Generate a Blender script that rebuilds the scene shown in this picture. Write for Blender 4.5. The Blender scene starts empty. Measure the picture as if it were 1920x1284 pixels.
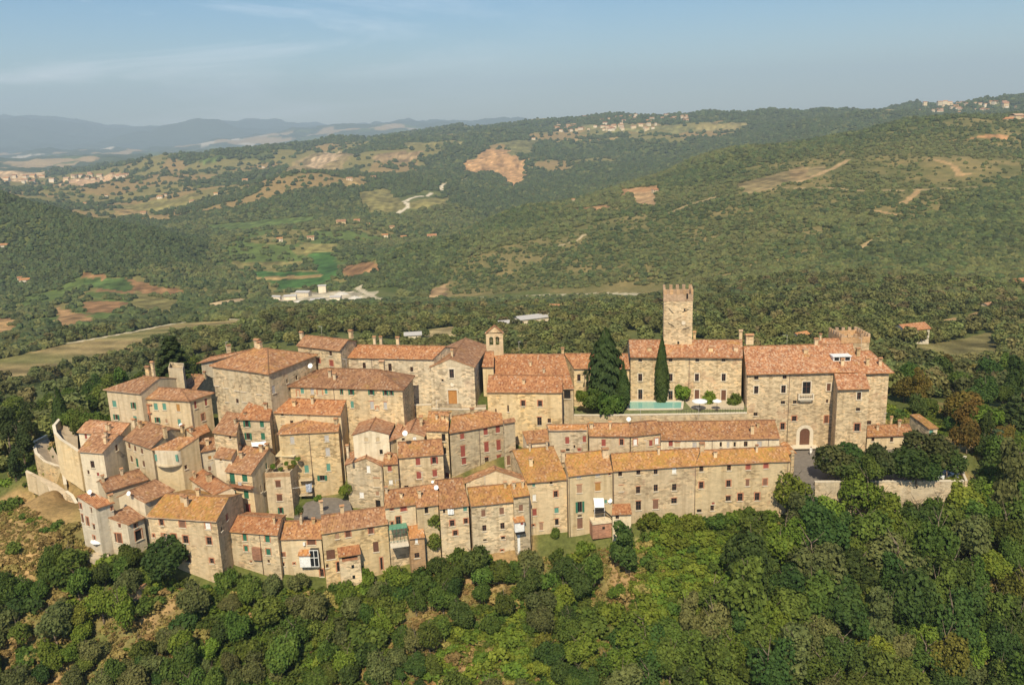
import bpy, bmesh, math, random
import numpy as np
from mathutils import Vector
S = bpy.context.scene
COL = S.collection
rnd = random.Random(7)
# ------------------------------------------------------------------ camera, world, sun, exposure
CZ = 80.0
FPX = 1650.0
TH = math.atan(407 / 1650.0)
RHO = math.radians(2.0)
R0 = np.array([1, 0, 0.]); U0 = np.array([0, math.sin(TH), math.cos(TH)])
FW = np.array([0, math.cos(TH), -math.sin(TH)])
RT = math.cos(RHO) * R0 - math.sin(RHO) * U0
UP = math.cos(RHO) * U0 + math.sin(RHO) * R0
from mathutils import Matrix
cam = bpy.data.cameras.new('camera'); cob = bpy.data.objects.new('camera', cam); COL.objects.link(cob)
cam.sensor_width = 36; cam.lens = 36 * FPX / 1920; cam.clip_start = 1; cam.clip_end = 60000
m = Matrix(((RT[0], UP[0], -FW[0], 0), (RT[1], UP[1], -FW[1], 0), (RT[2], UP[2], -FW[2], CZ), (0, 0, 0, 1)))
cob.matrix_world = m
S.camera = cob
SUN_EL, SUN_AZ = math.radians(47), math.radians(186)
W = bpy.data.worlds.new('World'); S.world = W; W.use_nodes = True
nt = W.node_tree; N = nt.nodes; bg = N['Background']
sky = N.new('ShaderNodeTexSky'); sky.sky_type = 'NISHITA'; sky.sun_disc = False
sky.sun_elevation = SUN_EL; sky.sun_rotation = SUN_AZ; sky.altitude = 300; sky.air_density = 1.0; sky.dust_density = .5; sky.ozone_density = 1.8
tc = N.new('ShaderNodeTexCoord'); mp = N.new('ShaderNodeMapping'); mp.inputs['Scale'].default_value = (1.3, 1.3, 10.0)
mp.inputs['Rotation'].default_value = (0, 0.12, 0.5)
cn = N.new('ShaderNodeTexNoise'); cn.inputs['Scale'].default_value = 1.7; cn.inputs['Detail'].default_value = 7; cn.inputs['Roughness'].default_value = .6; cn.inputs['Distortion'].default_value = .6
cr_ = N.new('ShaderNodeValToRGB'); cr_.color_ramp.elements[0].position = .44; cr_.color_ramp.elements[1].position = .70
sep = N.new('ShaderNodeSeparateXYZ')
mw = N.new('ShaderNodeMapRange'); mw.inputs[1].default_value = .10; mw.inputs[2].default_value = -.40   # cirrus lie to the west
mm = N.new('ShaderNodeMath'); mm.operation = 'MULTIPLY'
mx = N.new('ShaderNodeMixRGB'); mx.inputs[2].default_value = (15, 15, 15.5, 1)
mm2 = N.new('ShaderNodeMath'); mm2.operation = 'MULTIPLY'; mm2.inputs[1].default_value = .85
L = nt.links
L.new(tc.outputs['Generated'], mp.inputs[0]); L.new(mp.outputs[0], cn.inputs[0]); L.new(cn.outputs['Fac'], cr_.inputs[0])
L.new(tc.outputs['Generated'], sep.inputs[0]); L.new(sep.outputs[0], mw.inputs[0])
L.new(cr_.outputs[0], mm.inputs[0]); L.new(mw.outputs[0], mm.inputs[1]); L.new(mm.outputs[0], mm2.inputs[0])
hsv = N.new('ShaderNodeHueSaturation'); hsv.inputs['Saturation'].default_value = 1.5; hsv.inputs['Value'].default_value = 1.0; L.new(sky.outputs[0], hsv.inputs['Color'])
L.new(mm2.outputs[0], mx.inputs[0]); L.new(hsv.outputs[0], mx.inputs[1]); L.new(mx.outputs[0], bg.inputs[0])
bg.inputs[1].default_value = .088
sl = bpy.data.lights.new('sun', 'SUN'); sl.energy = 4.9; sl.angle = math.radians(.5); sl.color = (1, .89, .67)
so = bpy.data.objects.new('sun', sl); COL.objects.link(so)
sd = Vector((math.sin(SUN_AZ) * math.cos(SUN_EL), math.cos(SUN_AZ) * math.cos(SUN_EL), math.sin(SUN_EL)))
so.rotation_euler = sd.to_track_quat('Z', 'Y').to_euler()
so.location = (0, 0, 300)
S.view_settings.view_transform = 'Standard'; S.view_settings.look = 'None'; S.view_settings.exposure = 0.32; S.view_settings.gamma = 1
S.cycles.max_bounces = 4; S.cycles.diffuse_bounces = 2; S.cycles.transparent_max_bounces = 4; S.cycles.volume_bounces = 0

# ------------------------------------------------------------------ pixel -> world helpers
CAMP = np.array([0, 0, CZ])
def ray(px, py): return FW + RT * (px - 960) / FPX - UP * (py - 642) / FPX
def PY_(p, Y): r = ray(*p); return CAMP + r * (Y / r[1])
def PZ_(p, z): r = ray(*p); return CAMP + r * ((z - CZ) / r[2])
def PD_(p, D): return CAMP + ray(*p) * D
def PPL(p, q, n): r = ray(*p); return CAMP + r * (np.dot(np.asarray(q) - CAMP, n) / np.dot(r, n))
def proj(P):
    d = np.asarray(P) - CAMP; D = d @ FW
    return 960 + FPX * (d @ RT) / D, 642 - FPX * (d @ UP) / D, D
CR = {0: (0, 0, 1), 1: (30, 640, 4.8), 2: (350, 610, 4.8), 3: (700, 600, 4.8), 4: (1050, 530, 4.8), 5: (1380, 580, 4.267),
      6: (30, 830, 4.28), 7: (380, 820, 4.28), 8: (640, 750, 4.28), 9: (940, 770, 5.137), 10: (1200, 770, 5.136)}
def V(c, p): a = CR[c]; return (a[0] + p[0] / a[2], a[1] + p[1] / a[2])

# ------------------------------------------------------------------ object helpers
def link(name, me, parent=None, loc=None):
    o = bpy.data.objects.new(name, me); COL.objects.link(o)
    if loc is not None: o.location = loc
    if parent is not None: o.parent = parent
    return o
def tag(o, label=None, cat=None, group=None, kind=None):
    if label: o['label'] = label
    if cat: o['category'] = cat
    if group: o['group'] = group
    if kind: o['kind'] = kind
    return o
def empty(name, loc, label, cat, group=None):
    o = bpy.data.objects.new(name, None); COL.objects.link(o); o.location = loc; o.empty_display_size = 1
    return tag(o, label, cat, group)
class MB:
    """collects faces; build() links them as one mesh object (world points, stored relative to origin)"""
    def __init__(s): s.v = []; s.f = []; s.m = []; s.uv = {}; s.sm = set()
    def vert(s, p): s.v.append((float(p[0]), float(p[1]), float(p[2]))); return len(s.v) - 1
    def face(s, pts, mi=0, uv=None):
        ids = [s.vert(p) for p in pts]; s.f.append(ids); s.m.append(mi)
        if uv: s.uv[len(s.f) - 1] = uv
    def box(s, c, ex, ey, ez, mi=0):
        c = np.asarray(c, float); ex = np.asarray(ex, float); ey = np.asarray(ey, float); ez = np.asarray(ez, float)
        k = [s.vert(c + a * ex + b * ey + d * ez) for a in (-1, 1) for b in (-1, 1) for d in (-1, 1)]
        for q in ((0, 1, 3, 2), (4, 6, 7, 5), (0, 4, 5, 1), (2, 3, 7, 6), (0, 2, 6, 4), (1, 5, 7, 3)):
            s.f.append([k[i] for i in q]); s.m.append(mi)
    def tube(s, a, b, ra, rb=None, n=7, mi=0, cap=True):
        a = np.asarray(a, float); b = np.asarray(b, float); rb = ra if rb is None else rb
        d = b - a; d = d / (np.linalg.norm(d) + 1e-9); t = np.array([1, 0, 0]) if abs(d[0]) < .8 else np.array([0, 1, 0])
        e1 = np.cross(d, t); e1 /= np.linalg.norm(e1); e2 = np.cross(d, e1)
        A = []; B = []
        for i in range(n):
            w = 2 * math.pi * i / n; e = e1 * math.cos(w) + e2 * math.sin(w)
            A.append(s.vert(a + e * ra)); B.append(s.vert(b + e * rb))
        for i in range(n):
            j = (i + 1) % n; s.f.append([A[i], A[j], B[j], B[i]]); s.m.append(mi); s.sm.add(len(s.f) - 1)
        if cap: s.f.append(A[::-1]); s.m.append(mi); s.f.append(B); s.m.append(mi)
    def mesh(s, name, mats, org=(0, 0, 0)):
        me = bpy.data.meshes.new(name)
        me.from_pydata([(p[0] - org[0], p[1] - org[1], p[2] - org[2]) for p in s.v], [], s.f)
        for x in (mats if isinstance(mats, (list, tuple)) else [mats]): me.materials.append(x)
        me.polygons.foreach_set('material_index', s.m)
        if s.uv:
            ul = me.uv_layers.new(name='UVMap')
            for i, u in s.uv.items():
                for k, li in enumerate(me.polygons[i].loop_indices): ul.data[li].uv = u[k]
        for i in s.sm: me.polygons[i].use_smooth = True
        me.update(); return me
    def build(s, name, mats, parent=None, org=(0, 0, 0), loc=None):
        return link(name, s.mesh(name, mats, org), parent, loc)
# ------------------------------------------------------------------ materials
def newmat(name):
    M = bpy.data.materials.new(name); M.use_nodes = True
    return M, M.node_tree.nodes, M.node_tree.links, M.node_tree.nodes['Principled BSDF']
def ramp(N, stops, interp='LINEAR'):
    r = N.new('ShaderNodeValToRGB'); r.color_ramp.interpolation = interp
    e = r.color_ramp.elements
    while len(e) < len(stops): e.new(.5)
    for i, (p, c) in enumerate(stops): e[i].position = p; e[i].color = (*c, 1)
    return r
def noise(N, L, vec, scale, detail=4, rough=.55):
    n = N.new('ShaderNodeTexNoise'); n.inputs['Scale'].default_value = scale; n.inputs['Detail'].default_value = detail; n.inputs['Roughness'].default_value = rough
    if vec is not None: L.new(vec, n.inputs['Vector'])
    return n
def mixc(N, L, fac, a, b, mode='MIX'):
    x = N.new('ShaderNodeMixRGB'); x.blend_type = mode
    for i, v in ((0, fac), (1, a), (2, b)):
        if isinstance(v, (int, float)): x.inputs[i].default_value = v
        elif isinstance(v, tuple): x.inputs[i].default_value = (*v, 1)
        else: L.new(v, x.inputs[i])
    return x.outputs[0]
def plain(name, col, rough=.7, var=.15, scale=3.0, metal=0):
    M, N, L, B = newmat(name); tc = N.new('ShaderNodeTexCoord'); n = noise(N, L, tc.outputs['Object'], scale)
    r = ramp(N, [(.3, tuple(c * (1 - var) for c in col)), (.7, tuple(min(1, c * (1 + var)) for c in col))])
    L.new(n.outputs['Fac'], r.inputs[0]); L.new(r.outputs[0], B.inputs['Base Color']); B.inputs['Roughness'].default_value = rough; B.inputs['Metallic'].default_value = metal
    return M
def stone(name, base, vary=.35, brick=.0, plaster=0., fine=1.0):
    """rubble masonry: stretched cells with their own tone, mortar, weather stains, patches of render or brick"""
    M, N, L, B = newmat(name); tc = N.new('ShaderNodeTexCoord'); oi = N.new('ShaderNodeObjectInfo')
    geo = N.new('ShaderNodeNewGeometry')
    mp = N.new('ShaderNodeMapping'); mp.inputs['Scale'].default_value = (1.5 * fine, 1.5 * fine, 3.2 * fine); L.new(geo.outputs['Position'], mp.inputs[0])
    nz = noise(N, L, mp.outputs[0], .9, 2); ad = N.new('ShaderNodeMixRGB'); ad.blend_type = 'ADD'; ad.inputs[0].default_value = .5
    L.new(mp.outputs[0], ad.inputs[1]); L.new(nz.outputs['Color'], ad.inputs[2])
    v = N.new('ShaderNodeTexVoronoi'); v.inputs['Scale'].default_value = 1.0; L.new(ad.outputs[0], v.inputs['Vector'])
    sp = N.new('ShaderNodeSeparateColor'); L.new(v.outputs['Color'], sp.inputs[0])
    b = np.array(base)
    r = ramp(N, [(0, tuple(b * (1 - vary) * np.array([1, .95, .88]))), (.45, tuple(b)), (.75, tuple(np.minimum(1, b * (1 + .5 * vary) * np.array([1, 1, 1.0])))), (1, tuple(np.minimum(1, b * (1 + .8 * vary) * np.array([1.02, .92, .8]))))])
    L.new(sp.outputs[0], r.inputs[0])
    ve = N.new('ShaderNodeTexVoronoi'); ve.feature = 'DISTANCE_TO_EDGE'; L.new(ad.outputs[0], ve.inputs['Vector'])
    er = ramp(N, [(.0, (1, 1, 1)), (.09, (0, 0, 0))]); L.new(ve.outputs['Distance'], er.inputs[0])
    c = mixc(N, L, er.outputs[0], r.outputs[0], tuple(b * np.array([.92, .88, .82])))
    big = noise(N, L, geo.outputs['Position'], .16, 5, .6)
    br = ramp(N, [(.35, tuple(np.array([.74, .71, .66]))), (.65, (1.12, 1.08, 1.02))]); L.new(big.outputs['Fac'], br.inputs[0])
    c = mixc(N, L, .8, c, br.outputs[0], 'MULTIPLY')
    if brick:
        bn = noise(N, L, geo.outputs['Position'], .3, 3); rr = ramp(N, [(.60, (0, 0, 0)), (.66, (1, 1, 1))]); L.new(bn.outputs['Fac'], rr.inputs[0])
        f = N.new('ShaderNodeMath'); f.operation = 'MULTIPLY'; f.inputs[1].default_value = brick; L.new(rr.outputs[0], f.inputs[0])
        c = mixc(N, L, f.outputs[0], c, (.40, .17, .085))
    if plaster:
        mp2 = N.new('ShaderNodeMapping'); mp2.inputs['Location'].default_value = (31, 7, 3); L.new(geo.outputs['Position'], mp2.inputs[0])
        bn = noise(N, L, mp2.outputs[0], .22, 5, .65); rr = ramp(N, [(.53 - .25 * plaster, (0, 0, 0)), (.6 - .2 * plaster, (1, 1, 1))]); L.new(bn.outputs['Fac'], rr.inputs[0])
        f = N.new('ShaderNodeMath'); f.operation = 'MULTIPLY'; f.inputs[1].default_value = .75; L.new(rr.outputs[0], f.inputs[0])
        pn = noise(N, L, geo.outputs['Position'], 1.1, 5); pr = ramp(N, [(.3, tuple(b * .86)), (.7, tuple(np.minimum(1, b * 1.1)))]); L.new(pn.outputs['Fac'], pr.inputs[0])
        c = mixc(N, L, f.outputs[0], c, pr.outputs[0])
    # rain streaks and damp
    mp3 = N.new('ShaderNodeMapping'); mp3.inputs['Scale'].default_value = (1.6, 1.6, .12); L.new(geo.outputs['Position'], mp3.inputs[0])
    st = noise(N, L, mp3.outputs[0], .8, 4); sr = ramp(N, [(.33, (.74, .70, .64)), (.5, (1, 1, 1))]); L.new(st.outputs['Fac'], sr.inputs[0])
    c = mixc(N, L, .7, c, sr.outputs[0], 'MULTIPLY')
    hs = N.new('ShaderNodeHueSaturation'); mr = N.new('ShaderNodeMapRange'); mr.inputs[3].default_value = .84; mr.inputs[4].default_value = 1.14
    L.new(oi.outputs['Random'], mr.inputs[0]); L.new(mr.outputs[0], hs.inputs['Value']); L.new(c, hs.inputs['Color'])
    q1 = N.new('ShaderNodeMath'); q1.operation = 'MULTIPLY'; q1.inputs[1].default_value = 9.7; L.new(oi.outputs['Random'], q1.inputs[0]); q2 = N.new('ShaderNodeMath'); q2.operation = 'FRACT'; L.new(q1.outputs[0], q2.inputs[0]); q3 = N.new('ShaderNodeMapRange'); q3.inputs[3].default_value = .80; q3.inputs[4].default_value = 1.02
    if name == 'stone_ashlar': mr.inputs[3].default_value = .96; mr.inputs[4].default_value = 1.02; q3.inputs[3].default_value = .92; q3.inputs[4].default_value = .96
    L.new(q2.outputs[0], q3.inputs[0]); L.new(q3.outputs[0], hs.inputs['Saturation'])
    L.new(hs.outputs[0], B.inputs['Base Color']); B.inputs['Roughness'].default_value = .95
    bp = N.new('ShaderNodeBump'); bp.inputs['Strength'].default_value = .6; bp.inputs['Distance'].default_value = .05
    hh = mixc(N, L, .5, sp.outputs[1], er.outputs[0], 'SUBTRACT'); L.new(hh, bp.inputs['Height']); L.new(bp.outputs[0], B.inputs['Normal'])
    return M
def tiles(name, c1, c2, c3, lichen=0., lcol=(.50, .27, .04), pale=.12):
    """coppi roof: per-tile tone, courses, round-tile bump, lichen"""
    c1, c2, c3, lcol = [tuple(np.array(q) * k) for q, k in ((c1, .82), (c2, .84), (c3, .84), (lcol, .90))]
    M, N, L, B = newmat(name); uv = N.new('ShaderNodeUVMap'); sx = N.new('ShaderNodeSeparateXYZ'); L.new(uv.outputs[0], sx.inputs[0])
    geo = N.new('ShaderNodeNewGeometry'); oi = N.new('ShaderNodeObjectInfo')
    def fl(out, k):
        a = N.new('ShaderNodeMath'); a.operation = 'MULTIPLY'; a.inputs[1].default_value = k; L.new(out, a.inputs[0])
        b = N.new('ShaderNodeMath'); b.operation = 'FLOOR'; L.new(a.outputs[0], b.inputs[0]); return b.outputs[0]
    cx = N.new('ShaderNodeCombineXYZ'); L.new(fl(sx.outputs[0], 1 / .27), cx.inputs[0]); L.new(fl(sx.outputs[1], 1 / .42), cx.inputs[1]); L.new(oi.outputs['Random'], cx.inputs[2])
    wn = N.new('ShaderNodeTexWhiteNoise'); L.new(cx.outputs[0], wn.inputs['Vector'])
    r = ramp(N, [(0, c2), (.3, c1), (.62, c3), (1 - pale, tuple(np.array(c3) * 1.15)), (1, (.52, .36, .24))]); L.new(wn.outputs['Value'], r.inputs[0])
    md = noise(N, L, geo.outputs['Position'], .75, 5, .7); mrp = ramp(N, [(.3, (.66, .62, .60)), (.7, (1.18, 1.16, 1.1))]); L.new(md.outputs['Fac'], mrp.inputs[0])
    c = mixc(N, L, .85, r.outputs[0], mrp.outputs[0], 'MULTIPLY')
    mp2 = N.new('ShaderNodeMapping'); mp2.inputs['Location'].default_value = (7, 19, 3); L.new(geo.outputs['Position'], mp2.inputs[0])
    g2 = noise(N, L, mp2.outputs[0], .9, 6, .75); gr = ramp(N, [(.56, (0, 0, 0)), (.72, (1, 1, 1))]); L.new(g2.outputs['Fac'], gr.inputs[0])
    f0 = N.new('ShaderNodeMath'); f0.operation = 'MULTIPLY'; f0.inputs[1].default_value = .38; L.new(gr.outputs[0], f0.inputs[0])
    c = mixc(N, L, f0.outputs[0], c, (.22, .13, .07))
    if lichen:
        ln = noise(N, L, geo.outputs['Position'], .33, 6, .7); lr = ramp(N, [(.62 - .35 * lichen, (0, 0, 0)), (.78 - .2 * lichen, (1, 1, 1))]); L.new(ln.outputs['Fac'], lr.inputs[0])
        f = N.new('ShaderNodeMath'); f.operation = 'MULTIPLY'; f.inputs[1].default_value = .72; L.new(lr.outputs[0], f.inputs[0])
        tl = mixc(N, L, .5, lcol, wn.outputs['Color'], 'OVERLAY')
        c = mixc(N, L, f.outputs[0], c, mixc(N, L, .35, lcol, tl))
    hs = N.new('ShaderNodeHueSaturation'); mr = N.new('ShaderNodeMapRange'); mr.inputs[3].default_value = .88; mr.inputs[4].default_value = 1.12
    L.new(oi.outputs['Random'], mr.inputs[0]); L.new(mr.outputs[0], hs.inputs['Value']); L.new(c, hs.inputs['Color'])
    L.new(hs.outputs[0], B.inputs['Base Color']); B.inputs['Roughness'].default_value = .9
    wv = N.new('ShaderNodeMath'); wv.operation = 'MULTIPLY'; wv.inputs[1].default_value = 2 * math.pi / .27; L.new(sx.outputs[0], wv.inputs[0])
    sn = N.new('ShaderNodeMath'); sn.operation = 'SINE'; L.new(wv.outputs[0], sn.inputs[0])
    ab = N.new('ShaderNodeMath'); ab.operation = 'MULTIPLY_ADD'; ab.inputs[1].default_value = 1.0; L.new(sn.outputs[0], ab.inputs[0]); L.new(wn.outputs['Value'], ab.inputs[2])
    bp = N.new('ShaderNodeBump'); bp.inputs['Strength'].default_value = .7; bp.inputs['Distance'].default_value = .06; L.new(ab.outputs[0], bp.inputs['Height']); L.new(bp.outputs[0], B.inputs['Normal'])
    return M
def leafmat(name, c1, c2, var=.25, trans=.25, hue=.02):
    M, N, L, B = newmat(name); tc = N.new('ShaderNodeTexCoord'); oi = N.new('ShaderNodeObjectInfo')
    n = noise(N, L, tc.outputs['Object'], .55, 5, .7); r = ramp(N, [(.32, c1), (.68, c2)]); L.new(n.outputs['Fac'], r.inputs[0])
    n2 = noise(N, L, tc.outputs['Object'], 3.0, 2, .6); r2 = ramp(N, [(.3, (.7, .7, .7)), (.7, (1.3, 1.3, 1.2))]); L.new(n2.outputs['Fac'], r2.inputs[0])
    c = mixc(N, L, 1.0, r.outputs[0], r2.outputs[0], 'MULTIPLY')
    hs = N.new('ShaderNodeHueSaturation')
    mr = N.new('ShaderNodeMapRange'); mr.inputs[3].default_value = 1 - var; mr.inputs[4].default_value = 1 + var; L.new(oi.outputs['Random'], mr.inputs[0]); L.new(mr.outputs[0], hs.inputs['Value'])
    m7 = N.new('ShaderNodeMath'); m7.operation = 'MULTIPLY'; m7.inputs[1].default_value = 7.31; L.new(oi.outputs['Random'], m7.inputs[0])
    fr = N.new('ShaderNodeMath'); fr.operation = 'FRACT'; L.new(m7.outputs[0], fr.inputs[0])
    mr2 = N.new('ShaderNodeMapRange'); mr2.inputs[3].default_value = .49 - hue; mr2.inputs[4].default_value = .5 + hue; L.new(fr.outputs[0], mr2.inputs[0]); L.new(mr2.outputs[0], hs.inputs['Hue'])
    L.new(c, hs.inputs['Color'])
    L.new(hs.outputs[0], B.inputs['Base Color']); B.inputs['Roughness'].default_value = .75
    B.inputs['Specular IOR Level'].default_value = .2
    if trans:
        t = N.new('ShaderNodeBsdfTranslucent'); L.new(hs.outputs[0], t.inputs[0]); ms = N.new('ShaderNodeMixShader'); ms.inputs[0].default_value = trans
        L.new(B.outputs[0], ms.inputs[1]); L.new(t.outputs[0], ms.inputs[2]); L.new(ms.outputs[0], N['Material Output'].inputs[0])
    return M
WM = {'tan': stone('stone_tan', (.60, .46, .265), .5, .25, .25), 'warm': stone('stone_warm', (.63, .47, .265), .46, .45, .35),
      'grey': stone('stone_grey', (.535, .425, .26), .52, .2, .15), 'pale': stone('plaster_pale', (.66, .545, .37), .26, .12, .9),
      'white': stone('plaster_white', (.70, .60, .44), .14, 0, 1.3), 'cream': stone('plaster_cream', (.66, .515, .31), .3, .2, .8),
      'ash': stone('stone_ashlar', (.59, .46, .285), .46, .3, 0, 1.15), 'brick': stone('brick_wall', (.44, .20, .105), .25, 0, 0, 1.6),
      'bricko': stone('brick_orange', (.52, .34, .19), .22, 0, 0, 1.6)}
RM = {'old': tiles('tiles_old', (.41, .205, .10), (.28, .125, .06), (.47, .245, .12), .15),
      'red': tiles('tiles_red', (.49, .21, .085), (.35, .125, .05), (.54, .255, .11), 0),
      'pink': tiles('tiles_pink', (.49, .24, .12), (.34, .145, .07), (.55, .29, .15), .08, pale=.25),
      'lich': tiles('tiles_lichen', (.46, .22, .09), (.31, .13, .055), (.53, .27, .11), 0.72, (.52, .27, .045)),
      'ochre': tiles('tiles_ochre', (.44, .205, .09), (.29, .125, .06), (.51, .255, .11), .35, (.46, .24, .06)),
      'new': tiles('tiles_new', (.56, .25, .085), (.44, .18, .06), (.60, .29, .11), .15),
      'pal': tiles('tiles_palazzo', (.50, .22, .10), (.35, .135, .06), (.55, .275, .135), .1, pale=.3)}
BRN = plain('wood_brown', (.13, .055, .03)); GRN = plain('shutter_green', (.025, .13, .075)); TEAL = plain('shutter_teal', (.10, .25, .19))
RED = plain('shutter_red', (.27, .065, .045)); WHT = plain('paint_white', (.72, .70, .66)); OCH = plain('shutter_ochre', (.38, .19, .05)); GRY = plain('shutter_grey', (.42, .39, .36))
BR2 = plain('shutter_brown', (.20, .10, .06)); PBR = plain('shutter_pale_brown', (.34, .20, .12)); DOORW = plain('door_wood', (.42, .19, .05))
NICH = plain('render_fill', (.48, .37, .23), .95, .12); SILL = plain('pale_stone', (.62, .53, .40), .9, .1); IRON = plain('iron', (.03, .025, .022), .6); PIPE = plain('copper_pipe', (.10, .06, .045), .5)
BRK = plain('brick_trim', (.44, .19, .10), .95, .3, 9)
GLS, _n, _l, _b = newmat('window_glass'); _b.inputs['Base Color'].default_value = (.018, .02, .022, 1); _b.inputs['Roughness'].default_value = .12
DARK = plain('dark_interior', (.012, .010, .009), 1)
LAUN = plain('white_cloth', (.75, .74, .72)); TAR = plain('asphalt', (.17, .145, .12), .95, .2, 1.2); PAVE = plain('paving', (.36, .28, .19), .95, .18, 1.0)
SATW = plain('dish_white', (.78, .78, .76), .5)
# ------------------------------------------------------------------ terrain
def tps_fit(pts):
    P = np.array(pts, float); X = P[:, :2] / 100; z = P[:, 2]; n = len(P)
    d = np.linalg.norm(X[:, None] - X[None], axis=2); K = np.where(d > 0, d * d * np.log(d + 1e-12), 0) + np.eye(n) * 2e-4
    A = np.zeros((n + 3, n + 3)); A[:n, :n] = K; A[:n, n] = 1; A[:n, n + 1:] = X; A[n, :n] = 1; A[n + 1:, :n] = X.T
    w = np.linalg.solve(A, np.concatenate([z, [0, 0, 0]])); return X, w
def tps_eval(fit, x, y):
    X, w = fit; x = np.asarray(x, float) / 100; y = np.asarray(y, float) / 100; n = len(X); out = w[n] + w[n + 1] * x + w[n + 2] * y
    for i in range(n):
        d2 = (x - X[i, 0]) ** 2 + (y - X[i, 1]) ** 2; out = out + w[i] * .5 * d2 * np.log(d2 + 1e-12)
    return out
TOWN = tps_fit([(57, 165, 15.2), (34, 143.6, 10.6), (20, 140.5, 10.0), (48, 148.5, 12.5), (1, 137, 8.6), (10, 139, 8.8), (-30, 133.4, 6.8), (-15, 134, 7.0), (-42, 132.5, 7.2), (-53, 132, 9.0), (-67.5, 132, 11.5), (-74, 138, 14.5),
    (-12, 164, 26.8), (-2, 163, 26), (-30, 164, 26), (-48, 164, 26), (-37, 150, 14.6), (-25, 146, 13), (-79, 164, 25), (-86, 155, 18), (-66, 150, 18), (-52, 148, 15.5), (-90, 146, 15.5), (70, 165, 14.9), (84, 168, 14.6),
    (-7, 152, 18), (20, 152, 14.6), (40, 156, 15), (20, 160, 15), (8, 158, 17), (30, 174, 16), (52, 176, 15), (0, 178, 24),
    (0, 117, -4), (-50, 112, -5), (-30, 120, 0), (50, 121, -5), (80, 122, -6), (-75, 116, -2), (-95, 122, 1), (95, 150, 8), (85, 148, 8.5), (60, 144, 8.5), (110, 165, 8), (108, 180, 4), (-100, 150, 12), (-116, 165, 7), *[tuple(PZ_(V(c_, p_), z_) - [0, 0, .5]) for c_, p_, z_ in ((1, (430, 770), 26), (1, (530, 800), 25.3), (1, (510, 880), 24), (1, (300, 900), 19.4), (1, (230, 960), 19.2), (1, (320, 1060), 18.4), (1, (400, 1110), 17.6), (6, (120, 232), 15.6), (6, (200, 290), 14.5), (6, (320, 360), 13.6), (6, (360, 450), 12.8), (6, (410, 540), 12.0))], *[tuple(PZ_(V(c_, p_), z_)) for c_, p_, z_ in ((1, (120, 1080), 14), (6, (20, 330), 11), (6, (200, 480), 9), (1, (150, 700), 16))], (-115, 140, 5),
    (0, 80, -34), (-100, 85, -34), (100, 85, -34), (150, 130, -14), (-150, 130, -16), (0, 40, -50), (0, 187, 18), (50, 192, 12), (-50, 185, 20), (-90, 180, 16), (0, 215, 3), (60, 215, 2), (-60, 215, 5), (110, 205, -4), (-110, 205, 0)])
def _dummy(): pass
def town_g(x, y): return tps_eval(TOWN, x, y)
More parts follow.
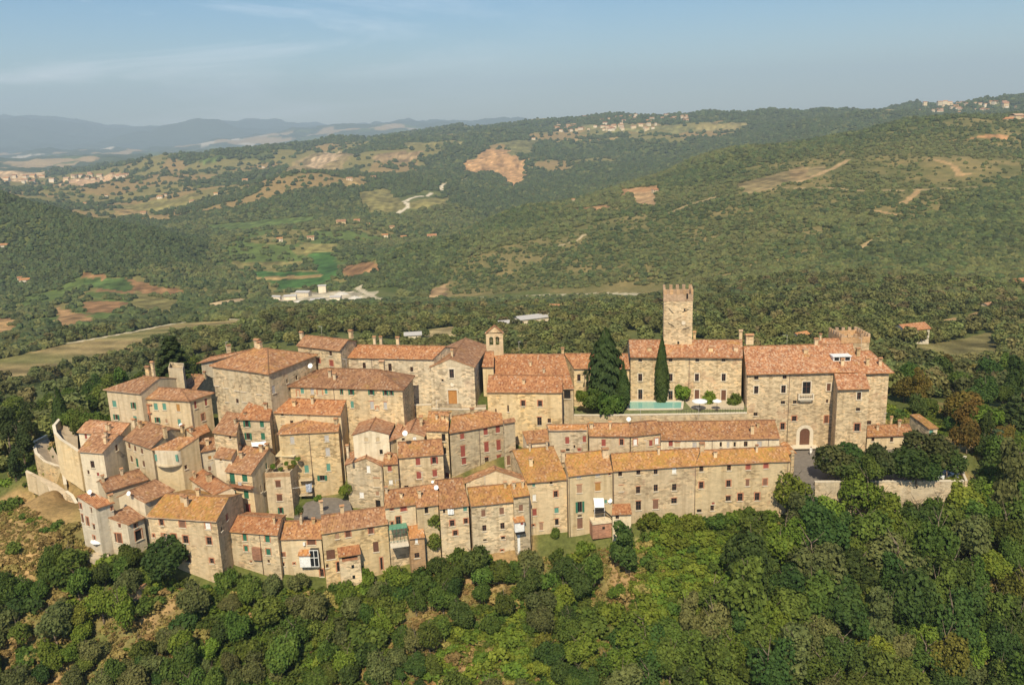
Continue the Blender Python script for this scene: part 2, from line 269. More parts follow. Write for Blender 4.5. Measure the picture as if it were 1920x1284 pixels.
# far country: (depth, image row) samples of the skyline layers along image columns, turned into heights
COLS = {
 -300: [(143, 1300), (200, 860), (300, 770), (430, 718), (560, 650), (700, 615), (950, 560), (1150, 460), (1350, 330), (1700, 360), (2300, 345), (3200, 340), (4200, 330), (6000, 308), (10000, 290), (14000, 272), (18000, 215), (23000, 235)],
 0: [(143, 1284), (158, 930), (190, 870), (300, 760), (430, 712), (560, 640), (700, 610), (950, 555), (1150, 470), (1350, 352), (1700, 372), (2300, 358), (3200, 342), (4200, 328), (6000, 308), (10000, 289), (14000, 268), (17000, 216), (23000, 230)],
 110: [(143, 1284), (160, 960), (300, 745), (435, 700), (565, 632), (700, 605), (950, 545), (1120, 468), (1320, 384), (1700, 395), (2300, 372), (3200, 340), (4200, 326), (6000, 306), (10000, 287), (14000, 268), (17500, 222), (23000, 232)],
 200: [(143, 1284), (200, 840), (300, 735), (440, 690), (570, 625), (700, 600), (850, 565), (950, 530), (1080, 478), (1270, 412), (1600, 420), (2200, 384), (3000, 345), (3600, 324), (4500, 322), (6000, 303), (10000, 285), (14000, 266), (18000, 229), (23000, 235)],
 330: [(143, 1284), (200, 830), (310, 730), (450, 660), (565, 615), (700, 593), (880, 560), (980, 525), (1100, 480), (1230, 438), (1500, 440), (2000, 392), (2600, 352), (3500, 305), (4500, 313), (6000, 300), (10000, 282), (14000, 264), (18000, 236), (23000, 238)],
 430: [(143, 1284), (200, 815), (320, 725), (460, 640), (560, 605), (700, 585), (900, 555), (1050, 520), (1250, 470), (1500, 430), (1750, 405), (2200, 365), (2800, 330), (3500, 294), (4500, 306), (6000, 297), (10000, 279), (14000, 262), (18000, 232), (23000, 238)],
 600: [(143, 1284), (200, 790), (260, 755), (430, 630), (600, 590), (800, 568), (950, 550), (1100, 505), (1250, 475), (1500, 425), (1700, 395), (2000, 352), (2150, 332), (2500, 333), (3000, 308), (4000, 276), (5000, 283), (7000, 275), (10000, 266), (14000, 254), (18000, 237), (23000, 240)],
 800: [(143, 1284), (205, 760), (280, 720), (450, 636), (600, 592), (750, 568), (890, 545), (980, 500), (1100, 456), (1270, 470), (1600, 408), (2000, 360), (2500, 320), (3000, 288), (3700, 256), (5000, 259), (7000, 255), (10000, 250), (14000, 245), (18000, 238), (23000, 241)],
 1000: [(143, 1284), (200, 745), (300, 700), (480, 606), (600, 585), (780, 560), (900, 520), (1000, 480), (1150, 430), (1300, 396), (1600, 420), (2100, 372), (2600, 325), (3100, 283), (3600, 250), (4200, 232), (6000, 239), (10000, 238), (18000, 235), (23000, 236)],
 1200: [(143, 1284), (205, 740), (300, 690), (430, 600), (560, 576), (750, 551), (850, 500), (1000, 440), (1200, 380), (1450, 337), (1800, 362), (2350, 326), (2900, 282), (3500, 240), (4000, 223), (5500, 232), (10000, 232), (23000, 232)],
 1400: [(143, 1284), (205, 735), (300, 690), (400, 610), (520, 570), (650, 520), (800, 460), (1000, 395), (1250, 330), (1500, 278), (1900, 302), (2600, 274), (3150, 246), (3700, 218), (5000, 228), (10000, 230), (23000, 231)],
 1600: [(143, 1284), (200, 740), (260, 700), (320, 655), (400, 610), (500, 565), (650, 500), (850, 420), (1100, 340), (1350, 280), (1600, 243), (2100, 272), (2900, 238), (3500, 212), (5000, 222), (10000, 226), (23000, 228)],
 1800: [(143, 1284), (190, 790), (240, 740), (320, 680), (390, 630), (480, 580), (600, 520), (800, 430), (1000, 355), (1250, 285), (1600, 226), (2100, 237), (3000, 215), (3800, 196), (5000, 206), (10000, 220), (23000, 222)],
 1920: [(143, 1284), (190, 800), (240, 745), (320, 682), (400, 622), (480, 580), (600, 520), (800, 430), (1000, 350), (1300, 275), (1700, 216), (2200, 224), (3200, 199), (3800, 178), (5000, 192), (10000, 215), (23000, 218)],
 2250: [(143, 1284), (190, 810), (240, 750), (320, 685), (400, 622), (480, 580), (600, 510), (800, 415), (1000, 335), (1300, 265), (1700, 200), (2200, 205), (3200, 180), (3800, 160), (5000, 175), (10000, 205), (23000, 210)]}
LR = np.linspace(math.log(120), math.log(24000), 700)
def hermite(xk, yk, x):
    xk = np.asarray(xk, float); yk = np.asarray(yk, float); h = np.diff(xk); d = np.diff(yk) / h
    mS = np.zeros(len(xk)); mS[0] = d[0]; mS[-1] = d[-1]
    for i in range(1, len(xk) - 1):
        if d[i - 1] * d[i] > 0: w1 = 2 * h[i] + h[i - 1]; w2 = h[i] + 2 * h[i - 1]; mS[i] = (w1 + w2) / (w1 / d[i - 1] + w2 / d[i])
    i = np.clip(np.searchsorted(xk, x) - 1, 0, len(xk) - 2); t = np.clip((x - xk[i]) / h[i], 0, 1); t2 = t * t; t3 = t2 * t
    return (2 * t3 - 3 * t2 + 1) * yk[i] + (t3 - 2 * t2 + t) * h[i] * mS[i] + (3 * t2 - 2 * t3) * yk[i + 1] + (t3 - t2) * h[i] * mS[i + 1]
_az = []; _tab = []
for c in sorted(COLS):
    q = [PD_((c, py), D) for D, py in COLS[c]]
    r = [math.hypot(p[0], p[1]) for p in q]; e = [(p[2] - CZ) / rr for p, rr in zip(q, r)]
    _az.append(math.atan((c - 960) / FPX / (math.cos(TH)))); _tab.append(hermite(np.log(r), e, LR))
_az = np.array(_az); _tab = np.array(_tab)
_azf = np.linspace(_az[0], _az[-1], 500); _tf = np.empty((500, len(LR)))
for j in range(len(LR)): _tf[:, j] = hermite(_az, _tab[:, j], _azf)
for k in range(3): _tf[1:-1] = (_tf[:-2] + 2 * _tf[1:-1] + _tf[2:]) / 4
for k in range(2): _tf[:, 1:-1] = (_tf[:, :-2] + 2 * _tf[:, 1:-1] + _tf[:, 2:]) / 4
_ns = np.random.RandomState(3)
_g = [_ns.rand(64, 64) for _ in range(6)]
def vnoise(x, y, k=0):
    x = np.asarray(x, float); y = np.asarray(y, float); xi = np.floor(x).astype(int); yi = np.floor(y).astype(int); fx = x - xi; fy = y - yi
    fx = fx * fx * (3 - 2 * fx); fy = fy * fy * (3 - 2 * fy); g = _g[k % 6]
    a = g[xi % 64, yi % 64]; b = g[(xi + 1) % 64, yi % 64]; c = g[xi % 64, (yi + 1) % 64]; d = g[(xi + 1) % 64, (yi + 1) % 64]
    return (a * (1 - fx) + b * fx) * (1 - fy) + (c * (1 - fx) + d * fx) * fy - .5
def fbm(x, y, k=0, o=4):
    s = 0; a = 1
    for i in range(o): s = s + a * vnoise(x * 2 ** i + 13 * i, y * 2 ** i + 7 * i, k + i); a *= .5
    return s
def far_g(x, y):
    x = np.asarray(x, float); y = np.asarray(y, float); r = np.hypot(x, y) + 1e-6; az = np.arctan2(x, y)
    ia = np.clip((az - _azf[0]) / (_azf[1] - _azf[0]), 0, 498.999); ir = np.clip((np.log(r) - LR[0]) / (LR[1] - LR[0]), 0, len(LR) - 1.001)
    i0 = ia.astype(int); j0 = ir.astype(int); fa = ia - i0; fr = ir - j0
    e = (_tf[i0, j0] * (1 - fa) + _tf[i0 + 1, j0] * fa) * (1 - fr) + (_tf[i0, j0 + 1] * (1 - fa) + _tf[i0 + 1, j0 + 1] * fa) * fr
    z = CZ + e * r
    amp = np.clip((r - 450) / 900, 0, 1)
    return z + amp * (38 * fbm(x / 260, y / 260, 0) * np.clip(r / 1600, .35, 3) * .55 + 60 * fbm(x / 1800, y / 1800, 2) * np.clip((r - 8000) / 6000, 0, 1) * 4.5)
def G(x, y):
    x = np.asarray(x, float); y = np.asarray(y, float); r = np.hypot(x, y)
    d = np.maximum(np.hypot((x) / 1.25, y - 140) - 62, 0); w = np.clip(1 - d / 55, 0, 1); w = w * w * (3 - 2 * w); w = np.where(y < 125, np.maximum(w, np.clip((175 - r) / 30, 0, 1)), w)
    zt = town_g(np.clip(x, -160, 160), np.clip(y, 30, 230)); return zt * w + far_g(x, y) * (1 - w)
def hitg(p, tmin=110, tmax=22000):
    """where the view ray through an image point meets the terrain"""
    r = ray(*p); t = np.exp(np.linspace(math.log(tmin), math.log(tmax), 1500)); P = CAMP + r[None] * t[:, None]
    s = P[:, 2] - G(P[:, 0], P[:, 1]); k = np.argmax(s < 0)
    if s[k] >= 0: k = len(t) - 1
    a, b = t[max(k - 1, 0)], t[k]
    for _ in range(18):
        mI = (a + b) / 2; q = CAMP + r * mI
        if q[2] - float(G(q[0], q[1])) < 0: b = mI
        else: a = mI
    return CAMP + r * a
def inpoly(x, y, poly):
    ins = np.zeros(np.shape(x), bool); n = len(poly)
    for i in range(n):
        x0, y0 = poly[i][0], poly[i][1]; x1, y1 = poly[(i + 1) % n][0], poly[(i + 1) % n][1]
        c = ((y0 > y) != (y1 > y)) & (x < (x1 - x0) * (y - y0) / (y1 - y0 + 1e-12) + x0); ins ^= c
    return ins
def segd(x, y, line):
    d = np.full(np.shape(x), 1e9)
    for a, b in zip(line[:-1], line[1:]):
        ax, ay, bx, by = a[0], a[1], b[0], b[1]; l2 = (bx - ax) ** 2 + (by - ay) ** 2 + 1e-9
        t = np.clip(((x - ax) * (bx - ax) + (y - ay) * (by - ay)) / l2, 0, 1); d = np.minimum(d, np.hypot(x - ax - t * (bx - ax), y - ay - t * (by - ay)))
    return d
# ------------------------------------------------------------------ buildings
Z = np.array([0, 0, 1.])
def unit(v): return v / (np.linalg.norm(v) + 1e-9)
def hz(v): v = np.array(v, float); v[2] = 0; return v
SHUT = {'g': GRN, 't': TEAL, 'b': BRN, 'c': BR2, 'r': RED, 'w': WHT, 'y': GRY, 'p': PBR, 'h': OCH, 'D': DOORW, 'n': NICH}
def panel(wb, P0, P1, zb, prof, wins, depth=.24):
    """wall panel seen from outside, P0 left to P1 right, with real window holes; prof = [(s 0..1, z)] top profile"""
    d = hz(P1 - P0); Ln = np.linalg.norm(d); ex = d / Ln; nout = np.array([ex[1], -ex[0], 0])
    zr = min(prof[0][1], prof[-1][1]); holes = []
    for w in wins:
        s0, s1, z0, z1 = w[:4]
        s0 = max(s0, .12); s1 = min(s1, Ln - .12); z1 = min(z1, zr - .06); z0 = max(z0, zb + .1)
        if s1 - s0 < .2 or z1 - z0 < .2: continue
        if any(s0 < h[1] + .05 and s1 > h[0] - .05 and z0 < h[3] + .05 and z1 > h[2] - .05 for h in holes): continue
        holes.append([s0, s1, z0, z1] + list(w[4:]))
    xs = sorted({0, Ln} | {h[0] for h in holes} | {h[1] for h in holes}); zs = sorted({zb, zr} | {h[2] for h in holes} | {h[3] for h in holes})
    at = lambda s, z, o=0: P0 * [1, 1, 0] + ex * s + Z * z + nout * o
    for a, b in zip(xs[:-1], xs[1:]):
        run = None
        for c, e in zip(zs[:-1], zs[1:]):
            mxx, mz = (a + b) / 2, (c + e) / 2
            if any(h[0] < mxx < h[1] and h[2] < mz < h[3] for h in holes):
                if run is not None: wb.face([at(a, run), at(b, run), at(b, c), at(a, c)]); run = None
            elif run is None: run = c
        if run is not None: wb.face([at(a, run), at(b, run), at(b, zr), at(a, zr)])
    if max(p[1] for p in prof) > zr + .01: wb.face([at(0, zr), at(Ln, zr)] + [at(s * Ln, z) for s, z in reversed(prof) if z > zr + .005])
    for h in holes:
        s0, s1, z0, z1 = h[:4]; k = depth
        for q in (((s0, z0), (s1, z0)), ((s1, z0), (s1, z1)), ((s1, z1), (s0, z1)), ((s0, z1), (s0, z0))):
            wb.face([at(*q[0]), at(*q[1]), at(*q[1], -k), at(*q[0], -k)])
    return [(h, at, ex, nout) for h in holes]
def make_window(root, org, h, at, ex, no, kind, sur):
    s0, s1, z0, z1 = h[:4]; w = s1 - s0; hh = z1 - z0; sm = (s0 + s1) / 2; zm = (z0 + z1) / 2
    def bx(mb, s, z, o, a, b, c, mi=0): mb.box(at(s, z, o), ex * a, no * c, Z * b, mi)
    mb = MB(); t = .06
    isdoor = kind in 'D' or (kind in 'bgo' and hh > 2.0)
    # frame set in the reveal
    o = -.16
    bx(mb, s0 + t / 2, zm, o, t / 2, hh / 2, .04); bx(mb, s1 - t / 2, zm, o, t / 2, hh / 2, .04); bx(mb, sm, z1 - t / 2, o, w / 2 - t, t / 2, .04)
    if kind in 'dGRow':
        if kind != 'o': bx(mb, sm, zm, o, .03, hh / 2 - t, .03)
        if kind == 'd' and hh > .7: bx(mb, sm, zm + hh * .08, o + .001, w / 2 - t, .025, .028)
    if not isdoor: bx(mb, sm, z0 - .05, .05, w / 2 + .14, .05, .10, 1)          # sill
    if sur:
        e = .17 if sur > 1 else .14
        bx(mb, sm, z1 + e / 2 + .004, .004, w / 2 + e, e / 2, .022, 2)
        if sur > 1: bx(mb, s0 - e / 2 - .003, zm, .004, e / 2, hh / 2, .02, 2); bx(mb, s1 + e / 2 + .003, zm, .004, e / 2, hh / 2, .02, 2)
    fm = WHT if kind == 'w' else BRN
    wo = mb.build('door' if isdoor else 'window', [fm, SILL, BRK if sur < 3 else SILL], root, org)
    g = MB()
    if kind in 'dGRo':
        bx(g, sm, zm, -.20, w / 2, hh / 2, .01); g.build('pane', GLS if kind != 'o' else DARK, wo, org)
    if kind in 'GR':
        m_ = GRN if kind == 'G' else RED
        for sg in (-1, 1):
            k = MB(); bx(k, (s0 if sg < 0 else s1) + sg * w * .26, zm, .05, w * .24, hh / 2, .025); lou(k, bx, (s0 if sg < 0 else s1) + sg * w * .26, zm, .078, w * .2, hh)
            k.build('shutter', m_, wo, org)
    elif kind in SHUT:
        if kind in 'Dn' : bx(g, sm, zm, -.12 if kind == 'D' else -.10, w / 2 - .01, hh / 2 - .01, .03); g.build('door_leaf' if kind == 'D' else 'infill', SHUT[kind], wo, org)
        else:
            for sg in (-1, 1):
                k = MB(); bx(k, sm + sg * w * .25, zm, -.09, w * .245, hh / 2 - .01, .02); lou(k, bx, sm + sg * w * .25, zm, -.065, w * .19, hh)
                k.build('shutter', SHUT[kind], wo, org)
    return wo
def lou(k, bx, s, z, o, a, hh):
    n = max(3, int(hh / .22))
    for i in range(n): bx(k, s, z - hh / 2 + hh * (i + .5) / n, o, a, hh / n * .28, .006)
def roof_quad(mb, A, B, C, D, org_uv, eu, ev, n=10, m=6, amp=.05, mi=0):
    """bilinear patch A-B (eave) D-C (ridge), slightly sagging and uneven"""
    nrm = unit(np.cross(B - A, D - A));
    if np.linalg.norm(np.cross(B - A, D - A)) < 1e-6: nrm = Z
    if nrm[2] < 0: nrm = -nrm
    n = max(3, min(26, int(np.linalg.norm(B - A) / 1.1))); ids = {}
    for i in range(n + 1):
        for j in range(m + 1):
            s, t = i / n, j / m; p = (A * (1 - s) + B * s) * (1 - t) + (D * (1 - s) + C * s) * t
            k = amp * (fbm(p[0] * .55, p[1] * .55, 1, 3) * 2.2) - .10 * math.sin(math.pi * t) * math.sin(math.pi * s)
            ids[i, j] = p + nrm * k
    def uv(p): d = p - org_uv; return (float(d @ eu), float(d @ ev))
    for i in range(n):
        for j in range(m):
            q = [ids[i, j], ids[i + 1, j], ids[i + 1, j + 1], ids[i, j + 1]]; mb.face(q, mi, [uv(p) for p in q])
    th = .15
    rim = [ids[i, 0] for i in range(n + 1)], [ids[n, j] for j in range(m + 1)], [ids[0, j] for j in range(m, -1, -1)]
    for r_ in rim:
        for a, b in zip(r_[:-1], r_[1:]):
            q = [a, b, b - Z * th, a - Z * th]; mb.face(q, 1, [(0, 0)] * 4)
    # undulating row of tile mouths along the eave
    Lf = np.linalg.norm(B - A); k = int(Lf / .27)
    e = unit(B - A)
    return ids
def ridge_cap(mb, a, b, mi=2, r=.13):
    d = b - a; L_ = np.linalg.norm(d)
    if L_ < .3: return
    n = max(2, int(L_ / .8)); pr = a
    for i in range(n):
        p = a + d * (i / n); q = a + d * ((i + 1) / n + .01); j = (rnd.random() - .5) * .04
        mb.tube(p + Z * (.02 + j), q + Z * (.0 + j), r, r * .88, 7, mi)
def chimney_on(roof, org, base, u, hgt=1.1, wd=.3, cap=True, mat=None):
    mb = MB(); nb = np.array([-u[1], u[0], 0]); b = base - Z * .4
    mb.box(b + Z * (hgt / 2 + .2), u * wd, nb * wd * .85, Z * (hgt / 2 + .2))
    top = b + Z * (hgt + .4); mb.box(top + Z * .04, u * (wd + .08), nb * (wd * .85 + .08), Z * .04)
    for sx in (-1, 1): mb.box(top + Z * .2 + u * sx * wd * .8, u * .06, nb * wd * .7, Z * .12)
    a = wd + .12; t = top + Z * .32
    mb.face([t - u * a - nb * a, t + u * a - nb * a, t + u * a + Z * .22, t - u * a + Z * .22], 1); mb.face([t - u * a + nb * a, t - u * a + Z * .22, t + u * a + Z * .22, t + u * a + nb * a], 1)
    mb.face([t - u * a - nb * a, t - u * a + Z * .22, t - u * a + nb * a], 1); mb.face([t + u * a - nb * a, t + u * a + nb * a, t + u * a + Z * .22], 1)
    return mb.build('chimney', [mat or WM['warm'], RM['old']], roof, org)
def dish_on(parent, org, p, r=.45):
    mb = MB(); d = unit(np.array([-.25, -.85, .45])); t = unit(np.cross(d, Z)); s = np.cross(t, d)
    rings = []
    for k, (rr, dep) in enumerate(((.02, 0), (.5, .04), (.8, .1), (1, .16))):
        rings.append([p + Z * .8 + d * dep * r * 1.6 + (t * math.cos(w) + s * math.sin(w)) * rr * r for w in np.linspace(0, 2 * math.pi, 13)[:-1]])
    for a, b in zip(rings[:-1], rings[1:]):
        for i in range(12): mb.face([a[i], a[(i + 1) % 12], b[(i + 1) % 12], b[i]])
    mb.tube(p - Z * .3, p + Z * .8, .035); mb.tube(p + Z * .5, p + Z * .8 + d * r * 1.1, .02)
    return mb.build('satellite_dish', SATW, parent, org)
LOG = []; HOUSES = {}
def solve_y(cr, A, B, bp, off):
    best = None; pv = None
    for Y in np.arange(122, 185, .5):
        A3 = PY_(A, Y); B3 = PZ_(B, A3[2]); u = unit(hz(B3 - A3)); nb = np.array([-u[1], u[0], 0])
        if nb @ hz(A3) < 0: nb = -nb
        q = PPL(bp, A3 + nb * off, nb); g = q[2] - float(G(q[0], q[1]))
        if pv is not None and pv > 0 >= g: return Y
        pv = g
    LOG.append(('no base', A)); return 140
def H(label, cr, A, B, RL, RR, pos, kind='gable', roof='old', wall='tan', wins=(), chim=(), name='stone_house', cat='house', pitch=17, back=1., o=.42, og=.1, C=None, L_=None, dish=(), pipes=(), sur=None, zb=None, group='houses of the hilltop village', extra=None, key=None):
    a, b = V(cr, A), V(cr, B)
    if 'bp' in pos: Y = solve_y(cr, a, b, V(cr, pos['bp']), o); A3 = PY_(a, Y)
    elif 'Y' in pos: A3 = PY_(a, pos['Y'])
    else: A3 = PZ_(a, pos['z'])
    B3 = PZ_(b, A3[2]); z = A3[2]
    AB = hz(B3 - A3); Ln = np.linalg.norm(AB); u = AB / Ln; nb = np.array([-u[1], u[0], 0])
    tp = math.tan(math.radians(pitch)); wins = list(wins)
    gm = min(float(G(*(A3 + u * s + nb * t)[:2])) for s in (0, Ln) for t in (.4, 6)) if zb is None else zb
    zb_ = gm - 1.5; org = np.array([*(A3 + AB / 2 + nb * 2)[:2], gm])
    root = empty(name, org, label, cat, group)
    mbr = MB(); mbw = MB(); panels = {}
    pl = np.array([-nb[0] * tp, -nb[1] * tp, 1.0])            # roof plane normal
    roofpt = lambda p: PPL(p, A3, pl)
    D = (A3 + AB / 2 - CAMP) @ FW
    if kind in ('gable', 'shed', 'hip', 'hipR', 'hipL'):
        L3, R3 = roofpt(V(cr, RL)), roofpt(V(cr, RR)); w = ((L3 - A3) @ nb + (R3 - A3) @ nb) / 2; w = max(w, 1.0)
        sL = (L3 - A3) @ u; sR = (R3 - B3) @ u
        L3 = A3 + u * sL + nb * w + Z * w * tp; R3 = B3 + u * sR + nb * w + Z * w * tp
        T = w * (1 + back) if kind != 'shed' else w
        if C is not None: C3 = PZ_(V(cr, C), z); T = max((C3 - B3) @ nb, w * 1.05); cs = (C3 - B3) @ u / T
        hl = kind in ('hip', 'hipL'); hr = kind in ('hip', 'hipR')
        dl = nb + u * (sL / w if not hl else 0); dr = nb + u * (sR / w if not hr else 0)
        if C is not None and hr: dr = nb + u * cs
        if C is not None and hl and C is not None: dl = nb + u * cs if hr else dl
        AL = A3 + dl * T; BR = B3 + dr * T
        ev = unit(nb + Z * tp)
        roof_quad(mbr, A3, B3, R3, L3, A3, u, ev)
        if kind != 'shed': roof_quad(mbr, BR, AL, L3, R3, BR, -u, unit(-nb + Z * tp))
        if hr: roof_quad(mbr, B3, BR, R3, R3, B3, unit(BR - B3), unit(np.cross(unit(BR - B3), Z) * -1 + Z * .4)); ridge_cap(mbr, B3, R3); ridge_cap(mbr, BR, R3)
        if hl: roof_quad(mbr, AL, A3, L3, L3, AL, unit(A3 - AL), unit(np.cross(unit(A3 - AL), Z) * -1 + Z * .4)); ridge_cap(mbr, A3, L3); ridge_cap(mbr, AL, L3)
        if kind != 'shed': ridge_cap(mbr, L3, R3)
        ol = o if hl else og; orr = o if hr else og
        FL = A3 + dl * o + u * ol; FR = B3 + dr * o - u * orr
        bo = o if kind != 'shed' else .02
        BL = AL - dl * bo + u * ol; BRw = BR - dr * bo - u * orr
        ze = z + o * tp - .10; zrg = z + w * tp - .10; zk = ze if kind != 'shed' else zrg
        f = (w - o) / (T - o - bo)
        profL = [(0, zk), (1 - f, zrg), (1, ze)] if not hl else [(0, ze), (1, ze)]
        profR = [(0, ze), (f, zrg), (1, zk)] if not hr else [(0, ze), (1, ze)]
        if kind == 'shed': profL = [(0, zrg), (1, ze)]; profR = [(0, ze), (1, zrg)]
        panels = {'F': (FL, FR, [(0, ze), (1, ze)]), 'R': (FR, BRw, profR), 'L': (BL, FL, profL), 'B': (BRw, BL, [(0, zk), (1, zk)])}
        info = dict(A=A3, B=B3, L=L3, R=R3, u=u, nb=nb, w=w, T=T)
    elif kind == 'fgable':
        M3 = PPL(V(cr, RL), A3, nb); sm = (M3 - A3) @ u; hgt = max(M3[2] - z, .4); Ld = L_ or 8
        if RR is not None:
            q = PZ_(V(cr, RR), M3[2]); Ld = (q - M3) @ nb; sk = (q - M3) @ u / Ld
        else: sk = 0
        d = nb + u * sk; k = .25
        F = lambda p: p - nb * .15
        a0, b0, m0 = A3 - u * k - Z * k * hgt / sm, B3 + u * k - Z * k * hgt / (Ln - sm), M3
        a1, b1, m1 = a0 + d * Ld, b0 + d * Ld, m0 + d * Ld
        a0, b0, m0 = F(a0), F(b0), F(m0)
        roof_quad(mbr, a1, a0, m0, m1, a1, -d / np.linalg.norm(d), unit(m0 - a0)); roof_quad(mbr, b0, b1, m1, m0, b0, d / np.linalg.norm(d), unit(m0 - b0)); ridge_cap(mbr, m0, m1)
        FL, FR = A3 + Z * 0, B3 + Z * 0; BL, BRw = A3 + d * (Ld - .1), B3 + d * (Ld - .1)
        ze = z - .12; zm = z + hgt - .12
        panels = {'F': (FL, FR, [(0, ze), (sm / Ln, zm), (1, ze)]), 'R': (FR, BRw, [(0, ze), (1, ze)]), 'L': (BL, FL, [(0, ze), (1, ze)]), 'B': (BRw, BL, [(0, ze), (1 - sm / Ln, zm), (1, ze)])}
        info = dict(A=A3, B=B3, M=M3, u=u, nb=nb, T=Ld); pl = np.array([0, 0, 1.])
        pl = np.cross(M3 - B3, d); pl = pl if pl[2] > 0 else -pl
        roofpt = lambda p: PPL(p, B3, pl)
    elif kind == 'flat':
        C3 = PZ_(V(cr, RR), z); T = (C3 - B3) @ nb; sk = (C3 - B3) @ u / T; d = nb + u * sk
        FL, FR, BRw, BL = A3, B3, B3 + d * T, A3 + d * T; pt = .9; q = .22
        zf = z - pt
        mbr.face([FL + Z * -pt, FR + Z * -pt, BRw + Z * -pt, BL + Z * -pt], 0, [(0, 0), (Ln, 0), (Ln, T), (0, T)])
        cen = (FL + BRw) / 2; ins = [p + unit(hz(cen - p)) * q * 1.4 for p in (FL, FR, BRw, BL)]; ou = [FL, FR, BRw, BL]
        for i in range(4):
            j = (i + 1) % 4; mbw.face([ou[i], ou[j], ins[j], ins[i]]); mbw.face([ins[i], ins[j], ins[j] - Z * pt, ins[i] - Z * pt])
        panels = {'F': (FL, FR, [(0, z), (1, z)]), 'R': (FR, BRw, [(0, z), (1, z)]), 'L': (BL, FL, [(0, z), (1, z)]), 'B': (BRw, BL, [(0, z), (1, z)])}
        info = dict(A=A3, B=B3, u=u, nb=nb, T=T, zf=zf, q=[FL, FR, BRw, BL]); roofpt = lambda p: PZ_(p, zf)
    todo = []
    for k, (P0, P1, prof) in panels.items():
        ex = unit(hz(P1 - P0)); no = np.array([ex[1], -ex[0], 0]); lst = []
        for wv in wins:
            wl, x, y, ww, wh, kd = wv[:6]
            if wl != k: continue
            s = lambda p: PPL(V(cr, p), P0, no)
            l, r_, t, bt = s((x - ww / 2, y)), s((x + ww / 2, y)), s((x, y - wh / 2)), s((x, y + wh / 2))
            sr = wv[6] if len(wv) > 6 else (sur if sur is not None else (2 if rnd.random() < .35 else (1 if rnd.random() < .4 else 0)))
            lst.append((float((l - P0) @ ex), float((r_ - P0) @ ex), float(bt[2]), float(t[2]), kd, sr))
        for (h, at, e_, n_) in panel(mbw, P0, P1, zb_, prof, lst): todo.append((h, at, e_, n_))
    wo = mbw.build('wall', WM[wall], root, org)
    ro = mbr.build('roof', [RM[roof], RM['old'] if roof != 'pal' else RM['red'], RM['pink']] if kind != 'flat' else [PAVE], root, org)
    for h, at, e_, n_ in todo: make_window(root, org, h, at, e_, n_, h[4], h[5])
    for c in chim:
        p = roofpt(V(cr, c[:2])); chimney_on(ro, org, p, u, c[2] if len(c) > 2 else 1.0, c[3] if len(c) > 3 else .3)
    if kind in ('gable', 'hip', 'hipL', 'hipR') and len(wins) and rnd.random() < .4:
        q = info['L'] * .6 + info['R'] * .4; mb = MB(); ht = rnd.uniform(1.6, 2.6); t_ = q + Z * ht; mb.tube(q - Z * .3, t_, .025, n=5); a_ = rnd.random() * 3; d_ = np.array([math.cos(a_), math.sin(a_), 0]); e_ = np.array([-d_[1], d_[0], 0]); mb.tube(t_ - d_ * .1, t_ + d_ * 1.0, .018, n=4)
        for j in range(6): k_ = .34 - .035 * j; mb.tube(t_ + d_ * .17 * j - e_ * k_, t_ + d_ * .17 * j + e_ * k_, .012, n=4)
        mb.build('aerial', GRY, ro, org)
    if kind in ('gable', 'hip', 'hipR', 'hipL') and len(chim) < 2 and rnd.random() < .75:
        for _ in range(rnd.choice((1, 1, 2))):
            s_, t_ = rnd.uniform(.15, .85), rnd.uniform(.45, .9); q = A3 * (1 - s_) + B3 * s_ + (nb + Z * tp) * w * t_; chimney_on(ro, org, q, u, rnd.uniform(.5, 1.0), rnd.uniform(.16, .3))
    for c in dish:
        p = roofpt(V(cr, c[:2])); dish_on(ro, org, p, c[2] if len(c) > 2 else .42)
    for px in pipes:
        P0, P1, pf = panels['F']; q = PPL(V(cr, px), P0, nb); mb = MB(); q = q - nb * .07
        mb.tube([q[0], q[1], pf[0][1] - .05], [q[0], q[1], gm - .5], .055, n=6); mb.build('downpipe', PIPE, root, org)
    info.update(root=root, org=org, z=z, panels=panels, roof=ro, wall=wo, gm=gm)
    LOG.append((label[:34], 'Y', round(A3[1], 1), round(B3[1], 1), 'z', round(z, 1), 'h', round(z - float(G(*(A3 + AB / 2)[:2])), 1), 'len', round(Ln, 1), 'T', round(info['T'], 1), 'nwin', len(todo)))
    if key: HOUSES[key] = info
    return info
# ---- lower left quarter
H('pale house at the far left edge of the village with a small red roof', 6, (645, 525), (795, 477), (488, 428), (600, 388), {'Y': 133.2}, 'shed', 'red', 'pale', [('L', 517, 500, 16, 60, 'd'), ('L', 605, 543, 12, 40, 'd'), ('L', 533, 605, 18, 62, 'b'), ('L', 575, 630, 18, 65, 'b'), ('L', 625, 675, 18, 42, 'd'), ('L', 672, 665, 14, 30, 'd'), ('L', 628, 765, 16, 38, 'd'), ('L', 697, 790, 22, 76, 'b'), ('F', 775, 525, 22, 32, 'd')], [(765, 470, .9)], pitch=14, dish=[(600, 430)])
H('pale gabled house with a brown roof and three rows of red-brown windows', 6, (905, 657), (1040, 597), (700, 583), (905, 505), {'Y': 133.6}, 'shed', 'old', 'pale', [('L', 740, 632, 16, 40, 'b'), ('L', 830, 658, 22, 40, 'b'), ('L', 753, 720, 16, 42, 'b'), ('L', 800, 760, 16, 70, 'd'), ('L', 830, 765, 34, 76, 'b'), ('L', 765, 838, 16, 70, 'b'), ('L', 783, 850, 14, 70, 'b'), ('F', 985, 740, 55, 85, 'o'), ('F', 960, 665, 22, 36, 'd')], pitch=14)
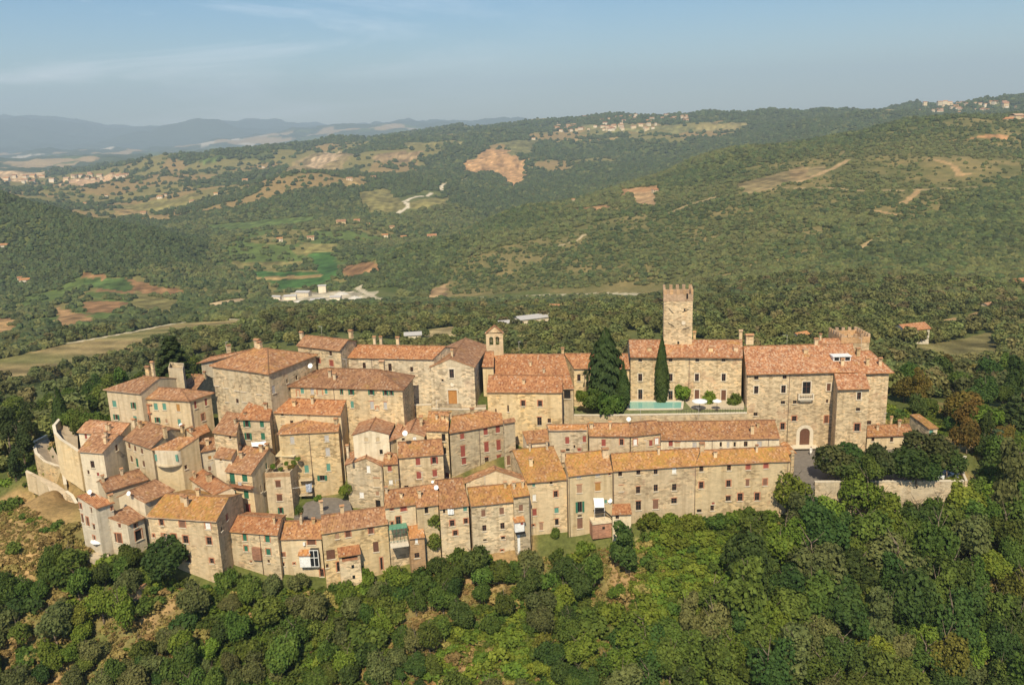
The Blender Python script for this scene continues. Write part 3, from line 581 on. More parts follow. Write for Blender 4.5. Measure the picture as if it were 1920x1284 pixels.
H('broad stone house under an orange lichen roof at the lower left corner', 6, (1040, 592), (1605, 632), (1200, 405), (1710, 437), {'bp': (1500, 1095)}, 'gable', 'lich', 'warm', [('F', 1105, 745, 14, 26, 'd'), ('F', 1168, 640, 30, 46, 'd', 2), ('F', 1335, 652, 46, 55, 'c', 2), ('F', 1540, 667, 40, 50, 'w', 2), ('F', 1187, 755, 32, 52, 'p', 2), ('F', 1268, 765, 40, 70, 'b', 2), ('F', 1362, 775, 40, 60, 'd', 2), ('F', 1550, 787, 38, 60, 'd', 2), ('F', 1380, 932, 32, 52, 'd', 2), ('F', 1572, 947, 30, 40, 'd', 2), ('F', 1190, 880, 20, 30, 'd'), ('R', 1693, 600, 14, 50, 'r'), ('R', 1650, 690, 12, 40, 'd')], [(1370, 500, 1.2), (1340, 470, .8), (1465, 420, .8)])
H('row house with a red roof and four green shuttered windows', 7, (187, 750), (600, 783), (262, 626), (637, 640), {'bp': (430, 1102)}, 'gable', 'red', 'tan', [('F', 338, 800, 30, 56, 'g', 2), ('F', 520, 812, 36, 56, 'g', 2), ('F', 348, 890, 28, 44, 'g', 2), ('F', 528, 917, 34, 48, 'g', 2), ('F', 530, 992, 18, 24, 'd'), ('F', 388, 998, 12, 14, 'o'), ('F', 310, 1062, 26, 30, 'd')], pipes=[(470, 900)], key='H4')
H('narrow row house with the small glazed veranda', 7, (600, 815), (955, 808), (640, 682), (950, 655), {'bp': (860, 1120)}, 'gable', 'ochre', 'cream', [('F', 612, 842, 26, 30, 'c'), ('F', 873, 840, 62, 40, 'b'), ('F', 645, 940, 30, 32, 'c'), ('F', 650, 1018, 14, 26, 'd'), ('F', 735, 1012, 14, 16, 'o'), ('F', 530, 992, 16, 22, 'd'), ('F', 960, 1085, 36, 60, 'd')], [(792, 690, 1.6, .22)], key='H5', back=.8)
H('long row house with brown shutters and a red-roofed loggia in front', 7, (950, 770), (1490, 690), (946, 606), (1462, 575), {'bp': (1400, 1120)}, 'gable', 'old', 'tan', [('F', 1080, 792, 32, 42, 'p'), ('F', 1167, 774, 40, 48, 'b', 2), ('F', 1350, 747, 36, 48, 'b', 2), ('F', 1390, 876, 44, 82, 'b'), ('F', 1028, 938, 70, 76, 'b'), ('F', 1097, 1035, 40, 80, 'd', 2), ('F', 1436, 1012, 18, 100, 'o'), ('F', 1000, 1030, 20, 30, 'd')], [(1120, 600, .9), (955, 590, 1.5, .25)], key='H6', back=.8)
H('low row house at the left end of the brown terraced roofs', 8, (345, 866), (600, 833), (345, 722), (578, 698), {'Y': 135.3}, 'gable', 'ochre', 'tan', [('F', 405, 874, 22, 22, 'r'), ('F', 500, 870, 44, 42, 'r'), ('F', 458, 966, 38, 66, 'd'), ('F', 408, 990, 20, 30, 'd')], [(362, 745, .8, .2)], back=.6, key='H7')
H('middle row house of the brown terraced roofs with two open windows', 8, (600, 860), (780, 836), (577, 690), (772, 672), {'Y': 135.3}, 'gable', 'ochre', 'tan', [('F', 683, 882, 30, 52, 'o'), ('F', 690, 928, 38, 46, 'o')], back=.6)
H('row house hung with white washing under the brown terraced roofs', 8, (786, 871), (1027, 842), (748, 628), (978, 636), {'Y': 135.6}, 'gable', 'ochre', 'tan', [('F', 825, 890, 18, 36, 'o'), ('F', 884, 880, 30, 26, 'o'), ('F', 993, 870, 30, 38, 't', 0), ('F', 890, 987, 36, 48, 'd', 2), ('F', 1000, 970, 30, 42, 'd', 2), ('F', 915, 1066, 34, 40, 'd')], dish=[(765, 735, .42), (735, 690, .25)], back=.5, key='H9')
H('little house with a bright orange tiled lean-to roof and a white door', 8, (545, 1110), (672, 1096), (512, 960), (645, 950), {'Y': 133.6}, 'shed', 'new', 'bricko', [('F', 603, 1127, 22, 46, 'w', 0), ('F', 624, 1127, 16, 46, 'b', 0), ('F', 607, 1245, 40, 40, 'd')])
H('tall grey house with a bright yellow lichen roof and six small shutters', 8, (1040, 850), (1384, 813), (1010, 700), (1366, 668), {'bp': (1350, 1228)}, 'gable', 'lich', 'grey', [('F', 1140, 907, 32, 52, 'c', 0), ('F', 1287, 888, 36, 54, 'c', 0), ('F', 1148, 1026, 32, 48, 'd'), ('F', 1293, 1008, 34, 50, 'd'), ('F', 1152, 1122, 30, 16, 'o'), ('F', 1298, 1104, 32, 22, 'o'), ('F', 1290, 1206, 22, 14, 'o')], chim=[(1315, 700, .7, .2)], key='H11', back=.7)
H('narrow grey house with a white stair box on its front', 8, (1380, 779), (1513, 761), (1362, 668), (1484, 655), {'Y': 136.7}, 'gable', 'lich', 'grey', [('F', 1441, 863, 32, 50, 'c', 0), ('F', 1425, 1150, 22, 150, 'w', 0)], key='H11b', pipes=[(1516, 900)], back=.7)
H('house behind the yellow roof showing a blind stone gable', 8, (1000, 655), (1478, 632), (1240, 556), (1225, 522), {'Y': 141.8}, 'fgable', 'ochre', 'tan', [('F', 1163, 603, 14, 14, 'o')], L_=7, chim=[])
# ---- the long front row
H('orange-roofed row house at the left end of the long front row', 9, (240, 695), (640, 657), (100, 360), (508, 356), {'bp': (430, 1190)}, 'gable', 'lich', 'warm', [('F', 312, 714, 28, 28, 't', 0), ('F', 480, 692, 26, 26, 'o'), ('F', 318, 837, 34, 62, 'w', 0), ('F', 525, 802, 36, 60, 'd', 2), ('F', 320, 977, 40, 62, 'r', 1), ('F', 532, 957, 40, 50, 't', 1), ('F', 385, 1112, 36, 72, 'p', 1), ('F', 310, 1103, 20, 20, 'o'), ('F', 535, 1070, 36, 60, 'o')], [(275, 385, 1.3, .16), (440, 370, 1.3, .16), (285, 520, 1.0), (600, 520, 1.0)], key='F1', back=.6)
F3 = H('long front row house at the right end above the green trees', 10, (530, 525), (1452, 481), (592, 371), (1406, 349), {'bp': (700, 1052)}, 'gable', 'lich', 'tan', [('F', 590, 559, 38, 50, 'd', 1), ('F', 857, 549, 38, 50, 'd', 1), ('F', 1042, 541, 40, 50, 'r', 2), ('F', 1213, 529, 40, 50, 'r', 2), ('F', 590, 716, 40, 64, 'd', 2), ('F', 852, 701, 40, 64, 'd', 2), ('F', 1035, 692, 36, 64, 'c', 1), ('F', 1205, 686, 38, 64, 'c', 2), ('F', 850, 843, 48, 48, 'd', 1), ('F', 965, 831, 46, 72, 'd', 2), ('F', 1128, 826, 44, 74, 'd', 2), ('F', 570, 962, 46, 30, 'o', 0), ('F', 695, 935, 34, 50, 'd', 0), ('F', 705, 890, 28, 20, 'r', 0)], [(595, 385, 1.1, .35)], key='F3', pipes=[(1424, 520)], back=.6, og=.0)
H('long front row house with the green shutters and white awning', 9, (646, 628), (1073, 584), (590, 402), (1030, 390), {'z': float(F3['z']) + .06}, 'gable', 'lich', 'cream', [('F', 748, 631, 42, 36, 'y', 0), ('F', 928, 614, 42, 36, 'y', 0), ('F', 752, 751, 48, 76, 'p', 1), ('F', 930, 731, 52, 78, 'h', 1), ('F', 757, 926, 42, 104, 'G', 0), ('F', 757, 1082, 52, 102, 'c', 0), ('F', 755, 1011, 42, 20, 'o', 0), ('F', 1005, 873, 26, 34, 't', 0), ('F', 1043, 609, 14, 18, 'o')], [(595, 470, 1.3, .3), (1000, 440, 1.2, .5)], key='F2', pipes=[(655, 800), (632, 800)], back=.6, og=.0)
H('long front row house with twelve small windows beside the lean-to', 10, (-257, 580), (530, 526), (-287, 396), (592, 371), {'z': float(F3['z']) + .03}, 'gable', 'lich', 'warm', [('F', -191, 604, 38, 50, 'd', 0), ('F', -16, 590, 38, 50, 'd', 0), ('F', 151, 586, 38, 50, 'd', 1), ('F', 330, 577, 40, 54, 'w', 0), ('F', -18, 762, 40, 66, 'd', 1), ('F', 152, 742, 40, 64, 'd', 0), ('F', 330, 735, 42, 64, 'd', 0), ('F', -15, 912, 50, 88, 'd', 1), ('F', 150, 900, 52, 88, 'c', 1), ('F', 328, 866, 54, 52, 'd', 1), ('F', -180, 745, 40, 60, 'n', 1)], [], key='F2b', pipes=[(528, 800), (-255, 700)], back=.6, og=.0)
H('small lean-to house with a red roof against the long front row', 9, (1063, 998), (1258, 992), (1070, 893), (1243, 890), {'Y': 139.0}, 'shed', 'red', 'pale', [('F', 1117, 1022, 34, 38, 'd', 0)], key='lean')
# ---- second row, below the garden wall
H('tiny stone house between the church lane and the long front row', 9, (245, 313), (463, 292), (203, 206), (437, 161), {'Y': 149.5}, 'shed', 'ochre', 'pale', [], [], key='S1')
H('second-row house with dark red shutters and an orange strip of roof', 9, (455, 186), (827, 181), (440, 139), (823, 127), {'Y': 152.5}, 'gable', 'new', 'grey', [('F', 635, 284, 38, 66, 'r', 0), ('F', 803, 272, 38, 60, 'r', 0), ('F', 640, 377, 38, 24, 'o', 0), ('F', 752, 376, 36, 26, 'r', 1), ('F', 704, 345, 18, 30, 'o', 0)], key='S2')
H('second-row house with a single dark red shutter and two arched windows', 9, (843, 241), (1242, 245), (828, 128), (1232, 112), {'Y': 151.2}, 'gable', 'ochre', 'tan', [('F', 985, 307, 40, 66, 'r', 0), ('F', 1158, 302, 34, 60, 'd', 2)], [(868, 165, .7)], key='S3', dish=[(1228, 120, .42)], back=.4, pipes=[(1238, 300)])
H('second-row house with white double windows in brick surrounds', 9, (1242, 245), (1540, 213), (1232, 112), (1500, 100), {'Y': 151.2}, 'gable', 'ochre', 'tan', [('F', 1290, 302, 34, 60, 'w', 2), ('F', 1497, 292, 34, 60, 'w', 2), ('F', 1440, 312, 32, 52, 'r', 1)], pipes=[(1532, 300)])
H('long low second-row house with a white upper wall below the palazzo', 10, (203, 280), (1352, 263), (78, 112), (1296, 84), {'Y': 153.4}, 'gable', 'ochre', 'white', [('F', 295, 316, 40, 50, 'r', 1), ('F', 360, 326, 50, 44, 'n', 1), ('F', 525, 332, 40, 60, 'y', 0), ('F', 600, 328, 34, 44, 'd', 2), ('F', 778, 323, 22, 46, 'o', 0), ('F', 848, 326, 26, 56, 'y', 0), ('F', 912, 323, 22, 46, 'o', 0), ('F', 1018, 320, 36, 50, 'd', 0), ('F', 1150, 322, 46, 58, 'y', 0)], [(1080, 215, 1.3, .3), (1135, 160, .7, .2)], back=.3, key='S4', pipes=[(695, 320), (1235, 310)])
# ---- left upper quarter
H('upper left corner house with pale green and dark open windows', 1, (780, 433), (1112, 468), (1152, 303), (1283, 332), {'Y': 160.5}, 'gable', 'old', 'cream', [('F', 885, 561, 36, 56, 't', 0), ('F', 1058, 577, 22, 56, 'G', 0), ('F', 905, 681, 26, 46, 'G', 0), ('F', 1072, 697, 30, 52, 't', 0)], [(1195, 290, 1.1, .45), (1240, 300, 2.2, .28)])
H('upper left house with red shutters on its end wall and a brick loggia', 1, (1112, 510), (1560, 534), (1215, 410), (1480, 425), {'Y': 158.5}, 'hipR', 'old', 'cream', [('F', 1258, 586, 34, 60, 't', 0), ('F', 1335, 586, 32, 60, 't', 0), ('F', 1460, 596, 30, 66, 'h', 0), ('F', 1275, 707, 24, 46, 'G', 0), ('F', 1355, 716, 18, 36, 'p', 0), ('F', 1470, 726, 28, 54, 't', 0), ('R', 1615, 570, 22, 70, 'r', 0), ('R', 1710, 545, 22, 66, 'r', 0), ('R', 1685, 682, 30, 66, 'c', 2), ('F', 1152, 592, 24, 32, 't', 2), ('F', 1142, 690, 26, 58, 'd', 2), ('F', 1187, 690, 26, 58, 'd', 2)], C=(1787, 461), pipes=[(1577, 600)], key='M2')
H('low house with a brown roof tucked beside the tall ochre-roofed building', 1, (1450, 410), (1628, 430), (1560, 330), (1762, 268), {'Y': 169.5}, 'gable', 'old', 'grey', [], key='M4', back=.6)
H('roofless dark stone house among chimneys at the upper left', 1, (1368, 240), (1500, 250), None, (1512, 196), {'Y': 166.5}, 'flat', 'old', 'grey', [], [])
H('house with a salmon tiled roof below the upper left houses', 1, (545, 816), (930, 850), (622, 718), (1040, 722), {'Y': 158.0}, 'gable', 'pink', 'pale', [('F', 628, 850, 22, 50, 'r', 0)], [(822, 800, 1.1, .2), (840, 795, .8, .3), (1065, 750, .8)], back=.8)
H('small cube of a house beside the ramp with a plain front', 1, (556, 986), (776, 1003), (690, 825), (928, 835), {'Y': 149.5}, 'gable', 'old', 'pale', [('F', 688, 1106, 36, 62, 'd', 0), ('F', 652, 1176, 18, 36, 'd', 0), ('F', 738, 1194, 22, 30, 'r', 0), ('R', 905, 950, 22, 70, 'b', 0)], back=.6, key='N2')
H('long pale house with six small windows on its left-facing front', 1, (960, 878), (1210, 964), (1105, 736), (1432, 762), {'Y': 152.5}, 'gable', 'old', 'cream', [('F', 1020, 937, 18, 46, 'b', 0), ('F', 1072, 962, 18, 46, 'b', 0), ('F', 1133, 985, 18, 46, 'b', 0), ('F', 1040, 1056, 18, 50, 'b', 0), ('F', 1090, 1090, 20, 74, 'g', 0), ('F', 1150, 1100, 18, 50, 'b', 0)], [(1120, 775, .9), (1345, 850, 1.4, .3)], back=.7, key='N3')
H('house with a rounded cream bow front and an orange roof', 1, (1212, 972), (1463, 976), (1490, 825), (1625, 885), {'Y': 147.0}, 'shed', 'ochre', 'cream', [('R', 1530, 1130, 26, 40, 'd', 0), ('F', 1258, 1150, 34, 46, 'g', 0)], pitch=15, key='N4')
H('small house with a bright red tiled roof and skylit chimneys', 1, (1620, 864), (1748, 806), (1536, 795), (1692, 712), {'Y': 153.0}, 'gable', 'red', 'cream', [('F', 1655, 905, 26, 34, 'd', 0)], [(1500, 800, .6)], dish=[(1490, 790, .38)], back=.6)
H('low house with a brown roof and pale left wall below the red roof', 6, (1378, 90), (1600, 48), (1420, -12), (1640, -55), {'Y': 149.0}, 'gable', 'old', 'pale', [('F', 1555, 118, 26, 30, 'h', 0), ('F', 1555, 205, 24, 36, 'c', 0)], back=.5)
H('house with a long orange roof running down toward the broad lichen roof', 6, (1340, 254), (1585, 418), (1480, 193), (1726, 360), {'Y': 149.5}, 'gable', 'red', 'pale', [('F', 1365, 342, 30, 40, 'p', 0)], [(1550, 300, .9, .45), (1435, 280, .8, .2)], pitch=15, back=.3)
H('narrow brown-roofed house with a shaded eave above the leftmost red roof', 6, (716, 394), (1066, 289), (668, 302), (988, 208), {'Y': 140.5}, 'gable', 'old', 'cream', [], [(700, 310, .8, .2), (850, 255, .8, .2)], back=.8)
H('brown-roofed house with a pale left gable and a white dish', 6, (1040, 482), (1278, 375), (880, 393), (1130, 293), {'Y': 137.0}, 'gable', 'old', 'pale', [('L', 1030, 520, 10, 60, 'r', 0)], dish=[(912, 440, .4)], back=.6)
# ---- middle
H('big stone building with a hipped ochre roof and bricked-up windows', 2, (200, 362), (738, 437), (590, 225), (765, 182), {'Y': 161.5}, 'hip', 'ochre', 'grey', [('F', 268, 506, 36, 70, 'n', 0), ('F', 350, 526, 36, 70, 'n', 0), ('F', 450, 551, 38, 68, 'n', 0), ('F', 510, 561, 38, 68, 'n', 0), ('F', 648, 581, 36, 72, 'n', 0), ('F', 520, 666, 28, 42, 'n', 0), ('F', 365, 655, 28, 66, 'n', 0), ('F', 455, 680, 24, 40, 'd', 0), ('R', 783, 576, 30, 70, 'y', 0), ('R', 905, 502, 16, 40, 'd', 0), ('R', 990, 470, 18, 40, 'd', 0)], [(640, 195, 1.2, .5), (660, 205, .9, .4)], C=(1184, 263), key='C4', name='stone_palazzo', cat='building')
H('low pink-roofed house behind the hipped ochre roof', 2, (85, 340), (300, 300), (210, 285), (585, 215), {'Y': 176}, 'gable', 'pink', 'pale', [('F', 138, 415, 14, 20, 'b', 0)], [(380, 245, 1.3, .4)], back=.6)
H('house with a plain brown roof left of the long upper house', 2, (985, 180), (1378, 226), (1065, 88), (1456, 128), {'Y': 170.0}, 'gable', 'old', 'grey', [('F', 1295, 252, 24, 40, 'd', 0), ('F', 1192, 322, 22, 40, 'r', 2), ('F', 1303, 342, 30, 52, 'r', 2)], [(1480, 100, .9, .35), (1035, 105, .7, .3)])
H('long upper house with three chimneys left of the church', 2, (1375, 286), (2215, 303), (1450, 172), (2330, 190), {'Y': 168.0}, 'gable', 'red', 'grey', [('F', 1430, 351, 30, 50, 'y', 0), ('F', 1598, 361, 28, 52, 'd', 0), ('F', 1830, 376, 30, 66, 'd', 0), ('F', 2025, 395, 26, 44, 'd', 0)], [(1693, 160, 1.0, .25), (1750, 160, 1.0, .25), (1902, 165, 1.0, .3), (2390, 270, .8, .2)], pipes=[(1668, 360)], key='C2')
H('long hipped house in the middle with a row of open green shutters', 2, (905, 549), (1955, 580), (1255, 386), (1722, 397), {'Y': 158.5}, 'hip', 'old', 'tan', [('F', 1040, 587, 30, 50, 't', 0), ('F', 1130, 592, 30, 50, 'y', 0), ('F', 1198, 602, 42, 52, 'n', 2), ('F', 1255, 590, 24, 50, 't', 0), ('F', 1395, 596, 14, 50, 'G', 0), ('F', 1482, 600, 26, 48, 'G', 0), ('F', 1662, 601, 28, 48, 'G', 0), ('F', 1790, 606, 26, 46, 'G', 0), ('F', 1843, 606, 20, 46, 'G', 0), ('F', 1490, 711, 28, 60, 't', 0), ('F', 1668, 716, 32, 66, 'y', 1), ('F', 1787, 720, 30, 62, 'y', 1), ('F', 1003, 612, 24, 60, 'n', 2), ('F', 1715, 745, 24, 26, 'n', 2)], [(1760, 380, 1.0, .45)], C=(2056, 455), pipes=[(1325, 600)], dish=[(1118, 400, .5)], key='C5')
H('house with large green shutters and a red roof between two brown roofs', 2, (438, 843), (746, 852), (560, 692), (778, 700), {'Y': 152.5}, 'gable', 'red', 'tan', [('F', 542, 882, 32, 62, 'G', 0), ('F', 677, 886, 36, 60, 'g', 0), ('F', 555, 997, 32, 60, 'G', 0), ('F', 687, 997, 36, 60, 'g', 0)], back=.5, key='U')
H('small brown-roofed house left of the green shuttered one', 2, (228, 962), (448, 992), (355, 782), (486, 790), {'Y': 150.5}, 'gable', 'old', 'tan', [('F', 390, 1000, 22, 40, 'd', 0)], back=.5)
H('pale tall house with a skylight behind the square tower house', 2, (742, 783), (1385, 806), (825, 645), (1432, 680), {'Y': 155.0}, 'gable', 'red', 'cream', [('F', 860, 802, 26, 20, 'o', 0), ('F', 940, 800, 20, 16, 'o', 0), ('F', 945, 872, 28, 32, 'd', 0), ('F', 865, 872, 30, 30, 'n', 0)], [(1135, 700, .9, .25), (970, 715, .5, .3)], back=.5, key='T2')
H('square tower house with pale shutters above and green shutters below', 2, (812, 978), (1366, 950), (1130, 795), (1392, 832), {'Y': 149.8}, 'hipL', 'ochre', 'tan', [('F', 950, 1031, 38, 60, 'y', 0), ('F', 1260, 1016, 40, 56, 'y', 0), ('F', 1270, 1136, 40, 70, 'y', 0), ('F', 1080, 1290, 38, 66, 't', 0), ('F', 1276, 1276, 34, 66, 't', 0), ('F', 1220, 1372, 44, 46, 'G', 0), ('F', 960, 1135, 30, 56, 'n', 0)], [(1345, 885, .7, .3)], dish=[(1175, 800, .4)], pipes=[(1112, 1100)], back=.35, key='T')
H('brown-roofed house with green shutters and a red-edged balcony', 7, (175, 269), (387, 294), (292, 58), (528, 92), {'Y': 144.8}, 'gable', 'old', 'cream', [('F', 238, 327, 40, 92, 'g', 0), ('F', 337, 323, 42, 62, 'g', 0), ('F', 350, 457, 38, 62, 'g', 0), ('F', 250, 447, 40, 62, 't', 0), ('F', 365, 570, 40, 70, 'r', 1), ('R', 512, 228, 14, 50, 'g', 0), ('R', 500, 395, 12, 70, 'c', 0), ('R', 470, 410, 10, 60, 'c', 0)], [(520, 85, .5)], key='W', back=.35)
H('small brown-roofed house stepped down left of the balcony house', 7, (82, 156), (226, 173), (152, 38), (302, 45), {'Y': 147.5}, 'gable', 'old', 'pale', [('F', 52, 160, 20, 36, 'r', 0), ('F', 145, 177, 18, 20, 'h', 0)], back=.4)
XH = H('slim house with a planted roof terrace and a brick parapet', 7, (497, 283), (700, 276), None, (808, 152), {'bp': (715, 628)}, 'flat', 'old', 'tan', [('F', 605, 373, 42, 54, 'b', 1), ('F', 617, 483, 44, 52, 'b', 1), ('F', 627, 586, 22, 48, 'G', 1), ('R', 780, 330, 16, 60, 'd', 0)], key='X')
H('gabled rubble house on the dark alley with two small roofs', 8, (38, 513), (326, 524), (198, 462), (218, 368), {'bp': (250, 862)}, 'fgable', 'pink', 'grey', [('F', 217, 551, 28, 62, 'w', 0), ('F', 163, 762, 34, 46, 'w', 0), ('F', 290, 747, 26, 34, 'p', 0), ('F', 283, 660, 46, 70, 'n', 1), ('F', 295, 835, 40, 66, 'o', 0)], key='Y1', chim=[(208, 385, 1.0, .25), (55, 445, 1.6, .2)])
H('little house with one red shutter and one white window', 8, (326, 516), (457, 508), (345, 430), (446, 428), {'Y': 144.6}, 'gable', 'ochre', 'grey', [('F', 388, 549, 32, 42, 'r', 1), ('F', 397, 658, 30, 34, 'w', 0)], pipes=[(326, 600)], back=.6)
H('rubble house with four dark red shutters and an orange roof', 8, (457, 460), (821, 430), (450, 325), (806, 322), {'Y': 143.8}, 'gable', 'ochre', 'tan', [('F', 615, 494, 36, 54, 'r', 1), ('F', 745, 483, 30, 52, 'R', 1), ('F', 622, 603, 36, 54, 'r', 1), ('F', 750, 586, 36, 52, 'r', 1), ('F', 522, 695, 34, 22, 'd', 0)], key='Y3', back=.6, pipes=[(462, 600)])
H('small pink-roofed gabled house with a round vent', 8, (442, 302), (662, 280), (550, 250), (600, 140), {'Y': 148.6}, 'fgable', 'pink', 'cream', [('F', 588, 308, 28, 26, 'w', 0), ('F', 497, 312, 24, 26, 'd', 0)], chim=[(640, 200, 1.2, .22), (640, 165, .6, .3)], dish=[(515, 300, .5)])
H('white-rendered house with a shallow pediment and a pink roof', 8, (92, 277), (380, 268), (225, 232), (300, 95), {'Y': 148.8}, 'fgable', 'pink', 'white', [('F', 200, 315, 30, 34, 'n', 0), ('F', 292, 315, 30, 34, 'n', 0), ('F', 320, 415, 26, 38, 'o', 0)], key='WH')
H('low roof joining the pediment house to the red shuttered house', 8, (380, 330), (450, 300), (445, 165), (530, 150), {'Y': 147.5}, 'shed', 'pink', 'tan', [])
H('tall house with nine red shutters below the church square', 8, (862, 266), (1304, 190), (868, 95), (1300, 98), {'Y': 150.5}, 'gable', 'ochre', 'grey', [('F', 970, 292, 32, 42, 'r', 1), ('F', 976, 410, 36, 88, 'r', 1), ('F', 984, 488, 34, 52, 'r', 1), ('F', 1158, 250, 34, 56, 'r', 1), ('F', 1256, 233, 34, 56, 'r', 1), ('F', 1165, 376, 36, 80, 'r', 1), ('F', 1262, 361, 34, 80, 'r', 1), ('F', 1168, 486, 30, 56, 'd', 1), ('F', 1265, 469, 34, 58, 'r', 1)], [(870, 140, .8), (1050, 105, .6)], key='C8', pipes=[(1110, 350), (1308, 350)], back=.3)
H('house wing with one dark open window left of the nine red shutters', 8, (673, 243), (858, 248), (700, 88), (868, 95), {'Y': 150.4}, 'gable', 'ochre', 'tan', [('F', 820, 300, 30, 60, 'o', 0), ('F', 832, 405, 20, 50, 'o', 0), ('F', 850, 600, 30, 36, 'r', 0)], back=.3, chim=[(815, 150, .5)])
H('thin grey house squeezed beside the nine red shutters', 8, (1306, 186), (1400, 168), (1290, 155), (1390, 140), {'Y': 150.6}, 'shed', 'old', 'grey', [('F', 1345, 482, 34, 76, 'c', 0), ('F', 1340, 437, 24, 12, 'o', 0)])
# ---- church hill
CH = H('stone parish church with a white framed wooden door', 3, (512, 418), (906, 416), (690, 341), (830, 157), {'Y': 163.8}, 'fgable', 'old', 'grey', [('F', 705, 481, 40, 78, 'd', 0), ('F', 714, 692, 76, 124, 'D', 0), ('F', 622, 542, 20, 20, 'o', 0)], name='church', cat='church', group=None, key='church')
H('low stone building with two brick-framed windows right of the church', 3, (1018, 645), (1702, 649), (1036, 500), (1703, 498), {'Y': 158.0}, 'gable', 'red', 'tan', [('F', 1348, 749, 34, 50, 'd', 2), ('F', 1500, 751, 36, 52, 'd', 2), ('F', 1495, 910, 40, 74, 'd', 1), ('F', 1583, 904, 30, 38, 'd', 0), ('F', 1213, 795, 14, 60, 'o', 0), ('F', 1103, 815, 12, 34, 'o', 0)], key='C7', pipes=[(1698, 700)], back=.3)
H('long red-roofed convent wing reaching from the church to the dark cedar', 3, (1090, 612), (1806, 617), (1046, 309), (1716, 305), {'Y': 163.5}, 'gable', 'red', 'tan', [('F', 1745, 672, 60, 70, 'o', 0)], [(1705, 300, .8, .25), (1415, 405, .5, .2), (1535, 470, .5, .2)], key='C6', zb=20)
H('red-roofed wing between the convent and the palazzo garden', 3, (1806, 434), (2310, 436), (1718, 304), (2290, 300), {'Y': 169.5}, 'gable', 'red', 'tan', [('F', 1850, 520, 30, 60, 'd', 0)], key='C6b', pipes=[(1900, 500)], zb=18)
H('short roofed link between the church and the convent', 3, (976, 420), (1084, 420), (1012, 265), (1080, 300), {'Y': 167.2}, 'gable', 'red', 'cream', [], back=.3)
# ---- palazzo
PAL1 = H('garden front of the palazzo with three rows of windows', 4, (632, 668), (1645, 672), (618, 518), (1640, 511), {'Y': 172.6}, 'gable', 'pal', 'ash', [('F', x, 697, 34, 26, 'd', 0) for x in (722, 995, 1235, 1472)] + [('F', x, 852, 36, 66, 'd', 3) for x in (722, 995, 1232, 1473)] + [('F', 723, 1012, 38, 104, 'd', 3), ('F', 995, 1022, 38, 100, 'd', 3), ('F', 1232, 1015, 40, 104, 'b', 3), ('F', 1472, 1017, 42, 104, 'b', 3)], [(1210, 490, .8, .25), (1625, 500, 1.3, .3)], pipes=[(1160, 900)], name='palazzo', cat='palace', key='P1', o=.7, zb=20.5, group='parts of the palazzo')
PAL2 = H('main block of the palazzo with the great arched gate', 5, (85, 519), (985, 497), (52, 281), (942, 289), {'Y': 164.8}, 'gable', 'pal', 'ash', [('F', 163, 547, 34, 28, 'd', 0), ('F', 390, 541, 32, 28, 'd', 0), ('F', 162, 643, 34, 60, 'd', 3), ('F', 380, 638, 36, 60, 'd', 3), ('F', 565, 627, 64, 96, 'd', 3), ('F', 742, 622, 30, 60, 'b', 3), ('F', 376, 744, 34, 26, 'd', 0), ('F', 471, 741, 30, 26, 'd', 0), ('F', 156, 838, 32, 26, 'd', 0), ('F', 466, 873, 36, 40, 'd', 2), ('F', 373, 935, 32, 52, 'd', 2), ('F', 729, 733, 18, 28, 'd', 0), ('F', 722, 880, 30, 60, 'b', 2), ('F', 545, 1028, 84, 146, 'b', 0)], [(640, 280, .9, .35), (105, 262, 1.3, .75), (850, 445, .9, .3)], pipes=[(418, 800), (82, 800)], name='palazzo', cat='palace', key='P2', o=.7, back=.7, group='parts of the palazzo')

H('projecting wing of the palazzo with three windows above each other', 5, (815, 637), (1078, 633), (782, 502), (1030, 500), {'z': float(PAL2['z']) - 1.9}, 'shed', 'pal', 'ash', [('F', 984, 692, 32, 58, 'd', 3), ('F', 977, 799, 34, 26, 'd', 0), ('F', 969, 943, 44, 60, 'd', 2)], name='palazzo', cat='palace', key='P3', o=.7, group='parts of the palazzo')
H('right end block of the palazzo with a hipped red roof', 5, (975, 512), (1265, 506), (950, 332), (1072, 331), {'Y': 166.4}, 'hipR', 'pal', 'ash', [('F', 1065, 905, 34, 30, 'd', 0)], [(1050, 445, 1.1, .28), (1152, 445, 1.1, .28), (975, 370, 1.2, .35)], name='palazzo', cat='palace', key='P4', o=.7, back=.6, group='parts of the palazzo')
H('low stable building attached to the right end of the palazzo', 5, (1045, 1018), (1432, 1004), (1050, 926), (1386, 919), {'Y': 162.5}, 'gable', 'ochre', 'cream', [('F', 1096, 1040, 24, 30, 'd', 0), ('F', 1245, 1041, 24, 34, 'd', 0), ('F', 1375, 1036, 32, 40, 'p', 0), ('F', 1242, 1112, 62, 32, 'n', 0)], [(1240, 905, .9, .2)], key='P6', back=.6)
H('narrow shed with a yellowish roof and a long shaded side wall', 5, (1545, 953), (1622, 948), (1390, 838), (1465, 832), {'Y': 164.0}, 'shed', 'lich', 'grey', [('F', 1560, 990, 30, 50, 't', 0)], pitch=5, name='garden_shed', cat='shed', group=None, o=.25)
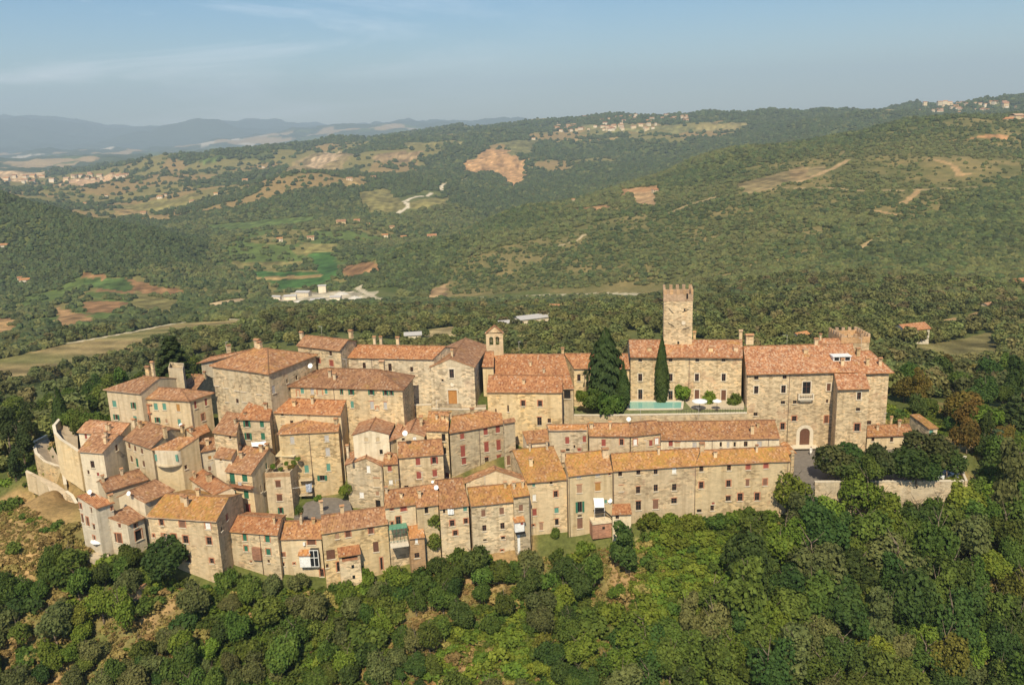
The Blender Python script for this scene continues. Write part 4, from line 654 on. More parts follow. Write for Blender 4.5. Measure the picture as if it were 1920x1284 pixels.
# ------------------------------------------------------------------ attached details, walls, terraces
def onwall(key, pan='F', inset=0.):
    h = HOUSES[key]; P0, P1, prof = h['panels'][pan]; ex = unit(hz(P1 - P0)); no = np.array([ex[1], -ex[0], 0])
    def pt(cr, x, y, out=0.): return PPL(V(cr, (x, y)), P0 + no * out, no)
    return h, ex, no, pt
def wallbox(mb, pt, ex, no, cr, x0, y0, x1, y1, dep, mi=0, out=0.):
    """box standing on a wall: its front face fills the image rectangle"""
    a = pt(cr, x0, y1, dep + out); b = pt(cr, x1, y1, dep + out); t = pt(cr, (x0 + x1) / 2, y0, dep + out)
    c = (a + b) / 2; w = abs((b - a) @ ex) / 2; z0 = (a[2] + b[2]) / 2; z1 = t[2]
    c = c - no * dep / 2; c[2] = (z0 + z1) / 2; mb.box(c, ex * w, no * dep / 2, Z * abs(z1 - z0) / 2, mi); return c, w, abs(z1 - z0) / 2
def lean_roof(mb, c, w, hh, dep, ex, no, over=.25, rise=.5, mi=0):
    f = c + no * (dep / 2 + over) + Z * hh; b = c - no * (dep / 2) + Z * (hh + rise)
    A, B, Cc, Dd = f - ex * (w + .15), f + ex * (w + .15), b + ex * (w + .15), b - ex * (w + .15)
    roof_quad(mb, A, B, Cc, Dd, A, ex, unit(Cc - B), m=3, amp=.01, mi=mi)
# glazed veranda
h, ex, no, pt = onwall('H5'); mb = MB(); c, w, hh = wallbox(mb, pt, ex, no, 7, 782, 940, 868, 1040, 1.0)
vo = mb.build('veranda', WHT, h['root'], h['org'])
mb = MB(); lean_roof(mb, c, w, hh, 1.0, ex, no); mb.build('veranda_roof', [RM['new'], RM['old']], vo, h['org'])
mb = MB(); c, w, hh = wallbox(mb, pt, ex, no, 7, 868, 905, 935, 1035, .9); mb.build('glazing', GLS, vo, h['org'])
mb = MB()
for k in (-1, 0, 1): mb.box(c + ex * w * k + no * .46, ex * .05, no * .04, Z * hh)
for k in (-1, .1, 1): mb.box(c + Z * hh * k + no * .46, ex * w, no * .03, Z * .05)
mb.build('glazing_bars', WHT, vo, h['org'])
mb = MB(); wallbox(mb, pt, ex, no, 7, 805, 845, 822, 868, .35); mb.build('air_conditioner', WHT, h['root'], h['org'])
# brick bay
h, ex, no, pt = onwall('H4'); mb = MB(); c, w, hh = wallbox(mb, pt, ex, no, 7, 402, 890, 470, 985, .5); bo = mb.build('brick_bay', WM['brick'], h['root'], h['org'])
# loggia
h, ex, no, pt = onwall('H6'); mb = MB(); D_ = 1.7
c, w, hh = wallbox(mb, pt, ex, no, 7, 1118, 985, 1285, 1215, D_); zt = c[2] + hh
mb.box(c - ex * (w - .2) + Z * (hh + .55), ex * .2, no * D_ / 2, Z * .55); mb.box(c + ex * (w - .2) + Z * (hh + .55), ex * .2, no * D_ / 2, Z * .55)
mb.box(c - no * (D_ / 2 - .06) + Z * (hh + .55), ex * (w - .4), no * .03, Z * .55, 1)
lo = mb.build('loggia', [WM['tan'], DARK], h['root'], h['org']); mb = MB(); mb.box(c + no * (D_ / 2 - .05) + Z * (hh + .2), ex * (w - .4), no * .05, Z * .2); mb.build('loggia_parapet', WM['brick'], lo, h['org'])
mb = MB(); lean_roof(mb, c + Z * 1.1, w, hh, D_, ex, no, .3, .75); mb.build('loggia_roof', [RM['red'], RM['old']], lo, h['org'])
mb = MB()
for x, y in ((1205, 1035), (1213, 1118)):
    q = pt(7, x, y, D_ + .01); mb.box(q, ex * .22, no * .015, Z * .3)
mb.build('window', GLS, lo, h['org'])
# white stair box with tile canopy
h, ex, no, pt = onwall('H11b'); mb = MB(); c, w, hh = wallbox(mb, pt, ex, no, 8, 1396, 972, 1470, 1056, .9); so_ = mb.build('stair_box', WHT, h['root'], h['org'])
mb = MB(); lean_roof(mb, c, w, hh, .9, ex, no, .2, .5); mb.build('canopy', [RM['new'], RM['old']], so_, h['org'])
mb = MB(); q = pt(8, 1450, 985, .92); mb.box(q, ex * .25, no * .02, Z * .3); mb.build('hatch', RED, so_, h['org'])
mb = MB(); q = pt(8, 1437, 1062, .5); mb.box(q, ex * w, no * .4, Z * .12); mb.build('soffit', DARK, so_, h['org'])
h, ex, no, pt = onwall('H7'); a, b = pt(8, 382, 1032, 2.2), pt(8, 528, 1012, 2.2); a0, b0 = pt(8, 385, 1000, .1), pt(8, 520, 985, .1); b = np.array([b[0], b[1], a[2]]); b0 = np.array([b0[0], b0[1], a0[2]]); cf = empty('green_veranda', a - Z * 3, 'green-roofed iron veranda with white furniture below the brown terraced roofs', 'veranda'); mb = MB()
mb.face([a, b, b0, a0]); mb.face([a, b, b - Z * .25, a - Z * .25]); mb.build('canopy', plain('green_sheet', (.12, .30, .19), .6), cf, a - Z * 3); mb = MB()
for k in range(6): q = a + (b - a) * k / 5; mb.tube(q, q - Z * 2.6, .035, n=5)
for zz in (1.0, 2.4): mb.tube(a - Z * zz, b - Z * zz, .03, n=5)
mb.build('frame', GRN, cf, a - Z * 3); mb = MB(); c = (a + b) / 2 - Z * 2.9; mb.box(c, (b - a) / 2, no * 1.1, Z * .12); mb.build('floor_slab', SILL, cf, a - Z * 3)
# awning, balcony, outside stair and brick store on the front row
h, ex, no, pt = onwall('F2'); mb = MB(); c, w, hh = wallbox(mb, pt, ex, no, 9, 880, 1090, 1062, 1225, 2.0); bs = mb.build('brick_store', WM['brick'], h['root'], h['org'])
mb = MB(); c2, w2, h2 = wallbox(mb, pt, ex, no, 9, 878, 1065, 1064, 1088, 2.2); mb.build('terrace_slab', WM['cream'], bs, h['org'])
mb = MB(); q = pt(9, 985, 1127, 2.03); mb.box(q, ex * .22, no * .02, Z * .22); mb.build('window', DARK, bs, h['org'])
mb = MB(); a = pt(9, 885, 838, .1); b = pt(9, 985, 838, .1); e = pt(9, 898, 930, 1.5); f_ = pt(9, 992, 930, 1.5); n = 8
for i in range(n):
    s0, s1 = i / n, (i + 1) / n; k = lambda s: Z * .25 * math.sin(math.pi * s)
    mb.face([a + (e - a) * s0 + k(s0), b + (f_ - b) * s0 + k(s0), b + (f_ - b) * s1 + k(s1), a + (e - a) * s1 + k(s1)])
mb.tube(e, e - Z * 2.2, .03); mb.tube(f_, f_ - Z * 2.2, .03)
mb.build('awning', LAUN, h['root'], h['org'])
mb = MB(); q = pt(9, 945, 965, .9); mb.box(q, ex * .9, no * .7, Z * .07)
for i in range(8): mb.tube(q + no * .7 + ex * (-.9 + i * .257), q + no * .7 + ex * (-.9 + i * .257) + Z * .9, .02, n=5)
mb.tube(q + no * .7 - ex * .9 + Z * .9, q + no * .7 + ex * .9 + Z * .9, .025, n=5)
for i in range(9): mb.box(q + ex * (1.0 + i * .2) - Z * (.1 + i * .2) + no * .3, ex * .12, no * .4, Z * .05)
mb.build('balcony_stair', IRON, h['root'], h['org'])
dish_on(h['root'], h['org'], pt(9, 1047, 905, .1), .42)
# balcony of the green shuttered house
def balcony(key, cr, x0, x1, y, dep, col, pan='F', mat=WM['brick']):
    h, ex, no, pt = onwall(key, pan); a, b = pt(cr, x0, y, dep), pt(cr, x1, y, dep); mb = MB(); c = (a + b) / 2 - no * dep / 2; w = abs((b - a) @ ex) / 2
    mb.box(c, ex * w, no * dep / 2, Z * .09); bo = mb.build('balcony', mat, h['root'], h['org']); r = MB(); n = max(4, int(w * 2 / .18))
    for i in range(n + 1): r.tube(c + no * (dep / 2 - .04) + ex * w * (2 * i / n - 1), c + no * (dep / 2 - .04) + ex * w * (2 * i / n - 1) + Z * .95, .018, n=4)
    for s in (-1, 1):
        for i in range(4): r.tube(c + ex * w * s * .99 + no * dep * (i / 4 - .5), c + ex * w * s * .99 + no * dep * (i / 4 - .5) + Z * .95, .018, n=4)
        r.tube(c + ex * w * s * .99 - no * dep / 2 + Z * .95, c + ex * w * s * .99 + no * dep / 2 + Z * .95, .025, n=4)
    r.tube(c + no * (dep / 2 - .04) - ex * w + Z * .95, c + no * (dep / 2 - .04) + ex * w + Z * .95, .028, n=5); r.build('railing', col, bo, h['org']); return c, w, ex, no
c, w, ex, no = balcony('W', 7, 196, 386, 402, 1.0, IRON)
def cloth(name, label, pts, mat, sag=.1, cat='laundry'):
    """thin hanging or spread cloth through four corner points, with folds"""
    a, b, c_, d = [np.asarray(p, float) for p in pts]; mb = MB(); n, m_ = 10, 6; g = {}
    nn = unit(np.cross(b - a, d - a))
    for i in range(n + 1):
        for j in range(m_ + 1):
            s, t = i / n, j / m_; p = (a * (1 - s) + b * s) * (1 - t) + (d * (1 - s) + c_ * s) * t
            g[i, j] = p + nn * sag * math.sin(s * 14 + t * 2) * (1 - .3 * t) - Z * sag * math.sin(math.pi * s)
    for i in range(n):
        for j in range(m_): mb.face([g[i, j], g[i + 1, j], g[i + 1, j + 1], g[i, j + 1]]); mb.sm.add(len(mb.f) - 1)
    o = mb.build(name, mat, None, a, a); return tag(o, label, cat)
q = c + no * .1
cloth('hung_laundry', 'white washing hung on the red-edged balcony with green shutters', [q - ex * .4 + Z * .9, q + ex * .3 + Z * .9, q + ex * .3 + Z * .3, q - ex * .4 + Z * .3], LAUN, .05)
h, ex, no, pt = onwall('H9'); a = pt(8, 852, 872, .3); b = pt(8, 902, 872, .3)
cloth('hung_laundry', 'white sheets hung below the brown terraced roofs', [a, b, b - Z * .95, a - Z * 1.0], LAUN, .06)
h, ex, no, pt = onwall('U'); a = pt(2, 580, 1050, 1.6); b = pt(2, 712, 1040, 1.6); mb = MB()
cloth('shade_cloth', 'white cloth spread below the large green shutters', [a, b, pt(2, 712, 1080, 2.2), pt(2, 585, 1088, 2.2)], LAUN, .06, 'shade')
# roof terrace: awning on posts
T = XH; q = T['q']; u_, nb_ = T['u'], T['nb']
cA = [PZ_(V(7, p), T['z'] + 1.7) for p in ((583, 146), (735, 150), (800, 92), (632, 90))]
aw = empty('terrace_awning', cA[0] - Z * 1.7, 'cream awning on posts over the planted roof terrace', 'awning'); mb = MB()
mb.face(cA); mb.face([p - Z * .06 for p in cA[::-1]])
for i in range(4): j = (i + 1) % 4; mb.face([cA[i], cA[i] - Z * .2, cA[j] - Z * .2, cA[j]])
mb.build('canvas', plain('cream_canvas', (.62, .50, .30), .9, .08), aw, cA[0] - Z * 1.7); mb = MB()
for p in cA: mb.tube(p, p - Z * 2.6, .05)
mb.build('post', IRON, aw, cA[0] - Z * 1.7)
mb = MB(); P0, P1, _ = T['panels']['F']; ex = T['u']; no = -T['nb']; c = (P0 + P1) / 2 - Z * .45; c[2] = T['z'] - .47; mb.box(c + no * .012, ex * np.linalg.norm(hz(P1 - P0)) / 2, no * .02, Z * .42); mb.build('parapet_band', WM['bricko'], T['root'], T['org'])
balcony('X', 7, 800, 890, 350, 1.1, IRON, 'F') if False else None
# laundry and balconies in the alley
h, ex, no, pt = onwall('T'); a = pt(7, 825, 375, 1.2); b = pt(7, 872, 365, 1.2)
cloth('hung_laundry', 'blue and white washing strung across the alley by the tower house', [a, b, b - Z * 1.6, a - Z * 1.5], plain('blue_white_cloth', (.40, .44, .52), .9, .5, 2.5), .08)
cA_ = pt(7, 905, 378, .05); cB_ = pt(7, 720, 408, 3.4); mb = MB(); mb.tube(cA_, cB_, .03, n=5); tag(mb.build('wash_line', WHT, None, cA_, cA_), 'pale wash line spanning the alley beside the roof terrace house', 'line')
balcony('T', 7, 770, 880, 345, 1.2, IRON, 'F', WM['cream']); balcony('T', 7, 775, 880, 465, 1.2, IRON, 'F', WM['cream'])
# brick loggia on the upper left house
h, ex, no, pt = onwall('M2'); mb = MB(); c, w, hh = wallbox(mb, pt, ex, no, 1, 1108, 568, 1212, 725, .25)
lg = mb.build('brick_loggia', WM['brick'], h['root'], h['org']); mb = MB()
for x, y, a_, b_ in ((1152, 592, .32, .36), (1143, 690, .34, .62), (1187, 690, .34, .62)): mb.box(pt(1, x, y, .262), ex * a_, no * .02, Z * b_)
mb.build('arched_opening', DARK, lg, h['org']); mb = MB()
for y in (565, 640): mb.box(pt(1, 1160, y, .3), ex * (w + .12), no * .1, Z * .07)
mb.build('brick_cornice', BRK, lg, h['org'])
# bow front
h, ex, no, pt = onwall('N4'); P0, P1, _ = h['panels']['F']; Ln = np.linalg.norm(hz(P1 - P0)); mb = MB(); n = 16
def bow(z0, z1, dep, mi=0):
    pr = None
    for i in range(n + 1):
        s = i / n; k = dep * math.sin(math.pi * s) ** .6; p = P0 * [1, 1, 0] + ex * (s * Ln) + no * (k + .02)
        if pr is not None:
            mb.face([pr + Z * z0, p + Z * z0, p + Z * z1, pr + Z * z1], mi)
            qq = [P0 * [1, 1, 0] + ex * ((i - 1) * Ln / n), P0 * [1, 1, 0] + ex * (s * Ln)]
            mb.face([pr + Z * z1, p + Z * z1, qq[1] + Z * z1, qq[0] + Z * z1], mi); mb.face([pr + Z * z0, qq[0] + Z * z0, qq[1] + Z * z0, p + Z * z0], mi)
        pr = p
zt = h['z'] - .15; zl = pt(1, 1335, 1112, 1.0)[2]
bow(zl, zt, 1.15); bow(zl - .25, zl, 1.4, 1); mb.build('bow_front', [WM['white'], WM['pale']], h['root'], h['org'])
mb = MB(); z1 = pt(1, 1250, 1010, .6)[2]
for s in (.12, .88): mb.box(P0 * [1, 1, 0] + ex * s * Ln + no * (1.15 * math.sin(math.pi * s) ** .6 + .03) + Z * (z1 - .7), ex * .3, no * .06, Z * .6)
mb.build('shutter', TEAL, h['root'], h['org'])
# palazzo balcony, gate surround
h, ex, no, pt = onwall('P2'); a, b = pt(5, 500, 722, .9), pt(5, 622, 720, .9); mb = MB(); c = (a + b) / 2 - no * .45; w = abs((b - a) @ ex) / 2
mb.box(c, ex * w, no * .45, Z * .12); mb.box(c - Z * .3 - no * .1, ex * (w - .35), no * .3, Z * .18); bo = mb.build('balcony', SILL, h['root'], h['org']); mb = MB()
mb.box(c + no * .36 + Z * 1.05, ex * w, no * .09, Z * .08)
for s in (-1, 1): mb.box(c + ex * w * s * .95 + Z * 1.05, ex * .08, no * .4, Z * .08); mb.box(c + ex * w * s * .95 + no * .36 + Z * .5, ex * .12, no * .1, Z * .5)
for i in range(9):
    p = c + no * .36 + ex * w * (i / 4.5 - .89); mb.tube(p + Z * .1, p + Z * .45, .05, .09, 6); mb.tube(p + Z * .45, p + Z * 1.0, .09, .04, 6)
mb.build('balustrade', SILL, bo, h['org'])
mb = MB(); cx, y0, y1 = 545, 948, 1100; a = pt(5, 503, y1, .03); b = pt(5, 588, y1, .03); ta = pt(5, cx, y0, .03); hw = abs((b - a) @ ex) / 2; c = (a + b) / 2; top = ta[2]; sp = top - hw * 1.0
def ringpts(k):
    r = hw + k; L_ = [c - ex * r, c - ex * r + Z * (sp - c[2])]
    for i in range(1, 12): t = math.pi * (1 - i / 12); L_.append(c + ex * math.cos(t) * r + Z * (sp - c[2] + math.sin(t) * r))
    return L_ + [c + ex * r + Z * (sp - c[2]), c + ex * r]
ri, ro_ = ringpts(-.05), ringpts(.62)
for i in range(len(ri) - 1): mb.face([ri[i] + no * .05, ri[i + 1] + no * .05, ro_[i + 1] + no * .05, ro_[i] + no * .05]); mb.face([ri[i] + no * .05, ri[i] - no * .1, ri[i + 1] - no * .1, ri[i + 1] + no * .05]); mb.face([ro_[i] + no * .05, ro_[i + 1] + no * .05, ro_[i + 1], ro_[i]])
mb.build('gate_surround', SILL, h['root'], h['org'])
mb = MB(); c2 = pt(5, 545, 1104, .9); mb.box(c2 - no * .4, ex * 2.6, no * .9, Z * .12); mb.box(c2 - no * .6 + Z * .15, ex * 2.1, no * .6, Z * .1); mb.build('gate_steps', SILL, h['root'], h['org'])
# ---- skylight dormer on the palazzo roof
p = PPL(V(5, (838, 395)), PAL2['A'], np.cross(PAL2['B'] - PAL2['A'], PAL2['L'] - PAL2['A'])); u = PAL2['u']; nb = PAL2['nb']; mb = MB()
mb.box(p + Z * .05 + nb * .2, u * 1.7, nb * 1.0, Z * .62); mb.box(p + Z * .7 + nb * .1, u * 1.85, nb * 1.15, Z * .05); do = mb.build('dormer', WHT, PAL2['roof'], PAL2['org'])
mb = MB()
for k in (-1, 0, 1): mb.box(p + u * k * 1.06 - nb * .815 + Z * .22, u * .46, nb * .02, Z * .36)
mb.build('pane', GLS, PAL2['root'], PAL2['org'])
# small hatches on the palazzo roof
for cr, x, y, hk in ((4, 805, 605, PAL1), (4, 1355, 610, PAL1), (4, 1580, 605, PAL1), (5, 555, 345, PAL2)):
    pl_ = np.cross(hk['B'] - hk['A'], hk['L'] - hk['A']); p = PPL(V(cr, (x, y)), hk['A'], pl_); mb = MB()
    mb.box(p + Z * .25, hk['u'] * .42, hk['nb'] * .5, Z * .4); mb.box(p + Z * .68, hk['u'] * .5, hk['nb'] * .6, Z * .05, 1); mb.build('roof_hatch', [WM['warm'], RM['old']], hk['roof'], hk['org'])
# ---- castle tower
pl_ = np.cross(PAL1['B'] - PAL1['A'], PAL1['L'] - PAL1['A']); tb = PPL(V(4, (1062, 552)), PAL1['A'], pl_); u = PAL1['u']; nb = PAL1['nb']
def crenel(r, o, mat, q4, zt, mh, mwid, gap, th):
    for i in range(4):
        a, b = q4[i], q4[(i + 1) % 4]; d = hz(b - a); L_ = np.linalg.norm(d); e = d / L_; n_ = np.array([e[1], -e[0], 0]); k = max(2, round((L_ + gap) / (mwid + gap))); step = (L_ - mwid) / (k - 1)
        for j in range(k):
            if j == k - 1: continue
            jit = rnd.random() * .08
            p = a + e * (mwid / 2 + step * j) - n_ * th / 2; p = np.array([p[0], p[1], zt + mh / 2 - jit]); mb = MB(); mb.box(p, e * mwid / 2, n_ * th / 2, Z * (mh / 2 + jit)); mb.build('merlon', mat, r, o)
def tower(name, label, cat, q4, zbase, zpar, zmer, bandm, group=None, wallm='ash', par=1.1):
    """q4 = plan corners at front-left, front-right, back-right, back-left; parapet top at zpar, merlons up to zmer"""
    o = (q4[0] + q4[2]) / 2; o = np.array([o[0], o[1], zbase]); r = empty(name, o, label, cat, group); mb = MB()
    zl = zpar - par - .25
    for i in range(4): a, b = q4[i], q4[(i + 1) % 4]; mb.face([[a[0], a[1], zbase], [b[0], b[1], zbase], [b[0], b[1], zl], [a[0], a[1], zl]])
    mb.face([[p[0], p[1], zl - .1] for p in q4]); mb.build('shaft', WM[wallm], r, o); mb = MB(); cen = (q4[0] + q4[2]) / 2
    ou = [p + unit(hz(p - cen)) * .10 for p in q4]; inn = [p - unit(hz(p - cen)) * .65 for p in q4]
    for i in range(4):
        j = (i + 1) % 4; at = lambda p, z: np.array([p[0], p[1], z])
        mb.face([at(ou[i], zl), at(ou[j], zl), at(ou[j], zpar), at(ou[i], zpar)]); mb.face([at(ou[i], zpar), at(ou[j], zpar), at(inn[j], zpar), at(inn[i], zpar)]); mb.face([at(inn[i], zpar), at(inn[j], zpar), at(inn[j], zl), at(inn[i], zl)])
    mb.face([at(p, zl + .15) for p in inn], 1)
    mb.build('parapet', [WM[bandm], PAVE], r, o); crenel(r, o, WM[bandm], ou, zpar + .002, zmer - zpar, .64, .62, .45); return r, o
tl = PY_(V(4, (931, 550)), tb[1]); Yt = tb[1]
a = PPL(V(4, (933, 300)), tb, nb); b = PPL(V(4, (1193, 300)), tb, nb); wd = np.linalg.norm(hz(b - a)); q4 = [a, b, b + nb * wd, a + nb * wd]
zm = PPL(V(4, (1062, 62)), tb, nb)[2]; zp = PPL(V(4, (1062, 106)), tb, nb)[2]
tr, to = tower('castle_tower', 'tall square stone tower with brick battlements above the palazzo', 'tower', q4, tb[2] - 4, zp, zm, 'bricko', par=1.15)
no = -nb; f_ = lambda x, y: PPL(V(4, (x, y)), tb + no * .03, nb)
for (x0, y0, x1, y1) in ((978, 232, 1020, 275), (1102, 266, 1158, 240), (972, 362, 1028, 395), (1102, 421, 1162, 405)): mb = MB(); mb.tube(f_(x0, y0), f_(x1, y1), .07, n=5); mb.build('tie_bar', IRON, tr, to)
mb = MB(); mb.box(f_(1122, 243), u * .14, nb * .05, Z * .22); mb.box(f_(1065, 540), u * .2, nb * .05, Z * .25); mb.box(f_(1145, 122), u * .18, nb * .06, Z * .55); mb.build('loophole', DARK, tr, to)
mb = MB(); q = f_(1112, 362); mb.tube(q, q + no * .05, .42, n=12); mb.build('roundel', SILL, tr, to)
# small crenellated turret behind the palazzo roof
Y0 = 178.5; a = PY_((1577, 645), Y0); b = PY_((1630, 645), Y0); wd = np.linalg.norm(hz(b - a)); nb2 = np.array([-.04, 1, 0]); q4 = [a, b, b + nb2 * wd * 1.1, a + nb2 * wd * 1.1]
tower('castle_turret', 'low battlemented stone turret behind the right end of the palazzo', 'tower', q4, 18, PY_((1600, 632.5), Y0)[2], PY_((1600, 626.5), Y0)[2], 'bricko', par=1.0)
H('narrow roofed block joining the turret to the palazzo', 0, (1534, 645.5), (1577, 645.5), (1536, 634.5), (1577, 634), {'Y': 178.2}, 'gable', 'pal', 'cream', name='palazzo', cat='palace', group='parts of the palazzo', back=.8)
# ---- bell gable
Yb = 175; f_ = lambda x, y: PY_(V(3, (x, y)), Yb); o = f_(1092, 300); r = empty('bell_gable', o, 'stone bell gable with two arched openings and two bells', 'belfry'); mb = MB(); ex = np.array([1, 0, 0.]); ey = np.array([0, 1, 0.])
x = [f_(k, 200)[0] for k in (1015, 1044, 1080, 1101, 1133, 1168)]; zb, z0, z1, z2 = f_(1092, 330)[2] - 3, f_(1092, 232)[2], f_(1092, 150)[2], f_(1092, 118)[2]
def bx3(x0, x1, za, zb_, mb=mb, t=.45): mb.box([(x0 + x1) / 2, Yb + t, (za + zb_) / 2], ex * abs(x1 - x0) / 2, ey * t, Z * abs(zb_ - za) / 2)
bx3(x[0], x[5], zb, z0)
for k in (0, 2, 4): bx3(x[k], x[k + 1], z0, z1)
bx3(x[0], x[5], z1, z2)
for k in (1, 3):                                       # arch heads
    m0 = (x[k] + x[k + 1]) / 2; rr = (x[k + 1] - x[k]) / 2
    for s in (-1, 1):
        for i in range(4):
            t0 = i / 4; zz = math.sqrt(max(0, 1 - t0 * t0)) * rr; xa = m0 + s * rr * t0; xb = m0 + s * rr * (i + 1) / 4
            bx3(min(xa, xb), max(xa, xb), z1 - rr + math.sqrt(max(0, 1 - ((i + .5) / 4) ** 2)) * rr, z1 - .002 * (i + 1))
ap = f_(1090, 55)
for yy in (Yb, Yb + .9): mb.face([[x[0], yy, z2], [x[5], yy, z2], [ap[0], yy, ap[2]]])
mb.build('wall', WM['warm'], r, o); mb = MB()
for (xx, k) in ((x[0] - .2, -1), (x[5] + .2, 1)):
    A = np.array([xx, Yb - .2, z2 - .05]); B = np.array([xx, Yb + 1.1, z2 - .05]); Cc = np.array([ap[0], Yb + 1.1, ap[2] + .15]); Dd = np.array([ap[0], Yb - .2, ap[2] + .15])
    roof_quad(mb, A, B, Cc, Dd, A, ey, unit(Cc - B), m=4, amp=.01)
mb.build('roof', [RM['red'], RM['old']], r, o); mb = MB(); bx3(x[0] - .1, x[5] + .1, z2 - .08, z2 + .08, mb, .5); mb.build('cornice', SILL, r, o)
for k in (1, 3):
    m0 = (x[k] + x[k + 1]) / 2; mb = MB(); zc = z1 - .5; yc = Yb + .45; pr = [(.05, 0), (.16, -.08), (.2, -.3), (.3, -.55), (.34, -.62)]
    for (ra, da), (rb, db) in zip(pr[:-1], pr[1:]): mb.tube([m0, yc, zc + da], [m0, yc, zc + db], ra, rb, 10, cap=False)
    mb.tube([x[k], yc, zc + .03], [x[k + 1], yc, zc + .03], .04); mb.build('bell', plain('bronze', (.10, .085, .045), .5), r, o)
# church portal and window frames, wall clock disc
no = -CH['nb']; ex = CH['u']; P0 = CH['panels']['F'][0]; mb = MB(); f_ = lambda x, y, o_=.03: PPL(V(3, (x, y)), P0 + no * o_, no)
for (x0, y0, x1, y1, t) in ((685, 442, 725, 520, 11), (676, 630, 752, 754, 14)):
    for (xa, ya, xb, yb) in ((x0 - t, y0 - t, x1 + t, y0), (x0 - t, y0, x0, y1 + 4), (x1, y0, x1 + t, y1 + 4)):
        p, q = f_(xa, ya), f_(xb, yb); c = (p + q) / 2; mb.box(c, ex * abs((q - p) @ ex) / 2, no * .06, Z * abs(q[2] - p[2]) / 2)
mb.tube(f_(710, 580, 0), f_(710, 580, .08), .4, n=14); mb.build('portal_surround', SILL, CH['root'], CH['org'])
# ------------------------------------------------------------------ terraces, retaining walls
def sheet(name, pts, mat, th=0., kind='structure'):
    mb = MB(); mb.face(pts)
    if th:
        for i in range(len(pts)): j = (i + 1) % len(pts); a, b = np.asarray(pts[i]), np.asarray(pts[j]); mb.face([a, b, b - Z * th, a - Z * th])
    o = mb.build(name, mat, None, pts[0], pts[0]); return tag(o, kind=kind)
def wall_path(name, label, tops, hgt, th, mat, cap=None, back=None):
    """wall following top points (world), vertical, with a coping"""
    mb = MB(); cp = MB(); n = len(tops); tops = [np.asarray(t, float) for t in tops]; nn = []
    for i in range(n):
        d = hz(tops[min(i + 1, n - 1)] - tops[max(i - 1, 0)]); d = unit(d); nn.append(np.array([-d[1], d[0], 0]))
    for i in range(n - 1):
        a, b = tops[i], tops[i + 1]; a2, b2 = a + nn[i] * th, b + nn[i + 1] * th; h0 = hgt[i] if isinstance(hgt, list) else hgt; h1 = hgt[i + 1] if isinstance(hgt, list) else hgt
        mb.face([a - Z * h0, b - Z * h1, b, a]); mb.face([b2 - Z * h1, a2 - Z * h0, a2, b2]); mb.face([a, b, b2, a2])
        if i == 0: mb.face([a, a2, a2 - Z * h0, a - Z * h0])
        if i == n - 2: mb.face([b, b - Z * h1, b2 - Z * h1, b2])
        k = .06; a3, b3, a4, b4 = a - nn[i] * k + Z * .003, b - nn[i + 1] * k + Z * .003, a2 + nn[i] * k + Z * .003, b2 + nn[i + 1] * k + Z * .003; t = Z * .12
        cp.face([a3 + t, b3 + t, b4 + t, a4 + t]); cp.face([a3, b3, b3 + t, a3 + t]); cp.face([b4, a4, a4 + t, b4 + t]); cp.face([a3, a3 + t, a4 + t, a4]); cp.face([b3, b4, b4 + t, b3 + t])
    o = tops[0] - Z * (hgt[0] if isinstance(hgt, list) else hgt); r = empty(name, o, label, 'wall'); mb.build('masonry', WM[mat], r, o); cp.build('coping', SILL if cap is None else cap, r, o); return r
P = lambda cr, x, y, z: PZ_(V(cr, (x, y)), z)
# palazzo plaza
plz = [PZ_(p, 15.4) for p in ((1480, 838), (1520, 836), (1575, 836), (1660, 834), (1720, 832), (1790, 846), (1807, 906), (1533, 909), (1515, 920), (1484, 918))]
sheet('plaza', plz, TAR, 6)
wall_path('retaining_wall', 'long stone retaining wall with a pale coping below the plaza trees', [PZ_(p, 16.2) for p in ((1528, 904), (1600, 903), (1700, 903), (1808, 902))], 9.5, .5, 'tan')
wall_path('parapet_wall', 'short parapet wall at the right corner of the plaza', [PZ_(p, 16.25) for p in ((1809, 901), (1800, 880), (1792, 858))], 9.5, -.5, 'tan')
g2 = [PZ_(p, 16.0) for p in ((1800, 880), (1836, 872), (1842, 852), (1796, 852))]
wall_path('roadside_wall', 'low stone wall beside the drive right of the plaza', [PZ_(p, z_) for p, z_ in (((1796, 908), 15.2), ((1806, 866), 16.2), ((1812, 856), 16.4))], 4, .4, 'pale')
# tiled wall linking the front row to the plaza
a, b = PZ_((1470, 829), 20.6), PZ_((1487, 849), 19.6); d = unit(hz(b - a)); nn = np.array([-d[1], d[0], 0]); r = empty('tiled_wall', b - Z * 4.5, 'short wall with an orange tile coping at the end of the front row', 'wall'); mb = MB(); mb.box((a + b) / 2 - Z * 2.5, hz(b - a) / 2, nn * .3, Z * 2.3); mb.build('masonry', WM['tan'], r, b - Z * 4.5); mb = MB()
roof_quad(mb, a + nn * .8 - Z * .2, b + nn * .8 - Z * .2, b + Z * .15, a + Z * .15, a, d, Z, m=3); roof_quad(mb, b - nn * .8 - Z * .2, a - nn * .8 - Z * .2, a + Z * .15, b + Z * .15, a, d, Z, m=3); mb.build('tile_coping', [RM['new'], RM['old']], r, b - Z * 4.5)
